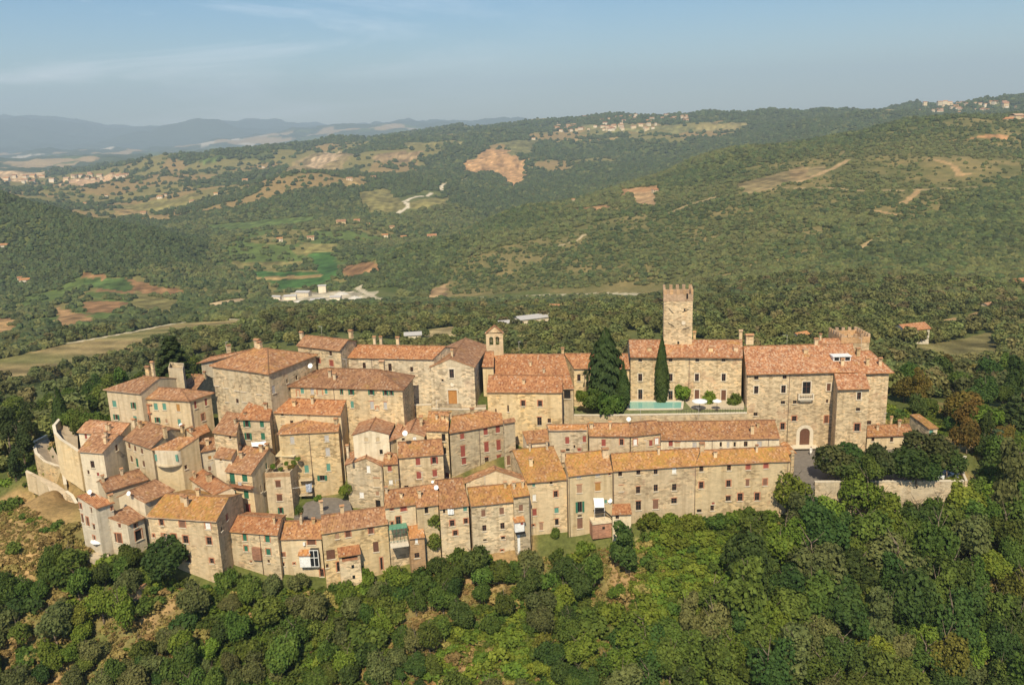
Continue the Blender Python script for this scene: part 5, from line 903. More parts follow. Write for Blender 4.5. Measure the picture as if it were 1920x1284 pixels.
# garden terrace
GZ = 24.3
gp = [P(4, x, y, GZ) for x, y in ((0, 1196), (1040, 1186), (1684, 1172), (1684, 1030), (640, 1040), (0, 1050))]
sheet('garden_lawn', gp, plain('lawn', (.15, .16, .06), .95, .35, .9), 7)
sheet('garden_path', [P(4, x, y, GZ + .03) for x, y in ((640, 1046), (1660, 1042), (1655, 1140), (1190, 1140), (1120, 1064), (640, 1066))], plain('gravel', (.50, .41, .28), .95, .12, 2))
wall_path('garden_wall', 'long rubble wall holding up the palazzo garden', [P(4, x, y, GZ + .35) for x, y in ((-120, 1198), (20, 1196), (520, 1196), (1040, 1188), (1684, 1176))], 8.5, .55, 'tan')
r = empty('garden_railing', P(4, 1045, 1184, GZ), 'thin iron railing along the palazzo garden wall', 'railing'); mb = MB(); a, b = P(4, 1048, 1184, GZ + .4) + [0, .25, 0], P(4, 1676, 1172, GZ + .4) + [0, .25, 0]
for i in range(28): p = a + (b - a) * i / 27; mb.tube(p, p + Z * .95, .025, n=4)
mb.build('post', IRON, r, P(4, 1045, 1184, GZ)); mb = MB()
for k in (.45, .95): mb.tube(a + Z * k, b + Z * k, .025, n=4)
mb.build('rail', IRON, r, P(4, 1045, 1184, GZ))
WTR, n_, l_, b_ = newmat('pool_water'); b_.inputs['Base Color'].default_value = (.22, .44, .36, 1); b_.inputs['Roughness'].default_value = .12
pp = [P(4, x, y, GZ + .12) for x, y in ((622, 1138), (1086, 1134), (1094, 1072), (632, 1072))]; sheet('pool_water', pp, WTR)
r = empty('pool_rim', pp[0] - Z * .1, 'pale stone rim around the turquoise garden pool', 'pool'); mb = MB()
for i in range(4):
    a, b = pp[i], pp[(i + 1) % 4]; d = unit(b - a); nn = np.array([-d[1], d[0], 0]); mb.box((a + b) / 2 - nn * .25 * (-1 if False else 1) + Z * .05, (b - a) / 2 + d * .2, nn * .22, Z * .1)
mb.build('rim', SILL, r, pp[0] - Z * .1)
# church square
ZS = 27.15
sheet('church_square', [P(3, x, y, ZS) for x, y in ((285, 775), (520, 770), (590, 808), (1010, 800), (1030, 690), (985, 560), (400, 560))], PAVE, 3)
wall_path('square_wall', 'stone parapet wall left of the church square railing', [P(3, x, y, ZS + .9) for x, y in ((262, 770), (400, 768), (522, 764))], 7, .5, 'tan')
wall_path('square_wall', 'low rubble wall under the church square railing', [P(3, x, y, ZS + .15) for x, y in ((524, 800), (800, 808), (1015, 800))], 6, .5, 'grey')
a, b = P(3, 590, 800, ZS + .2), P(3, 790, 802, ZS + .2); r = empty('iron_railing', a, 'dark iron railing before the church door', 'railing'); mb = MB()
for i in range(22): p = a + (b - a) * i / 21; mb.tube(p, p + Z * 1.05, .05 if i in (0, 21) else .02, n=4)
mb.build('baluster', IRON, r, a); mb = MB(); mb.tube(a + Z * 1.0, b + Z * 1.0, .03); mb.build('rail', IRON, r, a)
st = empty('stone_stair', P(3, 420, 740, ZS), 'stone stair climbing to the left side of the church', 'stairs'); mb = MB(); a, b = P(3, 375, 745, ZS), P(3, 500, 600, ZS + 2.5)
for i in range(12): p = a + (b - a) * (i / 12); mb.box(p + Z * .05 - Z * .6, np.array([1.5, 0, 0]), np.array([0, .45, 0]), Z * .75)
mb.build('steps', PAVE, st, P(3, 420, 740, ZS))
# village square below the tower house
sheet('village_square', [P(7, x, y, 14.9) for x, y in ((730, 640), (830, 520), (1010, 470), (1180, 505), (1200, 590), (960, 640))], TAR, 3)
# ---- ramp road and curved walls at the left end
mb = MB(); q = [P(1, x, y, z) for x, y, z in ((345, 800, 26.2), (335, 765, 26.4), (380, 712, 26.6), (440, 760, 26.3), (550, 785, 25.6), (560, 985, 22.8), (470, 925, 23.6), (400, 880, 24.6))]; c_ = P(1, 460, 850, 25)
for i in range(len(q)): mb.face([c_, q[i], q[(i + 1) % len(q)]])
tag(mb.build('ramp_road', PAVE, None, c_, c_), kind='structure')
wall_path('ramp_wall', 'pale curved retaining wall of the upper ramp', [P(1, x, y, z) for x, y, z in ((384, 698, 27.5), (328, 762, 27.2), (342, 826, 26.5), (396, 884, 25.5), (468, 930, 24.5), (556, 992, 23.4))], 8, .45, 'cream')
mb = MB(); q = [P(1, x, y, z) for x, y, z in ((175, 925, 20.6), (290, 862, 20.6), (320, 930, 20.2), (355, 1000, 19.6), (430, 1110, 18.6), (430, 1160, 17.8), (330, 1105, 18.4), (220, 1040, 19.6))]; c_ = P(1, 290, 990, 19)
for i in range(len(q)): mb.face([c_, q[i], q[(i + 1) % len(q)]])
tag(mb.build('lower_ramp', PAVE, None, c_, c_), kind='structure')
wall_path('ramp_wall', 'pale stone wall under the lower bend of the ramp', [P(1, x, y, z) for x, y, z in ((142, 905, 20.9), (172, 1010, 20), (250, 1080, 18.9), (330, 1112, 18.3), (408, 1140, 17.8), (432, 1290, 16.2))], 5.5, .45, 'tan')
wall_path('ramp_wall', 'low wall closing the back of the lower ramp', [P(1, x, y, z) for x, y, z in ((165, 905, 20.8), (285, 845, 20.9))], 3, .4, 'cream')
wall_path('roadside_wall', 'pale parapet following the lane below the ramp', [P(6, x, y, z) for x, y, z in ((75, 232, 17.4), (150, 265, 16.6), (255, 345, 15.4), (295, 440, 14.3), (305, 560, 13), (325, 620, 12.3))], 4, .4, 'cream')
mb = MB(); l1 = [P(6, x, y, z) for x, y, z in ((85, 215, 17.4), (180, 260, 16.7), (330, 330, 15.8), (410, 390, 15.4), (470, 470, 14.7), (500, 580, 13.6))]; l2 = [P(6, x, y, z) for x, y, z in ((80, 236, 17.3), (160, 275, 16.6), (262, 355, 15.6), (302, 440, 14.6), (315, 560, 13.3), (330, 620, 12.6))]
for i in range(5): mb.face([l2[i], l2[i + 1], l1[i + 1], l1[i]])
tag(mb.build('lane', plain('lane_gravel', (.46, .36, .24), .95, .2, 1.5), None, l1[0], l1[0]), kind='structure')
wall_path('garden_terrace_wall', 'patched rubble wall along the lane above the leftmost house', [P(6, x, y, z) for x, y, z in ((395, 392, 16.4), (440, 425, 16), (478, 490, 15))], 9, .4, 'tan')
# hut on the lower left slope
H('small hut with a tile roof among the lower left bushes', 6, (832, 1172), (963, 1188), (962, 1082), (1062, 1108), {'Y': 127.5}, 'shed', 'pink', 'bricko', [], name='garden_hut', cat='hut', group=None, pitch=10, o=.2)
# ---- pieces of life: patio parasol, parked car, people, garden furniture
def parasol(p, label, col, r=1.5):
    e = empty('parasol', p, label, 'parasol'); mb = MB(); n = 10; t = p + Z * 2.4
    for i in range(n):
        w0, w1 = 2 * math.pi * i / n, 2 * math.pi * (i + 1) / n; mb.face([t, p + Z * 2 + np.array([math.cos(w0), math.sin(w0), 0]) * r, p + Z * 2 + np.array([math.cos(w1), math.sin(w1), 0]) * r])
        mb.face([p + Z * 2 + np.array([math.cos(w0), math.sin(w0), 0]) * r, p + Z * 1.85 + np.array([math.cos(w0), math.sin(w0), 0]) * r, p + Z * 1.85 + np.array([math.cos(w1), math.sin(w1), 0]) * r, p + Z * 2 + np.array([math.cos(w1), math.sin(w1), 0]) * r])
    mb.build('canopy', col, e, p); mb = MB(); mb.tube(p, t + Z * .1, .04); mb.box(p + Z * .05, [.3, 0, 0], [0, .3, 0], Z * .05); mb.build('pole', IRON, e, p)
q = hitg(V(6, (690, 880))); sheet('patio', [P(6, x, y, q[2] + .3) for x, y in ((560, 900), (620, 935), (745, 905), (738, 860), (640, 840))], plain('patio_slabs', (.50, .40, .27), .9, .12, 2), .9); parasol(q + Z * .35, 'white parasol open on the patio below the leftmost house', LAUN)
for x, lb in ((1255, 'white garden parasol beside the palazzo pool'), (1412, 'small white parasol near the right shrubs of the palazzo garden')):
    parasol(P(4, x, 1150, GZ), lb, LAUN, 1.5 if x < 1300 else .9)
def car(p, ang, col, label):
    e = empty('parked_car', p, label, 'car'); e.rotation_euler = (0, 0, ang); X_, Y_ = np.array([1, 0, 0.]), np.array([0, 1, 0.]); mb = MB()
    sec = [(-2.0, .55, .75), (-1.9, .35, .95), (-.9, .3, 1.0), (.7, .3, .98), (1.6, .3, .85), (2.0, .35, .7)]
    for (x0, a0, b0), (x1, a1, b1) in zip(sec[:-1], sec[1:]):
        for s in (-1, 1): mb.face([[x0, s * .82, a0], [x1, s * .82, a1], [x1, s * .8, b1], [x0, s * .8, b0]])
        mb.face([[x0, -.8, b0], [x1, -.8, b1], [x1, .8, b1], [x0, .8, b0]])
    for x0, a0, b0 in (sec[0], sec[-1]): mb.face([[x0, -.82, a0], [x0, .82, a0], [x0, .8, b0], [x0, -.8, b0]])
    mb.box([-.25, 0, 1.44], X_ * .8, Y_ * .58, Z * .03); mb.build('body', col, e); mb = MB(); t = 1.42
    for s in (-1, 1): mb.face([[-1.6, s * .76, .97], [.9, s * .76, .96], [.5, s * .6, t], [-1.05, s * .6, t]])
    mb.face([[.9, -.76, .96], [.9, .76, .96], [.5, .6, t], [.5, -.6, t]]); mb.face([[-1.6, -.76, .97], [-1.6, .76, .97], [-1.05, .6, t], [-1.05, -.6, t]]); mb.build('glass', GLS, e)
    for x0 in (-1.25, 1.3):
        for s in (-1, 1): mb = MB(); mb.tube([x0, s * .66, .32], [x0, s * .84, .32], .32, n=12); mb.build('wheel', IRON, e)
PAINT, n_, l_, b_ = newmat('car_paint'); b_.inputs['Base Color'].default_value = (.7, .72, .72, 1); b_.inputs['Roughness'].default_value = .25
car(PZ_((1779, 903), 15.4) + [0, 1.4, 0], .05, PAINT, 'white car parked in the shade behind the plaza retaining wall')
def person(p, face, top, legs, label):
    """standing figure grown on a joint skeleton"""
    e = empty('person', p, label, 'person'); e.rotation_euler = (0, 0, face)
    J = [(0, 0, .95), (0, 0, 1.15), (0, 0, 1.38), (0, -.01, 1.5), (0, -.02, 1.62), (0, -.03, 1.74), (-.1, 0, .9), (-.12, -.02, .5), (-.12, .02, .08), (-.12, -.16, .04), (.1, 0, .9), (.13, .03, .5), (.15, .1, .08), (.15, -.08, .04), (-.19, 0, 1.40), (-.27, .02, 1.12), (-.25, -.10, .88), (-.25, -.13, .80), (.19, 0, 1.40), (.28, .0, 1.12), (.26, -.12, .90), (.26, -.15, .82)]
    E = [(0, 1), (1, 2), (2, 3), (3, 4), (4, 5), (0, 6), (6, 7), (7, 8), (8, 9), (0, 10), (10, 11), (11, 12), (12, 13), (2, 14), (14, 15), (15, 16), (16, 17), (2, 18), (18, 19), (19, 20), (20, 21)]
    Rr = [.14, .135, .16, .06, .10, .085, .10, .07, .045, .035, .10, .07, .045, .035, .07, .05, .038, .035, .07, .05, .038, .035]
    me = bpy.data.meshes.new('person_body'); me.from_pydata(J, E, []); o = link('body', me, e)
    o.modifiers.new('skin', 'SKIN'); sv = me.skin_vertices[0].data
    for i, r_ in enumerate(Rr): sv[i].radius = (r_, r_ * .8)
    sv[0].use_root = True; ss = o.modifiers.new('sub', 'SUBSURF'); ss.levels = 1; ss.render_levels = 1; me.materials.append(top)
    mb = MB(); mb.tube([-.11, 0, .92], [-.12, 0, .1], .115, .085, 8); mb.tube([.11, 0, .92], [.14, .05, .1], .115, .085, 8); mb.build('trousers', legs, e)
    mb = MB(); mb.tube([0, -.02, 1.56], [0, -.03, 1.80], .10, .06, 9); mb.tube([0, .01, 1.66], [0, .0, 1.83], .108, .05, 9); mb.build('hair', BRN, e)
NAVY = plain('navy_cloth', (.03, .035, .06)); SKINW = plain('white_shirt', (.72, .68, .62))
person(PZ_((1520, 853), 15.4), .3, SKINW, SKINW, 'person in white standing on the plaza left of the other one'); person(PZ_((1534, 853), 15.4), -.5, SKINW, NAVY, 'person in a white top and dark trousers by the plaza trees')
# ------------------------------------------------------------------ land cover: fields, clearings, quarry, roads (world outlines)
def wpoly(pts): return [hitg(p)[:2] for p in pts]
TAN, TANG, GREEN, GRS, BROWN = (.30, .21, .095), (.19, .165, .065), (.055, .115, .030), (.10, .135, .04), (.23, .13, .065)
FIELDS = [(p, c) for p, c in (
    ([(-60, 720), (60, 716), (140, 690), (300, 645), (505, 612), (505, 604), (430, 601), (330, 606), (250, 622), (130, 643), (0, 672), (-60, 680)], (.27, .205, .10)),
    ([(430, 490), (572, 487), (575, 497), (440, 504)], TANG), ([(440, 504), (602, 511), (602, 517), (500, 522)], GREEN), ([(475, 521), (603, 513), (606, 518), (505, 526)], TAN), ([(505, 526), (606, 518), (612, 530), (520, 543)], GREEN),
    ([(580, 476), (625, 472), (640, 518), (608, 525)], GREEN), ([(632, 497), (700, 490), (722, 508), (655, 524)], BROWN), ([(560, 455), (640, 458), (630, 470), (575, 474)], TANG),
    ([(150, 527), (240, 520), (262, 535), (235, 548), (165, 540)], (.075, .115, .035)), ([(235, 522), (345, 545), (330, 560), (255, 545)], BROWN), ([(255, 545), (335, 562), (330, 584), (240, 578)], TANG), ([(160, 548), (240, 550), (236, 562), (160, 560)], GRS), ([(155, 566), (236, 565), (236, 586), (160, 586)], BROWN), ([(160, 586), (240, 588), (225, 600), (175, 598)], GRS),
    ([(104, 575), (165, 590), (185, 605), (108, 614)], (.33, .20, .10)), ([(-40, 595), (30, 600), (32, 630), (-40, 634)], (.34, .21, .10)), ([(145, 512), (200, 516), (200, 524), (150, 520)], BROWN),
    ([(378, 422), (590, 406), (606, 414), (480, 432), (392, 432)], GRS), ([(225, 386), (300, 370), (372, 363), (362, 386), (240, 396)], TANG), ([(200, 392), (262, 396), (275, 404), (210, 402)], TAN), ([(255, 405), (320, 402), (318, 416), (270, 412)], TAN),
    ([(525, 322), (560, 300), (640, 283), (662, 290), (560, 326)], (.24, .18, .09)), ([(570, 310), (635, 285), (640, 294), (585, 318)], (.42, .30, .19)), ([(640, 336), (682, 328), (692, 346), (650, 352)], TAN), ([(668, 362), (730, 354), (762, 392), (690, 402)], TANG), ([(750, 382), (850, 364), (842, 386), (770, 392)], TANG), ([(740, 270), (850, 262), (880, 268), (760, 282)], TANG), ([(370, 302), (420, 292), (425, 300), (380, 312)], GRS), ([(700, 290), (790, 284), (780, 300), (710, 305)], (.26, .18, .10)),
    ([(865, 311), (925, 278), (985, 300), (990, 332), (962, 352), (930, 322), (880, 325)], (.42, .245, .12)), ([(940, 268), (1010, 262), (1000, 290), (960, 292)], (.15, .14, .06)),
    ([(1380, 346), (1470, 322), (1552, 308), (1542, 326), (1470, 346), (1400, 366)], (.20, .155, .08)), ([(1478, 318), (1520, 312), (1508, 338), (1482, 338)], (.24, .17, .09)), ([(1748, 270), (1830, 257), (1893, 252), (1890, 262), (1780, 264)], (.40, .22, .11)), ([(1160, 355), (1240, 347), (1235, 360), (1165, 366)], (.26, .15, .08)), ([(1060, 392), (1140, 383), (1145, 390), (1075, 398)], (.26, .15, .08)), ([(1185, 362), (1230, 358), (1228, 385), (1190, 382)], (.32, .21, .12)),
    ([(482, 561), (560, 546), (660, 546), (700, 558), (690, 572), (600, 573), (520, 574)], (.52, .45, .35)), ([(380, 572), (440, 560), (480, 560), (470, 572), (400, 580)], (.42, .31, .19)), ([(800, 545), (840, 530), (835, 560), (810, 562)], (.27, .18, .10)),
    ([(-40, 316), (95, 318), (60, 332), (-40, 336)], (.50, .35, .22)), ([(112, 336), (240, 325), (252, 334), (130, 345)], (.46, .30, .19)), ([(1692, 648), (1860, 620), (1885, 690), (1710, 692)], (.155, .135, .06)), ([(1760, 600), (1840, 585), (1835, 605), (1770, 612)], (.33, .23, .12)), ([(1885, 555), (1960, 550), (1960, 575), (1890, 572)], GRS), ([(1080, 236), (1200, 238), (1290, 232), (1395, 236), (1290, 250), (1120, 252)], (.17, .16, .07)), ([(1300, 235), (1410, 230), (1400, 240), (1320, 246)], (.24, .2, .09)), ([(1040, 262), (1160, 258), (1150, 264), (1050, 268)], TAN), ([(760, 622), (850, 612), (900, 622), (800, 640)], (.28, .22, .12)))]
FIELDS = [(wpoly(p), c) for p, c in FIELDS]
SCRUB = [wpoly([(800, 560), (840, 500), (900, 470), (1100, 420), (1300, 385), (1420, 390), (1560, 430), (1600, 470), (1450, 500), (1340, 540), (1230, 550), (1000, 545)]), wpoly([(1100, 400), (1300, 345), (1450, 300), (1700, 240), (1920, 225), (1920, 330), (1700, 420), (1500, 400), (1300, 385)])]
MEADOW = wpoly([(395, 500), (450, 440), (640, 420), (740, 430), (720, 480), (640, 550), (480, 560), (380, 580), (330, 570), (400, 520)])
MEADOW2 = wpoly([(-40, 575), (60, 548), (150, 512), (250, 515), (345, 540), (400, 566), (350, 590), (230, 600), (120, 622), (-40, 640)])
ROADS = [(wpoly(q), w, c) for q, w, c in (
    ([(505, 607), (470, 600), (400, 598), (330, 606), (250, 622), (130, 643)], 4.5, (.52, .45, .34)), ([(60, 714), (180, 680), (300, 655), (400, 630)], 5, (.36, .26, .14)),
    ([(1236, 556), (1190, 551), (1130, 551), (1000, 554), (860, 559), (740, 565), (690, 556), (700, 548)], 9, (.42, .37, .27)), ([(700, 556), (670, 540), (690, 530)], 6, (.5, .43, .33)),
    ([(1250, 402), (1290, 385), (1340, 370), (1420, 356), (1530, 353), (1600, 357), (1720, 356), (1850, 351)], 5, (.36, .26, .15)), ([(1495, 342), (1540, 325), (1590, 300)], 7, (.36, .25, .14)), ([(1742, 298), (1790, 312), (1800, 330), (1815, 326)], 6, (.38, .25, .13)), ([(1690, 384), (1722, 358)], 6, (.38, .25, .13)), ([(1640, 395), (1685, 404)], 6, (.38, .25, .13)), ([(1625, 473), (1620, 460), (1650, 445), (1668, 444)], 5, (.40, .29, .16)), ([(1675, 462), (1695, 459)], 5, (.40, .29, .16)),
    ([(1195, 1013), (1290, 1011), (1386, 1004)], .9, (.30, .26, .12)), ([(832, 345), (825, 355), (850, 362)], 7, (.6, .52, .42)), ([(745, 400), (765, 388), (758, 378), (810, 362)], 8, (.6, .52, .42)), ([(1050, 460), (1085, 450), (1095, 440)], 4, (.45, .36, .24)), ([(830, 345), (900, 325), (930, 320)], 5, (.42, .32, .2)))]
def landcol(x, y):
    """own colour of the soil and low growth at (x, y), and the share of it that trees may cover"""
    r = np.hypot(x, y); n1 = fbm(x / 40, y / 40, 1); n2 = fbm(x / 9, y / 9, 2); n3 = fbm(x / 220, y / 220, 4)
    c = np.empty(x.shape + (3,)); k = np.clip(.5 + .9 * n1 + .5 * n2, 0, 1)[..., None]
    c[:] = np.array([.070, .092, .026]) * (1 - k) + np.array([.135, .14, .05]) * k
    t = np.ones(x.shape)
    dry = np.clip((n1 + n2 * .8 - .17) * 3.5, 0, 1)[..., None] * np.clip(1 - (r - 230) / 60, 0, 1)[..., None]
    c = c * (1 - dry) + np.array([.30, .20, .105]) * dry
    left = np.clip(1 - np.hypot((x + 92) / 18, (y - 143) / 26), 0, 1)[..., None]; left = np.clip(left * 3, 0, 1); c = c * (1 - left) + np.array([.33, .225, .11]) * (1 + .5 * n2[..., None]) * left
    far = np.clip((r - 2600) / 2500, 0, 1)[..., None]; c = c * (1 - far) + (np.array([.045, .062, .022]) + .03 * k) * far
    for s in SCRUB:
        m = inpoly(x, y, s); e = (np.array([.115, .115, .044]) + np.clip(n1[..., None] + .3 * n3[..., None] + .1, 0, .6) * np.array([.20, .115, .065])); c[m] = e[m]; t[m] = np.clip(.62 - 1.5 * n3[m] - .9 * n1[m], .08, 1)
    m = inpoly(x, y, MEADOW); q = vnoise(x / 70, y / 70, 3); e = np.where((q > .05)[..., None], np.array(GRS), np.array(TANG)) * (1 + .5 * n2[..., None]); c[m] = e[m]; t[m] = np.where(n1[m] > .12, .9, .10)
    m = inpoly(x, y, MEADOW2); q = vnoise(x / 45 + .3 * y / 45, y / 90, 5); e = np.where((q > .12)[..., None], np.array(GRS), np.where((q > -.12)[..., None], np.array(TANG), np.array(BROWN))) * (1 + .5 * n2[..., None]); c[m] = e[m]; t[m] = np.where((n1[m] > .15) | (np.abs(q[m] - .12) < .03), .85, .06)
    # broken patchwork in the far hills
    mm = (r > 1500) & (r < 5200) & (fbm(x / 340, y / 340, 5, 3) > .08) & (x < 500 + (r - 3000)); e = np.where((vnoise(x / 120, y / 160, 2) > .0)[..., None], np.array(TANG), np.array(TAN) * .85); c[mm] = e[mm]; t[mm] = .12
    pl = (r > 5500) & (r < 13500); q = vnoise(x / 420, y / 700, 3); q2 = vnoise(x / 260, y / 420, 1); mm = pl & (q > .2); c[mm] = np.array([.34, .25, .15]); mm = pl & (q2 > .27); c[mm] = np.array([.10, .13, .05]); mm = pl & (q2 < -.38); c[mm] = np.array([.5, .44, .38]); t[pl] = 0; t[r > 5500] = 0
    wx, wy = x + n2 * 5 + n1 * np.clip((r - 1500) / 40, 0, 30), y + n2 * 8 + n1 * np.clip((r - 1500) / 25, 0, 60)
    for i, (p, col) in enumerate(FIELDS):
        m = inpoly(wx, wy, p)
        if not m.any(): continue
        e = np.array(col) * (1 + .35 * n2[m][:, None] + .35 * n1[m][:, None])
        if i: a_ = i * 1.3; e = e * (1 + .16 * np.sin((x[m] * math.cos(a_ * .3) + y[m] * .25 * math.sin(a_)) / 2.6) + .5 * n2[m] + .5 * fbm(x[m] / 18, y[m] / 40, 3))[:, None]
        if i == 0:
            sx_ = (x[m] * .35 + y[m] * .94); st = np.sin(sx_ / 3.1 + fbm(x[m] / 60, y[m] / 60, 3) * 3) * .5 + vnoise(sx_ / 9, x[m] / 160, 2) * 1.3; e = e * (1 + .55 * st[:, None]) ; g = np.clip(-x[m] / 300 - .75 + vnoise(sx_ / 14, x[m] / 200, 4) * 1.2, 0, 1)[:, None]; e = e * (1 - g) + np.array([.11, .135, .04]) * g
        c[m] = e; t[m] = 0.0
    for p, w, col in ROADS:
        d = segd(x, y, p); m = d < w * (.6 + .25 * n2); c[m] = np.array(col) * (1 + .25 * n2[m][:, None]); t[d < w * (3.4 if w >= 8 else 1.2)] = 0
    return np.clip(c, .01, .9), t
na, nr = 880, 900
az = np.radians(np.linspace(-52, 52, na)); rr = np.exp(np.linspace(math.log(45), math.log(23500), nr))
A_, R_ = np.meshgrid(az, rr, indexing='ij'); X = R_ * np.sin(A_); Y = R_ * np.cos(A_); ZZ = G(X, Y)
ZZ = ZZ + .35 * fbm(X / 3.0, Y / 3.0, 3) * np.clip((R_ - 90) / 40, 0, 1) * np.clip(np.abs(R_ - 150) / 60 + .2, 0, 1)
lc, _t = landcol(X, Y)
me = bpy.data.meshes.new('terrain'); co = np.stack([X, Y, ZZ], -1).reshape(-1, 3).astype(np.float32); nv = len(co)
i = np.arange(na - 1)[:, None] * nr + np.arange(nr - 1)[None]; f = np.stack([i, i + nr, i + nr + 1, i + 1], -1).reshape(-1, 4).astype(np.int32); nf = len(f)
me.vertices.add(nv); me.vertices.foreach_set('co', co.ravel()); me.loops.add(nf * 4); me.loops.foreach_set('vertex_index', f.ravel()); me.polygons.add(nf); me.polygons.foreach_set('loop_start', np.arange(0, nf * 4, 4, dtype=np.int32)); me.polygons.foreach_set('use_smooth', np.ones(nf, bool)); me.update()
ca = me.color_attributes.new('land', 'FLOAT_COLOR', 'POINT'); ca.data.foreach_set('color', np.concatenate([lc.reshape(-1, 3), np.ones((nv, 1))], 1).astype(np.float32).ravel())
LAND, N_, L_, B_ = newmat('land'); at_ = N_.new('ShaderNodeAttribute'); at_.attribute_name = 'land'; geo = N_.new('ShaderNodeNewGeometry')
n_ = noise(N_, L_, geo.outputs['Position'], 1.3, 5, .7); r_ = ramp(N_, [(.3, (.62, .62, .6)), (.7, (1.4, 1.36, 1.25))]); L_.new(n_.outputs['Fac'], r_.inputs[0]); n2_ = noise(N_, L_, geo.outputs['Position'], .09, 4, .7); r2_ = ramp(N_, [(.3, (.75, .78, .7)), (.7, (1.25, 1.2, 1.15))]); L_.new(n2_.outputs['Fac'], r2_.inputs[0])
c_ = mixc(N_, L_, 1, mixc(N_, L_, 1, at_.outputs['Color'], r_.outputs[0], 'MULTIPLY'), r2_.outputs[0], 'MULTIPLY'); L_.new(c_, B_.inputs['Base Color']); B_.inputs['Roughness'].default_value = 1; B_.inputs['Specular IOR Level'].default_value = .1
me.materials.append(LAND); tag(link('terrain', me), kind='structure')
# ------------------------------------------------------------------ trees
RS = np.random.RandomState(11)
def quads_mesh(name, C, Nn, sz, asp=1.0, fold=.25, up=None):
    """leaf clumps: one bent quad (two triangles) per centre C, facing Nn"""
    n = len(C); t = np.cross(Nn, RS.normal(size=(n, 3))) if up is None else np.cross(Nn, up); t /= np.linalg.norm(t, axis=1)[:, None] + 1e-9; b = np.cross(Nn, t); s = sz[:, None]
    p0 = C - t * s; p1 = C - b * s * asp + Nn * s * fold; p2 = C + t * s; p3 = C + b * s * asp + Nn * s * fold
    V_ = np.stack([p0, p1, p2, p3], 1).reshape(-1, 3); F = np.arange(4 * n).reshape(n, 4); T = np.concatenate([F[:, [0, 1, 2]], F[:, [0, 2, 3]]])
    return V_, T
def mesh_np(name, V_, T, mats, midx=None):
    me = bpy.data.meshes.new(name); V_ = np.asarray(V_, np.float32); T = np.asarray(T, np.int32); k = T.shape[1]
    me.vertices.add(len(V_)); me.vertices.foreach_set('co', V_.ravel()); me.loops.add(T.size); me.loops.foreach_set('vertex_index', T.ravel()); me.polygons.add(len(T)); me.polygons.foreach_set('loop_start', np.arange(0, T.size, k, dtype=np.int32)); me.update()
    for m_ in mats: me.materials.append(m_)
    return me
def lobes_broad(R, Hh, n, low=.25):
    L_ = []; lean = RS.normal(size=2) * R * .22
    for i in range(n):
        d = RS.normal(size=3); d /= np.linalg.norm(d); d[2] = abs(d[2]) * 1.05 - low * RS.rand(); q = RS.rand() ** .4 * RS.uniform(.75, 1.25)
        c = np.array([d[0] * R * .66 * q + lean[0] * d[2], d[1] * R * .66 * q + lean[1] * d[2], Hh * (.48 + .38 * d[2] * q)]); L_.append((c, R * RS.uniform(.17, .46)))
    return L_
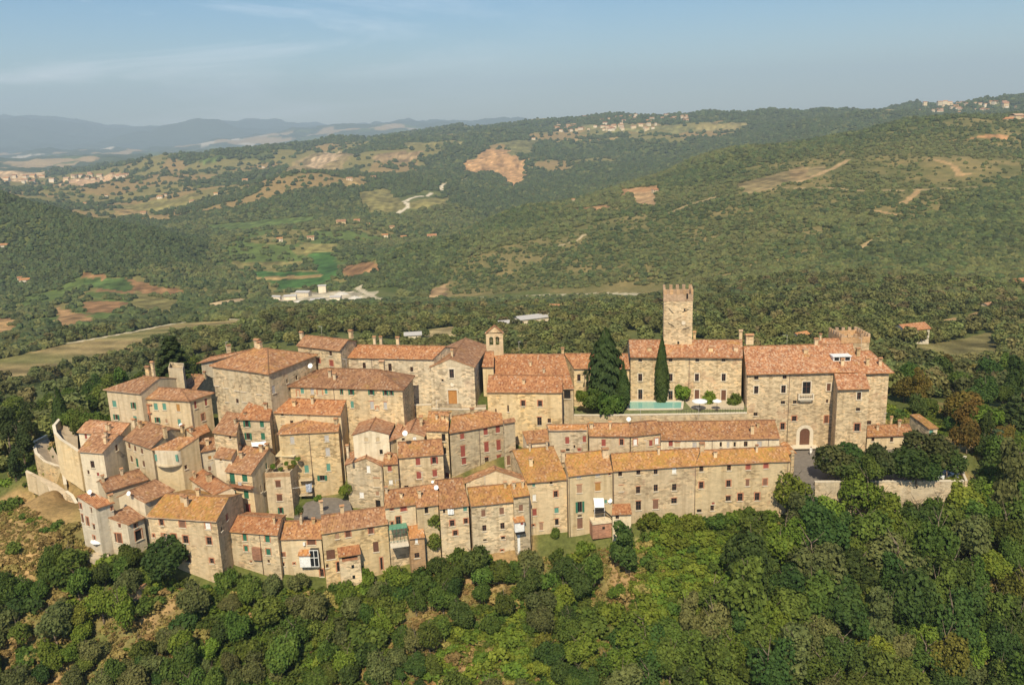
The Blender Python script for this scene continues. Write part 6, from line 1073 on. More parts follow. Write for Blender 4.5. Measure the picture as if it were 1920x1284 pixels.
def crown(kind, R=3.5, Hh=7.0, n=2600, leaf=.30):
    if kind in ('cypress', 'spruce'):
        z = RS.rand(n) ** .9 * Hh; pr = R * np.minimum(1, (1 - z / Hh) * 1.9) ** .75 * np.minimum(1, .55 + z / Hh * 2.2); a = RS.rand(n) * 6.283; q = pr * ((.75 + .35 * RS.rand(n) + .12 * np.sin(a * 3 + z)) if kind == 'cypress' else (.50 + .58 * RS.rand(n) + .24 * np.sin(a * 5 + np.floor(z * 1.1) * 2.3)))
        C = np.stack([q * np.cos(a), q * np.sin(a), z], 1); Nn = np.stack([np.cos(a), np.sin(a), .45 + 0 * a], 1) + RS.normal(size=(n, 3)) * .35; Nn /= np.linalg.norm(Nn, axis=1)[:, None]
        return quads_mesh('c', C, Nn, leaf * RS.uniform(.6, 1.3, n), 1.8, up=np.array([0, 0, 1.]))
    if kind == 'cedar':
        z = RS.rand(n) ** 1.0; tier = np.floor(z * 11) / 11; a = RS.rand(n) * 6.283; br = .72 + .28 * np.sin(a * 5 + tier * 40); rad = R * (1 - tier) ** .62 * np.minimum(1, .62 + tier * 3) * br; q = rad * RS.rand(n) ** .45
        C = np.stack([q * np.cos(a), q * np.sin(a), Hh * (.06 + .94 * tier) + (RS.rand(n) - .3) * Hh * .055 - q * .10], 1); Nn = np.stack([np.cos(a) * .5, np.sin(a) * .5, 1 + 0 * a], 1) + RS.normal(size=(n, 3)) * .45; Nn /= np.linalg.norm(Nn, axis=1)[:, None]
        return quads_mesh('c', C, Nn, leaf * RS.uniform(.6, 1.4, n))
    if kind == 'pine': L_ = [(np.array([math.cos(a) * R * q, math.sin(a) * R * q, Hh * .82 + RS.uniform(-.3, .3) - q * .5]), R * RS.uniform(.28, .4)) for a, q in zip(RS.rand(16) * 6.283, RS.rand(16) ** .5 * .72)]
    elif kind == 'bush': L_ = [(np.array([RS.normal() * R * .36, RS.normal() * R * .36, Hh * RS.uniform(.25, .6)]), R * RS.uniform(.3, .5)) for _ in range(10)]
    elif kind == 'open': L_ = lobes_broad(R, Hh, 17, .4)
    elif kind == 'tall': L_ = [(np.array([RS.normal() * R * .3, RS.normal() * R * .3, Hh * z]), R * RS.uniform(.36, .55) * (1.15 - .5 * z)) for z in np.linspace(.28, .92, 13)]
    else: L_ = lobes_broad(R, Hh, 24)
    A = np.array([l[1] ** 2 for l in L_]); A /= A.sum(); idx = RS.choice(len(L_), n * 2, p=A); cs = np.array([l[0] for l in L_])[idx]; rs = np.array([l[1] for l in L_])[idx]
    d = RS.normal(size=(n * 2, 3)); d /= np.linalg.norm(d, axis=1)[:, None]; d[:, 2] = np.where((d[:, 2] < -.35) & (RS.rand(n * 2) < .6), -d[:, 2], d[:, 2])
    bump = 1 + .22 * np.sin(d[:, 0] * 7 + idx) * np.sin(d[:, 1] * 6 + idx * 2) + .12 * RS.normal(size=n * 2)
    C = cs + d * (rs * bump)[:, None]; keep = np.ones(n * 2, bool)
    for c, r_ in L_: keep &= ~(np.linalg.norm(C - c, axis=1) < r_ * .72)
    C, d = C[keep][:n], d[keep][:n]; Nn = d * .75 + RS.normal(size=d.shape) * .55 + np.array([0, 0, .25]); Nn /= np.linalg.norm(Nn, axis=1)[:, None]
    k = {'open': .82}.get(kind, 1.0)
    return quads_mesh('c', C, Nn, leaf * k * RS.uniform(.55, 1.35, len(C)))
def trunk_mesh(Hh, r, bark, limbs=4, spread=2.0, top=.8):
    mb = MB(); p = np.zeros(3); n = 5
    for i in range(n):
        q = p + np.array([RS.normal() * .12, RS.normal() * .12, Hh * top / n]); mb.tube(p, q, r * (1 - i / n * .75) * (1.25 if i == 0 else 1), r * (1 - (i + 1) / n * .75), 7); 
        if i >= 1:
            for k in range(limbs // 2): a = RS.rand() * 6.28; e = q + np.array([math.cos(a) * spread * .7, math.sin(a) * spread * .7, Hh * .22]); m_ = (q + e) / 2 - Z * .1; mb.tube(q, m_, r * .35, r * .22, 5); mb.tube(m_, e, r * .22, r * .06, 5)
        p = q
    return mb.mesh('trunk', bark)
BARK = plain('bark', (.17, .125, .085), .95, .3, 5); BARKD = plain('bark_dark', (.07, .05, .035), .95, .3, 5); BARKP = plain('bark_pale', (.36, .31, .24), .95, .2, 5)
LM = {'deep': leafmat('leaf_deep', (.029, .061, .013), (.084, .125, .026)), 'mid': leafmat('leaf_mid', (.049, .088, .014), (.127, .170, .029)), 'lime': leafmat('leaf_lime', (.084, .139, .015), (.196, .242, .032)),
      'olive': leafmat('leaf_olive', (.079, .096, .029), (.164, .170, .055)), 'yell': leafmat('leaf_yellow', (.095, .105, .016), (.185, .175, .028)), 'rust': leafmat('leaf_rust', (.086, .085, .015), (.216, .149, .029)),
      'plum': leafmat('leaf_plum', (.036, .056, .015), (.090, .090, .028)), 'brown': leafmat('leaf_dry', (.223, .169, .053), (.368, .283, .098)), 'con': leafmat('needle_dark', (.024, .046, .013), (.062, .091, .026), .15), 'cyp': leafmat('needle_cypress', (.026, .056, .013), (.073, .117, .026), .12), 'blue': leafmat('needle_blue', (.044, .071, .032), (.101, .135, .064), .15)}
PR = {}
for k, R, Hh, n, lf, nvv in (('broad', 3.5, 7.6, 3800, .24, 6), ('open', 3.4, 7.6, 2500, .23, 4), ('tall', 2.7, 9.5, 3200, .24, 3), ('bush', 2.0, 2.8, 1300, .20, 3), ('cypress', 1.5, 12, 3200, .26, 2), ('cedar', 5.0, 16, 6500, .34, 2), ('spruce', 4.0, 17.5, 9000, .30, 1), ('pine', 4.0, 9, 2600, .26, 1)):
    L2 = []
    for v in range(nvv):
        V_, T_ = crown(k, R, Hh, n, lf); tm = trunk_mesh(Hh, .10 if k == 'bush' else .2, BARK, 2 if k in ('cypress',) else 4, R * .55, .55 if k in ('bush',) else .8)
        me_ = mesh_np('crown', V_, T_, [LM['mid']]); L2.append((me_, tm))
    PR[k] = (L2, R, Hh)
NTREE = [0]
def tree_at(base, s, kind, mat, name, label, cat='tree', group=None, sz=None, trunk=True, bark=None):
    L2, R, Hh = PR[kind]; me_, tm = L2[rnd.randrange(len(L2))]; e = empty(name, base, label, cat, group); e.rotation_euler = (0, 0, rnd.random() * 6.28); e.scale = (s * rnd.uniform(.85, 1.15), s * rnd.uniform(.85, 1.15), s * (sz or 1)); NTREE[0] += 1
    c = link('crown', me_, e); c.material_slots[0].link = 'OBJECT'; c.material_slots[0].material = LM[mat]
    if trunk: t = link('trunk', tm, e)
    if trunk and bark: t.material_slots[0].link = 'OBJECT'; t.material_slots[0].material = bark
    return e
def solve_tree(px, py, rpx, kind, sz=1.0, floor=None):
    """stand a tree on the ground so that its crown centre and width fall where the photograph shows them"""
    L2, R, Hh = PR[kind]; r = ray(px, py); pv = None
    ts = np.arange(112, 620, .5); P = CAMP + r[None] * ts[:, None]; g = G(P[:, 0], P[:, 1]) if floor is None else np.full(len(ts), floor); s = rpx * ts / FPX / R; dz = P[:, 2] - g - s * sz * Hh * .52
    k = np.argmax(dz < 0); return np.array([P[k, 0], P[k, 1], g[k]]), s[k], ts[k]
def T1(px, py, rpx, kind, mat, name, label, sz=1.0, cat='tree', group=None, floor=None, D=None, bark=None):
    if D is None: b, s, D_ = solve_tree(px, py, rpx, kind, sz, floor)
    else:
        R, Hh = PR[kind][1:]; s = rpx * D / FPX / R; p = PD_((px, py), D); b = p - Z * s * sz * Hh * .52
    return tree_at(b - Z * .15, s, kind, mat, name, label, cat, group, sz, bark=bark)
# ---- trees and shrubs with a place of their own
T1(1136, 690, 32, 'spruce', 'con', 'conifer_tree', 'tall dark conifer beside the left end of the palazzo', 1.12, D=176)
T1(1241, 693, 12.5, 'cypress', 'cyp', 'cypress_tree', 'tall slender cypress standing in front of the palazzo pool', 1.28, D=177.6)
T1(1169, 722, 10, 'cypress', 'cyp', 'cypress_tree', 'shorter cypress at the right edge of the dark conifer', .95, D=173.5)
for x, y, r_, lb in ((1112, 745, 20, 'dark rounded shrub under the left side of the tall conifer'), (1140, 750, 24, 'dark rounded shrub under the middle of the tall conifer'), (1090, 740, 13, 'leafy green climber bush at the convent wing corner')): T1(x, y, r_, 'bush', 'mid' if r_ > 15 else 'lime', 'garden_shrub', lb, 1.3, 'shrub', 'shrubs of the palazzo garden', D=172)
for x, y, r_, mt, lb in ((1281, 733, 16, 'lime', 'bright green climber spreading on the palazzo garden front'), (1330, 746, 15, 'lime', 'pale green shrub between the two right doors of the palazzo garden front'), (1378, 750, 14, 'mid', 'shrub in the shaded right corner of the palazzo garden'), (1190, 770, 11, 'lime', 'low hedge clump left of the pool'), (1232, 771, 13, 'mid', 'low hedge clump in front of the pool'), (1262, 770, 11, 'rust', 'low hedge clump right of the pool'), (1340, 770, 10, 'mid', 'low planting along the garden railing'), (1075, 770, 13, 'mid', 'ivy bush on the garden wall left of the conifer'), (1385, 771, 9, 'rust', 'reddish potted plants by the garden railing')): T1(x, y, r_, 'bush', mt, 'garden_shrub', lb, 1.4 if y < 760 else .8, 'shrub', 'shrubs of the palazzo garden', D=(179.3 if x < 1300 else 177.6 if x < 1350 else 176.6) if y < 760 else 176.4 if x < 1300 else 174.5)
for x, y, r_, mt, lb in ((1572, 866, 42, 'plum', 'leftmost clipped plaza tree beside the two people'), (1612, 864, 40, 'deep', 'second clipped plaza tree from the left'), (1655, 868, 42, 'plum', 'third clipped plaza tree from the left'), (1698, 868, 44, 'deep', 'fourth clipped plaza tree from the left'), (1745, 850, 52, 'plum', 'tallest clipped plaza tree at the right end of the hedge'), (1778, 870, 38, 'deep', 'plaza tree above the white parked car'), (1592, 878, 34, 'deep', 'low clipped plaza tree near the left end of the wall coping'), (1640, 880, 34, 'mid', 'low clipped plaza tree left of the middle of the wall coping'), (1722, 880, 36, 'deep', 'low clipped plaza tree right of the middle of the wall coping')): T1(x, y, r_, 'broad', mt, 'plaza_tree', lb, .86, floor=15.4, group='trees on the palazzo plaza')
T1(1484, 925, 40, 'open', 'lime', 'locust_tree', 'light green feathery tree at the right end of the long front row', 1.15); T1(1612, 930, 46, 'open', 'lime', 'locust_tree', 'large light green tree rising over the plaza retaining wall', 1.15); T1(1545, 965, 40, 'open', 'lime', 'locust_tree', 'yellowish green tree between the two large light green trees', 1.1)
T1(1655, 950, 36, 'open', 'mid', 'locust_tree', 'feathery green tree in front of the middle of the retaining wall', 1.2); T1(1755, 960, 34, 'open', 'mid', 'locust_tree', 'feathery green tree in front of the right end of the retaining wall', 1.2); T1(1715, 960, 24, 'open', 'mid', 'locust_tree', 'thin green tree under the middle of the retaining wall', 1.2)
T1(1174, 1025, 32, 'tall', 'deep', 'holm_oak', 'dark evergreen oak standing alone below the small red lean-to', .95)
T1(1398, 970, 22, 'bush', 'mid', 'fig_shrub', 'rounded green fig bush at the foot of the long front row', 1.3, 'shrub')
for x, y, r_, mt in ((1220, 975, 24, 'lime'), (1255, 972, 20, 'lime'), (1290, 975, 24, 'lime'), (1325, 978, 18, 'mid'), (1352, 980, 20, 'mid'), (1240, 990, 20, 'lime'), (1275, 990, 20, 'lime')): T1(x, y, r_, 'bush', mt, 'bramble_bush', 'bright green bramble along the foot of the long front row', .9, 'shrub', 'brambles below the long front row')
T1(306, 1045, 42, 'broad', 'deep', 'walnut_tree', 'dark round tree in front of the broad orange-roofed house', .95, bark=BARKP); T1(245, 1050, 28, 'broad', 'mid', 'broadleaf_tree', 'green tree left of the dark round tree at the lower left', .9)
T1(688, 1082, 16, 'bush', 'lime', 'clipped_shrub', 'bright green cone-shaped shrub at the foot of the loggia', 1.6, 'shrub')
T1(812, 1000, 26, 'tall', 'mid', 'broadleaf_tree', 'slender green tree beside the little bright orange roof', 1.0); T1(765, 1015, 14, 'tall', 'olive', 'broadleaf_tree', 'narrow grey-green tree in front of the little green canopy', 1.2)
T1(560, 1092, 24, 'broad', 'olive', 'olive_tree', 'olive tree below the glazed veranda', .8); T1(505, 1100, 24, 'broad', 'olive', 'olive_tree', 'olive tree below the green shuttered row house', .8); T1(425, 1085, 20, 'bush', 'mid', 'broadleaf_tree', 'green shrub at the corner of the orange-roofed house', 1.5)
T1(1836, 800, 40, 'pine', 'lime', 'umbrella_pine', 'bright green umbrella pine right of the yellowish shed', .9, D=195); T1(1868, 845, 36, 'cedar', 'blue', 'cedar_tree', 'blue green cedar below the umbrella pine', .85, D=180); T1(1805, 770, 36, 'broad', 'rust', 'copper_tree', 'copper-leaved tree behind the yellowish shed', 1.0, D=205); T1(1900, 790, 40, 'cedar', 'con', 'cedar_tree', 'dark cedar at the right edge of the picture', .9, D=195)
T1(322, 668, 46, 'cedar', 'con', 'cedar_tree', 'dark spreading cedar behind the upper left houses', .62, D=196); T1(112, 770, 13, 'cypress', 'cyp', 'cypress_tree', 'cypress behind the upper bend of the ramp', .9, D=178)
for x, y, r_ in ((12, 800, 20), (40, 830, 20), (25, 870, 18), (55, 790, 14)): T1(x, y, r_, 'tall', 'con', 'cypress_tree', 'dark evergreen at the left edge beside the ramp', 1.1, D=176, group='dark evergreens by the ramp')
T1(230, 1140, 22, 'bush', 'mid', 'hedge_bush', 'green bush beside the small hut', 1.0, 'shrub')
T1(649, 915, 10, 'bush', 'lime', 'garden_shrub', 'potted greenery at the village square', 1.6, 'shrub', D=158); T1(596, 932, 8, 'bush', 'lime', 'garden_shrub', 'little bush at the foot of the tower house', 1.0, 'shrub', D=153); T1(560, 955, 9, 'bush', 'mid', 'garden_shrub', 'bush beside the slim terrace house', 1.3, 'shrub', D=149)
for x, y, r_ in ((513, 871, 6), (524, 877, 6), (544, 873, 7), (552, 864, 6), (558, 858, 6), (538, 866, 5)): T1(x, y, r_, 'bush', 'lime' if r_ < 7 else 'rust', 'terrace_plant', 'potted plant on the planted roof terrace', .9, 'plant', 'pots on the roof terrace', D=float((XH['A'] - CAMP) @ FW) + 2)
for x, y, r_, mt, lb in ((1042, 1000, 11, 'mid', 'dark bush at the wall foot right of the narrow grey house'), (1095, 1032, 18, 'lime', 'light green bush on the grass below the white awning'), (1045, 1040, 15, 'mid', 'green bush on the dry grass right of the white stair box'), (1000, 1062, 17, 'lime', 'light green bush below the narrow grey house'), (905, 1052, 20, 'lime', 'light green bush at the foot of the tall grey house'), (860, 1045, 22, 'mid', 'green bush below the hung white sheets')): T1(x, y, r_, 'bush', mt, 'wild_shrub', lb, 1.2, 'shrub')
# ---- woods: every crown its own tree, filling the outlines seen in the photograph
REG = [  # outline, r min, r max, kinds, tints, words, group, count, squash
 ([(1400, 1000), (1500, 960), (1700, 985), (1830, 930), (1920, 880), (1960, 1300), (1150, 1300), (1180, 1190), (1330, 1150)], 32, 56, ('broad', 'broad', 'open', 'tall'), ('deep', 'mid', 'mid', 'mid', 'deep', 'lime', 'olive'), 'in the dense wood below the plaza retaining wall', 'trees of the wood below the plaza', 100),
 ([(590, 1130), (720, 1090), (800, 1050), (950, 1050), (1080, 1060), (1150, 1080), (1200, 1150), (1190, 1300), (560, 1300)], 18, 34, ('broad', 'open', 'broad', 'bush'), ('mid', 'deep', 'olive', 'mid', 'mid', 'lime', 'deep'), 'on the slope below the middle of the village', 'trees of the slope below the village', 84),
 ([(-30, 1010), (120, 960), (190, 1060), (330, 1100), (480, 1110), (580, 1130), (560, 1300), (-30, 1300)], 17, 34, ('broad', 'bush', 'open', 'broad'), ('mid', 'olive', 'deep', 'mid', 'lime', 'mid', 'olive'), 'on the dry slope at the lower left', 'trees of the lower left slope', 76),
 ([(1670, 700), (1760, 690), (1900, 690), (1950, 860), (1830, 850), (1690, 740)], 18, 30, ('broad', 'tall', 'broad'), ('mid', 'deep', 'mid', 'rust'), 'behind the right end of the palazzo', 'trees behind the palazzo end', 26),
 ([(1815, 850), (1960, 840), (1960, 950), (1830, 960)], 24, 38, ('broad', 'tall'), ('deep', 'mid'), 'right of the plaza corner', 'trees right of the plaza', 9),
 ([(-20, 750), (90, 755), (190, 722), (270, 700), (380, 665), (380, 700), (200, 740), (190, 800), (80, 790), (-20, 820)], 17, 27, ('broad', 'tall', 'broad'), ('mid', 'deep', 'mid'), 'behind the upper left end of the village', 'trees behind the upper left end', 24)]
SIZEW = ((22, 'low'), (30, 'medium-sized'), (99, 'tall')); TW = {'deep': 'dark green', 'mid': 'green', 'lime': 'light green', 'olive': 'grey-green', 'rust': 'rust-tinged', 'yell': 'yellow'}; KW = {'broad': 'rounded tree', 'open': 'loose-crowned tree', 'tall': 'upright tree', 'bush': 'bushy shrub'}
for poly, r0, r1, kinds, tints, words, grp, cnt in REG:
    xs = [p[0] for p in poly]; ys = [p[1] for p in poly]; got = []; tries = 0
    while len(got) < cnt and tries < 6000:
        tries += 1; x, y, r_ = rnd.uniform(min(xs), max(xs)), rnd.uniform(min(ys), max(ys)), rnd.uniform(r0, r1)
        if not inpoly(np.array([x]), np.array([y]), poly)[0] or any(math.hypot(x - a, (y - b) * 1.25) < (r_ + c) * .50 for a, b, c in got): continue
        if 'slope' in words and fbm(np.array([x / 60.]), np.array([y / 60.]), 2)[0] > .24 and rnd.random() < .85: continue
        if inpoly(np.array([x]), np.array([y]), [(1195, 1000), (1385, 1000), (1365, 1120), (1215, 1150)])[0] or inpoly(np.array([x]), np.array([y]), [(830, 1185), (990, 1180), (1010, 1290), (800, 1290)])[0]: continue
        if inpoly(np.array([x]), np.array([y]), [(-30, 870), (60, 875), (105, 930), (125, 985), (60, 1045), (-30, 1065)])[0]: continue
        got.append((x, y, r_))
    for x, y, r_ in got:
        k = rnd.choice(kinds); mt = rnd.choice(tints)
        if rnd.random() < .012: mt = 'yell'
        sw = next(w for lim, w in SIZEW if r_ < lim); lb = '%s %s %s %s' % (sw, TW[mt], KW[k], words)
        T1(x, y, r_ if k != 'tall' else r_ * .8, k, mt, 'broadleaf_tree' if k != 'bush' else 'shrub', lb, rnd.uniform(.85, 1.35), 'tree' if k != 'bush' else 'shrub', grp)
# bare dead trees on the slope
def dead_tree(px, py, hpx, label):
    p = hitg((px, py)); D_ = (p - CAMP) @ FW; Hh = hpx * D_ / FPX; e = empty('dead_tree', p - Z * .2, label, 'tree', 'bare trees of the slope'); mb = MB()
    def br(a, d, L_, r_, dep):
        b = a + d * L_; mb.tube(a, b, r_, r_ * .6, 5)
        if dep:
            for _ in range(3): d2 = unit(d + np.array([rnd.gauss(0, .5), rnd.gauss(0, .5), rnd.gauss(.05, .3)])); br(a + d * L_ * rnd.uniform(.5, 1), d2, L_ * .62, r_ * .55, dep - 1)
    br(np.zeros(3), unit(np.array([rnd.gauss(0, .1), rnd.gauss(0, .1), 1])), Hh * .45, .11, 3); mb.build('branches', BARKP, e)
for x, y, h_, lb in ((1072, 1112, 45, 'bare pale tree on the slope below the dark lone oak'), (848, 1150, 34, 'bare pale tree below the tall grey house'), (960, 1155, 34, 'pair of bare stems over the dry earth patch'), (1205, 1215, 55, 'leaning bare tree at the left edge of the dense wood'), (1705, 985, 42, 'bare trunk against the retaining wall foot'), (1420, 1235, 40, 'bare stem in the dense wood near the bottom edge'), (1640, 1180, 40, 'bare stem in the middle of the dense wood'), (1345, 1275, 45, 'bare forked tree at the bottom edge')): dead_tree(x, y, h_, lb)
# ------------------------------------------------------------------ far woods and undergrowth as instanced stuff
def scatter(name, pts, sc, proto, kind='stuff', label=None):
    me = bpy.data.meshes.new(name); pts = np.asarray(pts, np.float32); n = len(pts); me.vertices.add(n); me.vertices.foreach_set('co', pts.ravel())
    a = me.attributes.new('sc', 'FLOAT_VECTOR', 'POINT'); a.data.foreach_set('vector', np.asarray(sc, np.float32).ravel())
    rot = np.zeros((n, 3), np.float32); rot[:, 2] = RS.rand(n) * 6.283; a = me.attributes.new('rt', 'FLOAT_VECTOR', 'POINT'); a.data.foreach_set('vector', rot.ravel()); me.update()
    o = link(name, me); tag(o, label, None, None, kind)
    ng = bpy.data.node_groups.new(name, 'GeometryNodeTree'); ng.interface.new_socket('Geometry', in_out='INPUT', socket_type='NodeSocketGeometry'); ng.interface.new_socket('Geometry', in_out='OUTPUT', socket_type='NodeSocketGeometry')
    gi, go = ng.nodes.new('NodeGroupInput'), ng.nodes.new('NodeGroupOutput'); ip = ng.nodes.new('GeometryNodeInstanceOnPoints'); oi = ng.nodes.new('GeometryNodeObjectInfo'); oi.inputs['Object'].default_value = proto; oi.inputs['As Instance'].default_value = True
    lk = ng.links
    for nm, sk in (('sc', 'Scale'), ('rt', 'Rotation')): na_ = ng.nodes.new('GeometryNodeInputNamedAttribute'); na_.data_type = 'FLOAT_VECTOR'; na_.inputs['Name'].default_value = nm; lk.new(na_.outputs['Attribute'], ip.inputs[sk])
    lk.new(gi.outputs[0], ip.inputs['Points']); lk.new(oi.outputs['Geometry'], ip.inputs['Instance']); lk.new(ip.outputs[0], go.inputs[0])
    md = o.modifiers.new('scatter', 'NODES'); md.node_group = ng; return o
def clump(seed, sub, amp, flat=.85):
    bm = bmesh.new(); bmesh.ops.create_icosphere(bm, subdivisions=sub, radius=1.0); rs = np.random.RandomState(seed); K = rs.normal(size=(14, 3)); K /= np.linalg.norm(K, axis=1)[:, None]
    for v in bm.verts:
        d = np.array(v.co); g = max(0, (K @ d).max()); k = 1 + amp * (g ** 6 - .55) + rs.normal() * .07
        v.co = Vector((d[0] * k, d[1] * k, (d[2] * flat * k + .7)))
    me = bpy.data.meshes.new('crown'); bm.to_mesh(me); bm.free(); return me
FL = [leafmat('far_leaf_%d' % i, a, b, .34, 0, .018) for i, (a, b) in enumerate((((.052, .068, .019), (.100, .115, .036)), ((.074, .084, .025), (.128, .132, .045)), ((.036, .052, .016), (.072, .088, .030))))]
FARP = []
for i, (px, py) in enumerate(((575, 496), (616, 540), (483, 503))):       # trees standing alone among the valley fields, also the pattern of the woods
    p = hitg((px, py)); e = empty('field_tree', p, ('round tree standing alone between the green valley fields', 'round tree at the lower edge of the green valley fields', 'round tree at the upper left of the green valley fields')[i], 'tree'); e.scale = (4.5,) * 3
    me_ = clump(i + 3, 3, .55); me_.materials.append(FL[i]); c = link('crown', me_, e); mb = MB(); mb.tube([0, 0, -.1], [0, 0, .5], .09, .07, 6); mb.build('trunk', BARKD, e); FARP.append(c)
MIDP = []
for i, (px, py, mt) in enumerate(((1640, 705, 'deep'), (1010, 640, 'mid'), (1460, 615, 'rust'))):
    p = hitg((px, py)); e = empty('broadleaf_tree', p, ('dark tree just left of the villa behind the palazzo', 'green tree below the grey farm sheds behind the convent', 'rusty tree on the hillside right of the castle tower')[i], 'tree'); V_, T_ = crown('broad', 3.5, 7.0, 420, .62)
    me_ = mesh_np('crown', V_, T_, [leafmat('wood_leaf_%d' % i, *(((.075, .092, .030), (.155, .165, .055)), ((.105, .120, .034), (.200, .205, .065)), ((.125, .120, .040), (.215, .190, .075)))[i], var=.35, trans=.2, hue=.02)]); c = link('crown', me_, e); link('trunk', trunk_mesh(7, .2, BARK), e); MIDP.append(c)
    e.scale = (1.1,) * 3
def fronts(x, y): return np.hypot(x, y)
# middle distance wood behind the village
N0 = 34000; a_ = np.radians(RS.uniform(-46, 46, N0)); r_ = np.sqrt(RS.uniform(196 ** 2, 640 ** 2, N0)); x, y = r_ * np.sin(a_), r_ * np.cos(a_)
_, t = landcol(x, y); den = fbm(x / 60, y / 60, 3); keep = (RS.rand(N0) < t * np.clip(.55 + 1.2 * den, .06, 1) * .8) & ((np.abs(x) > 108) | (y > 203)) & ~((x > 60) & (x < 140) & (y < 215)) & ~((x < -70) & (r_ > 285) & (r_ < 445) & (RS.rand(N0) < .88)) & ~((x < -55) & (r_ <= 285) & (RS.rand(N0) < .6)) & ~((x > -150) & (x < -50) & (r_ > 250) & (r_ < 430) & (RS.rand(N0) < .7))
clear = [(hitg((1705, 655))[:2], 16), (hitg((1047, 592))[:2], 11), (hitg((990, 612))[:2], 17), (hitg((775, 640))[:2], 9), (hitg((1500, 650))[:2], 8), (hitg((1912, 545))[:2], 10), (hitg((600, 560))[:2], 60)]
for c, rr_ in clear: keep &= np.hypot(x - c[0], y - c[1]) > rr_
x, y = x[keep], y[keep]; z = G(x, y); s = RS.uniform(.55, 1.15, len(x)) * np.where(RS.rand(len(x)) < .25, .6, 1); k = np.where(fbm(x / 45, y / 45, 1) + RS.normal(size=len(x)) * .25 > .12, 1, np.where(RS.rand(len(x)) < .35, 2, 0))
for i in range(3):
    m_ = k == i; scatter('woodland', np.stack([x[m_], y[m_], z[m_] - .6 * s[m_]], 1), np.stack([s[m_]] * 2 + [s[m_] * RS.uniform(.8, 1.1, m_.sum())], 1), MIDP[i], label='mixed wood covering the hillside behind the village')
# far woods: density follows what the eye can still part
N0 = 275000; a_ = np.radians(RS.uniform(-48, 48, N0)); r_ = np.exp(RS.uniform(math.log(560), math.log(5200), N0)); x, y = r_ * np.sin(a_), r_ * np.cos(a_)
_, t = landcol(x, y); den = fbm(x / 120, y / 120, 3); w_ = np.clip(r_ / 1100, .62, 1.25); keep = (RS.rand(N0) < t * np.clip(.85 + .8 * den, .15, 1) * .8 * w_ )
for c, rr_ in clear: keep &= np.hypot(x - c[0], y - c[1]) > rr_
x, y, r_ = x[keep], y[keep], r_[keep]; z = G(x, y); s = RS.uniform(2.6, 4.6, len(x)) * np.clip(r_ / 1500, .85, 3.2) ** .75; sc_ = np.zeros(len(x), bool)
for q in SCRUB: sc_ |= inpoly(x, y, q)
s = np.where(sc_, s * RS.uniform(.35, .85, len(x)), s)
k = np.where(fbm(x / 150, y / 150, 1) + RS.normal(size=len(x)) * .2 > .1, 1, np.where(RS.rand(len(x)) < .4, 2, 0)); k = np.where(inpoly(x, y, wpoly([(-300, 330), (0, 351), (130, 391), (330, 432), (396, 452), (380, 500), (200, 520), (0, 560), (-300, 600)])), 2, k); k = np.where((r_ > 1850) & (RS.rand(len(x)) < .75), 2, k)
for i in range(3):
    m_ = k == i; scatter('woodland', np.stack([x[m_], y[m_], z[m_] - .25 * s[m_]], 1), np.stack([s[m_] * RS.uniform(.9, 1.2, m_.sum()), s[m_], s[m_] * RS.uniform(.75, 1.1, m_.sum())], 1), FARP[i], label='woods covering the valley sides and far hills')
# undergrowth on the near slopes
und = {}
for i, (px, py, mt) in enumerate(((905, 1150, 'mid'), (470, 1215, 'lime'), (120, 1060, 'brown'))):
    p = hitg((px, py)); V_, T_ = crown('bush', 1.0, 1.3, 260, .17); e = empty('wild_bush', p, ('low green bush on the earth patch below the village middle', 'low light green bush on the lower left slope', 'dry brown bush on the left grass slope')[i], 'shrub'); c = link('foliage', mesh_np('foliage', V_, T_, [LM[mt]]), e); und[i] = c
N0 = 46000; x = RS.uniform(-125, 125, N0); y = RS.uniform(98, 200, N0); g_ = G(x, y); k = RS.randint(0, 3, N0)
n1 = fbm(x / 40, y / 40, 1) + .8 * fbm(x / 9, y / 9, 2); hull = (np.abs(x) < 92) & (y > np.interp(x, [-92, -75, -67, -50, -30, 0, 20, 34, 48, 52, 92], [150, 138, 132.5, 130.5, 132.5, 136, 139.5, 142.5, 147, 147.5, 147.5])) & (y < 182)
keep = (~hull) & (RS.rand(N0) < np.clip(.75 - 2.4 * np.clip(n1, -1, .4), .10, .9)); k = np.where(n1 > .14, 2, np.where((k == 2) & (RS.rand(N0) < .8), 0, k)); s = RS.uniform(.5, 1.0, N0) * np.where(RS.rand(N0) < .25, 1.8, 1); iv = inpoly(x, y, [hitg(q_)[:2] for q_ in ((1185, 1000), (1385, 1000), (1390, 1160), (1180, 1180))]) | inpoly(x, y, [hitg(q_)[:2] for q_ in ((830, 1185), (990, 1180), (1010, 1290), (800, 1290))]); k = np.where(iv & (RS.rand(N0) < .8), 1, k); keep |= iv & ~hull; gs = inpoly(x, y, [hitg(q_)[:2] for q_ in ((-30, 870), (60, 875), (105, 930), (125, 985), (60, 1045), (-30, 1065))]); keep &= ~(gs & (RS.rand(N0) < .85))
for i in range(3):
    m_ = keep & (k == i); scatter('undergrowth', np.stack([x[m_], y[m_], g_[m_] - .15], 1), np.stack([s[m_], s[m_], s[m_] * RS.uniform(.6, 1.1, m_.sum())], 1), und[i], label='low scrub and grass tufts on the slopes round the village')
tf = []
for i, (px, py, mt) in enumerate(((1150, 1012, 'lime'), (70, 930, 'brown'))):
    p = hitg((px, py)); V_, T_ = crown('bush', .5, .45, 60, .12); e = empty('grass_clump', p, ('green grass clump beside the dark lone oak', 'dry grass clump on the left grass slope')[i], 'grass'); tf.append(link('foliage', mesh_np('foliage', V_, T_, [LM[mt]]), e))
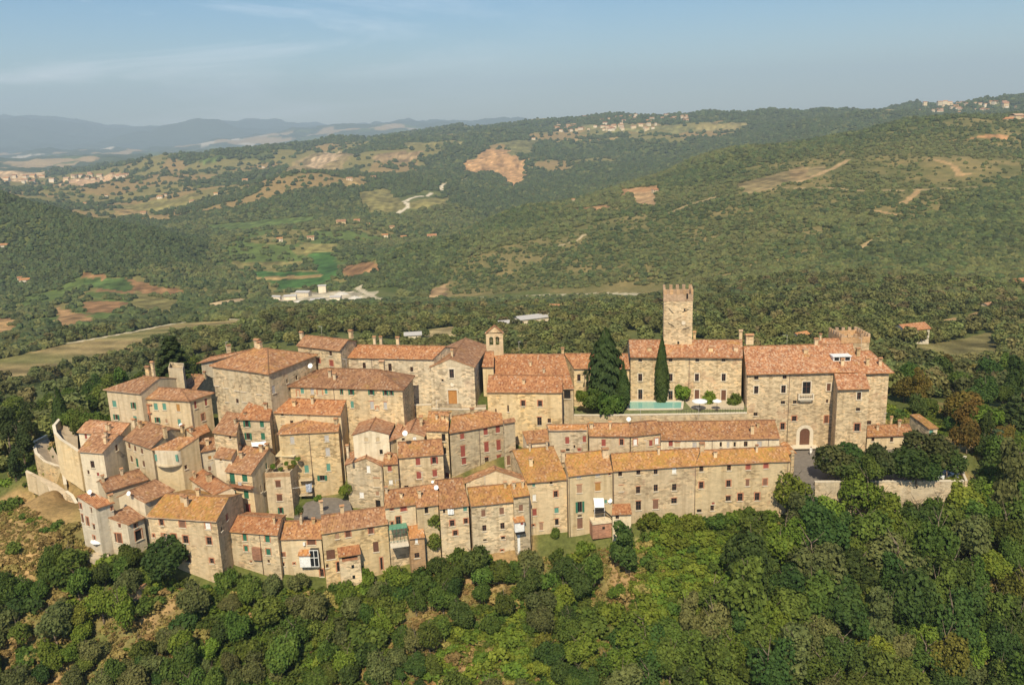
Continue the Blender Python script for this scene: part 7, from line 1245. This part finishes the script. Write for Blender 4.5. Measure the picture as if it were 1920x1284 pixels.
N0 = 50000; x = RS.uniform(-125, 125, N0); y = RS.uniform(100, 160, N0); g_ = G(x, y); hull = (np.abs(x) < 92) & (y > np.interp(x, [-92, -75, -67, -50, -30, 0, 20, 34, 48, 52, 92], [150, 138, 132.5, 130.5, 132.5, 136, 139.5, 142.5, 147, 147.5, 147.5])); n1 = fbm(x / 40, y / 40, 1) + .8 * fbm(x / 9, y / 9, 2); k = ((n1 + RS.normal(size=N0) * .2 > .05) | (np.hypot((x + 92) / 17, (y - 143) / 26) < 1)).astype(int); s = RS.uniform(.4, 1.1, N0)
for i in range(2):
    m_ = ~hull & (k == i); scatter('grass', np.stack([x[m_], y[m_], g_[m_] - .08], 1), np.stack([s[m_], s[m_], s[m_] * RS.uniform(.6, 1.3, m_.sum())], 1), tf[i], label='grass tufts on the slopes round the village')
# ------------------------------------------------------------------ houses out in the country
def far_house(px, py, wpx, rot, label, group, wallm='cream', roofm='red', wide=1.5, hgt=5.5, D=None, parts=True, shed=False):
    p = hitg((px, py)) if D is None else PD_((px, py), D); D_ = (p - CAMP) @ FW; L_ = wpx * D_ / FPX; W_ = L_ / wide; u = np.array([math.cos(rot), math.sin(rot), 0]); n_ = np.array([-u[1], u[0], 0]); hg = hgt; e = empty('country_house' if not shed else 'farm_shed', p, label, 'house' if not shed else 'shed', group); rt = .16 * W_ if shed else .22 * W_
    mb = MB(); mb.box(Z * (hg / 2 - 1), u * L_ / 2, n_ * W_ / 2, Z * (hg / 2 + 1))
    for s in (-1, 1): mb.face([u * s * L_ / 2 - n_ * W_ / 2 + Z * hg, u * s * L_ / 2 + n_ * W_ / 2 + Z * hg, u * s * L_ / 2 + Z * (hg + rt)])
    mb.build('wall', WM[wallm], e); mb = MB()
    for s in (-1, 1):
        o_ = .5; A, B = -u * (L_ / 2 + o_) + n_ * s * (W_ / 2 + o_) + Z * (hg - .1), u * (L_ / 2 + o_) + n_ * s * (W_ / 2 + o_) + Z * (hg - .1); C_, D2 = u * (L_ / 2 + o_) + Z * (hg + rt + .1), -u * (L_ / 2 + o_) + Z * (hg + rt + .1)
        mb.face([A, B, C_, D2], 0, [(0, 0), (L_, 0), (L_, W_ * .6), (0, W_ * .6)]); mb.face([A, B, B - Z * .2, A - Z * .2], 0, [(0, 0)] * 4)
    mb.build('roof', RM[roofm] if not shed else GRY, e)
    if parts:
        k = max(2, int(L_ / 4)); f_ = -n_ if (n_ @ hz(p)) > 0 else n_
        for i in range(k):
            for zz in ((hg * .28, hg * .74) if hg > 4.5 else (hg * .5,)): mb = MB(); c = f_ * (W_ / 2 + .02) + u * L_ * ((i + .5) / k - .5) + Z * zz; mb.box(c, u * .5, f_ * .04, Z * .7); mb.build('window', BRN, e)
    return e
far_house(1707, 640, 52, .25, 'pale villa with a red roof on the slope right of the turret', None, 'white', 'red', 1.5, 6)
far_house(1044, 588, 24, -.3, 'pale farmhouse with a red roof above the convent roofs', None, 'white', 'red', 1.5, 5); far_house(1063, 592, 14, -.3, 'low wing beside the pale farmhouse above the convent', None, 'cream', 'old', 1.4, 3)
far_house(1002, 607, 70, .35, 'long grey farm shed in the wood behind the bell gable', None, 'pale', 'old', 2.6, 4, shed=True); far_house(955, 615, 40, .2, 'small grey farm shed left of the long one', None, 'pale', 'old', 2.0, 3.5, shed=True)
far_house(775, 640, 30, .1, 'grey-roofed white house behind the long upper house', None, 'white', 'old', 1.4, 4, shed=True)
far_house(1500, 645, 26, .5, 'small house with a bright orange roof just behind the palazzo ridge', None, 'white', 'new', 1.3, 4); far_house(1908, 540, 22, .2, 'red-roofed house at the right edge of the hillside', None, 'cream', 'red', 1.3, 5); far_house(1850, 585, 16, .4, 'farmhouse among trees near the right edge', None, 'cream', 'old', 1.3, 4.5)
i = 0
for px, py, w, rot in ((722, 446, 16, .1), (757, 449, 15, .2), (810, 447, 24, .1), (735, 430, 12, .3), (860, 444, 7, 0), (640, 420, 24, .1), (670, 418, 16, -.1), (690, 425, 9, .2), (460, 340, 14, .1), (494, 315, 8, 0), (655, 338, 16, .2), (700, 335, 14, .1), (270, 402, 14, 0), (300, 372, 14, .2), (310, 368, 10, .1), (360, 380, 12, .1), (405, 366, 10, .2), (48, 532, 24, .2), (8, 466, 22, .1), (40, 528, 14, .3), (1228, 362, 14, .3), (200, 370, 8, .2), (160, 384, 8, 0), (880, 310, 10, .2), (1000, 262, 10, .1), (980, 190, 0, 0), (525, 453, 14, .2), (583, 450, 18, .1), (930, 330, 12, .2), (1075, 380, 8, 0)):
    if w == 0: continue
    far_house(px, py, w * .72, rot, 'small red-roofed farmhouse in the valley fields beyond the village', 'farmhouses in the valley', rnd.choice(('white', 'cream', 'warm')), rnd.choice(('red', 'old', 'new')), 1.4, 5, parts=w > 13)
# gravel works
q0 = hitg((600, 556))
for px, py, w, hh, sh in ((570, 556, 26, 5, 1), (545, 562, 22, 4, 1), (605, 549, 14, 8, 1), (630, 563, 20, 3.5, 1), (520, 563, 16, 4, 1), (595, 567, 24, 3, 1)): far_house(px, py, w, rnd.uniform(-.3, .3), 'pale industrial shed of the gravel works in the valley', 'sheds of the gravel works', 'white', 'old', 1.8, hh, parts=False, shed=True)
for px, py, w in ((640, 553, 30), (665, 560, 26), (560, 567, 20)):
    p = hitg((px, py)); D_ = (p - CAMP) @ FW; r0 = w * D_ / FPX / 2; mb = MB(); n = 18
    for j in range(n):
        a0, a1 = 6.283 * j / n, 6.283 * (j + 1) / n; k0, k1 = 1 + .15 * math.sin(3 * a0), 1 + .15 * math.sin(3 * a1)
        A = [np.array([math.cos(a) * r0 * k * t_, math.sin(a) * r0 * k * t_, r0 * .42 * h_]) for a, k in ((a0, k0), (a1, k1)) for t_, h_ in ((1, -.2), (.5, .62), (0, 1))]
        mb.face([A[0], A[3], A[4], A[1]]); mb.face([A[1], A[4], A[2]])
    o = mb.build('gravel_heap', plain('gravel_heap', (.55, .50, .42), .95, .12, .2), None, (0, 0, 0), p); tag(o, 'pale heap of gravel at the valley works', 'heap', 'gravel heaps')
# villages along the far ridges
for (xa, xb, ya, yb, n, Dd, lb, gp) in ((1040, 1230, 234, 247, 42, 3400, 'house of the far village strung along the ridge beyond the tower', 'houses of the far ridge village'), (1090, 1300, 219, 232, 30, 3900, 'house on the skyline of the far ridge beyond the tower', 'houses on the far skyline'), (1725, 1920, 193, 214, 40, 3600, 'house of the village on the hilltop at the upper right', 'houses of the upper right hilltop'), (115, 245, 328, 340, 26, 3000, 'house of the pale hamlet in the far left valley', 'houses of the far left hamlet'), (1885, 1915, 228, 234, 4, 1700, 'house near the right end of the hill crest', 'houses on the right hill crest'), (5, 110, 330, 348, 12, 3400, 'house on the plain at the far left', 'houses of the far left plain')):
    for _ in range(n):
        px, py = rnd.uniform(xa, xb), rnd.uniform(ya, yb); p = hitg((px, py), 1500)
        if p[1] > 7000: p = PD_((px, py), Dd)
        D_ = (p - CAMP) @ FW; L_ = rnd.uniform(10, 22); mb = MB(); a = rnd.uniform(-.5, .5); u = np.array([math.cos(a), math.sin(a), 0]); n_ = np.array([-u[1], u[0], 0]); W_ = L_ * .6; hg = rnd.uniform(6, 11)
        mb.box(Z * (hg / 2 - 3), u * L_ / 2, n_ * W_ / 2, Z * (hg / 2 + 3))
        for s in (-1, 1): mb.face([-u * L_ * .54 + n_ * s * W_ * .58 + Z * hg, u * L_ * .54 + n_ * s * W_ * .58 + Z * hg, u * L_ * .54 + Z * (hg + W_ * .25), -u * L_ * .54 + Z * (hg + W_ * .25)], 1)
        o = mb.build('distant_house', [rnd.choice((WM['white'], WM['cream'], WM['pale'])), rnd.choice((RM['red'], RM['pink']))], None, (0, 0, 0), p); tag(o, lb, 'house', gp)
# ------------------------------------------------------------------ haze: even air round the camera and the whole scene
HZ, N_, L_, B_ = newmat('haze_air'); N_.remove(B_); pv = N_.new('ShaderNodeVolumePrincipled'); pv.inputs['Color'].default_value = (.68, .85, 1.0, 1); pv.inputs['Density'].default_value = 9.0e-5; pv.inputs['Anisotropy'].default_value = 0.0
L_.new(pv.outputs[0], N_['Material Output'].inputs['Volume'])
mb = MB(); mb.box((0, 11000, 450), (24000, 0, 0), (0, 13500, 0), (0, 0, 800)); tag(mb.build('haze', HZ), 'pale summer haze lying over the valley and the far hills', kind='stuff')
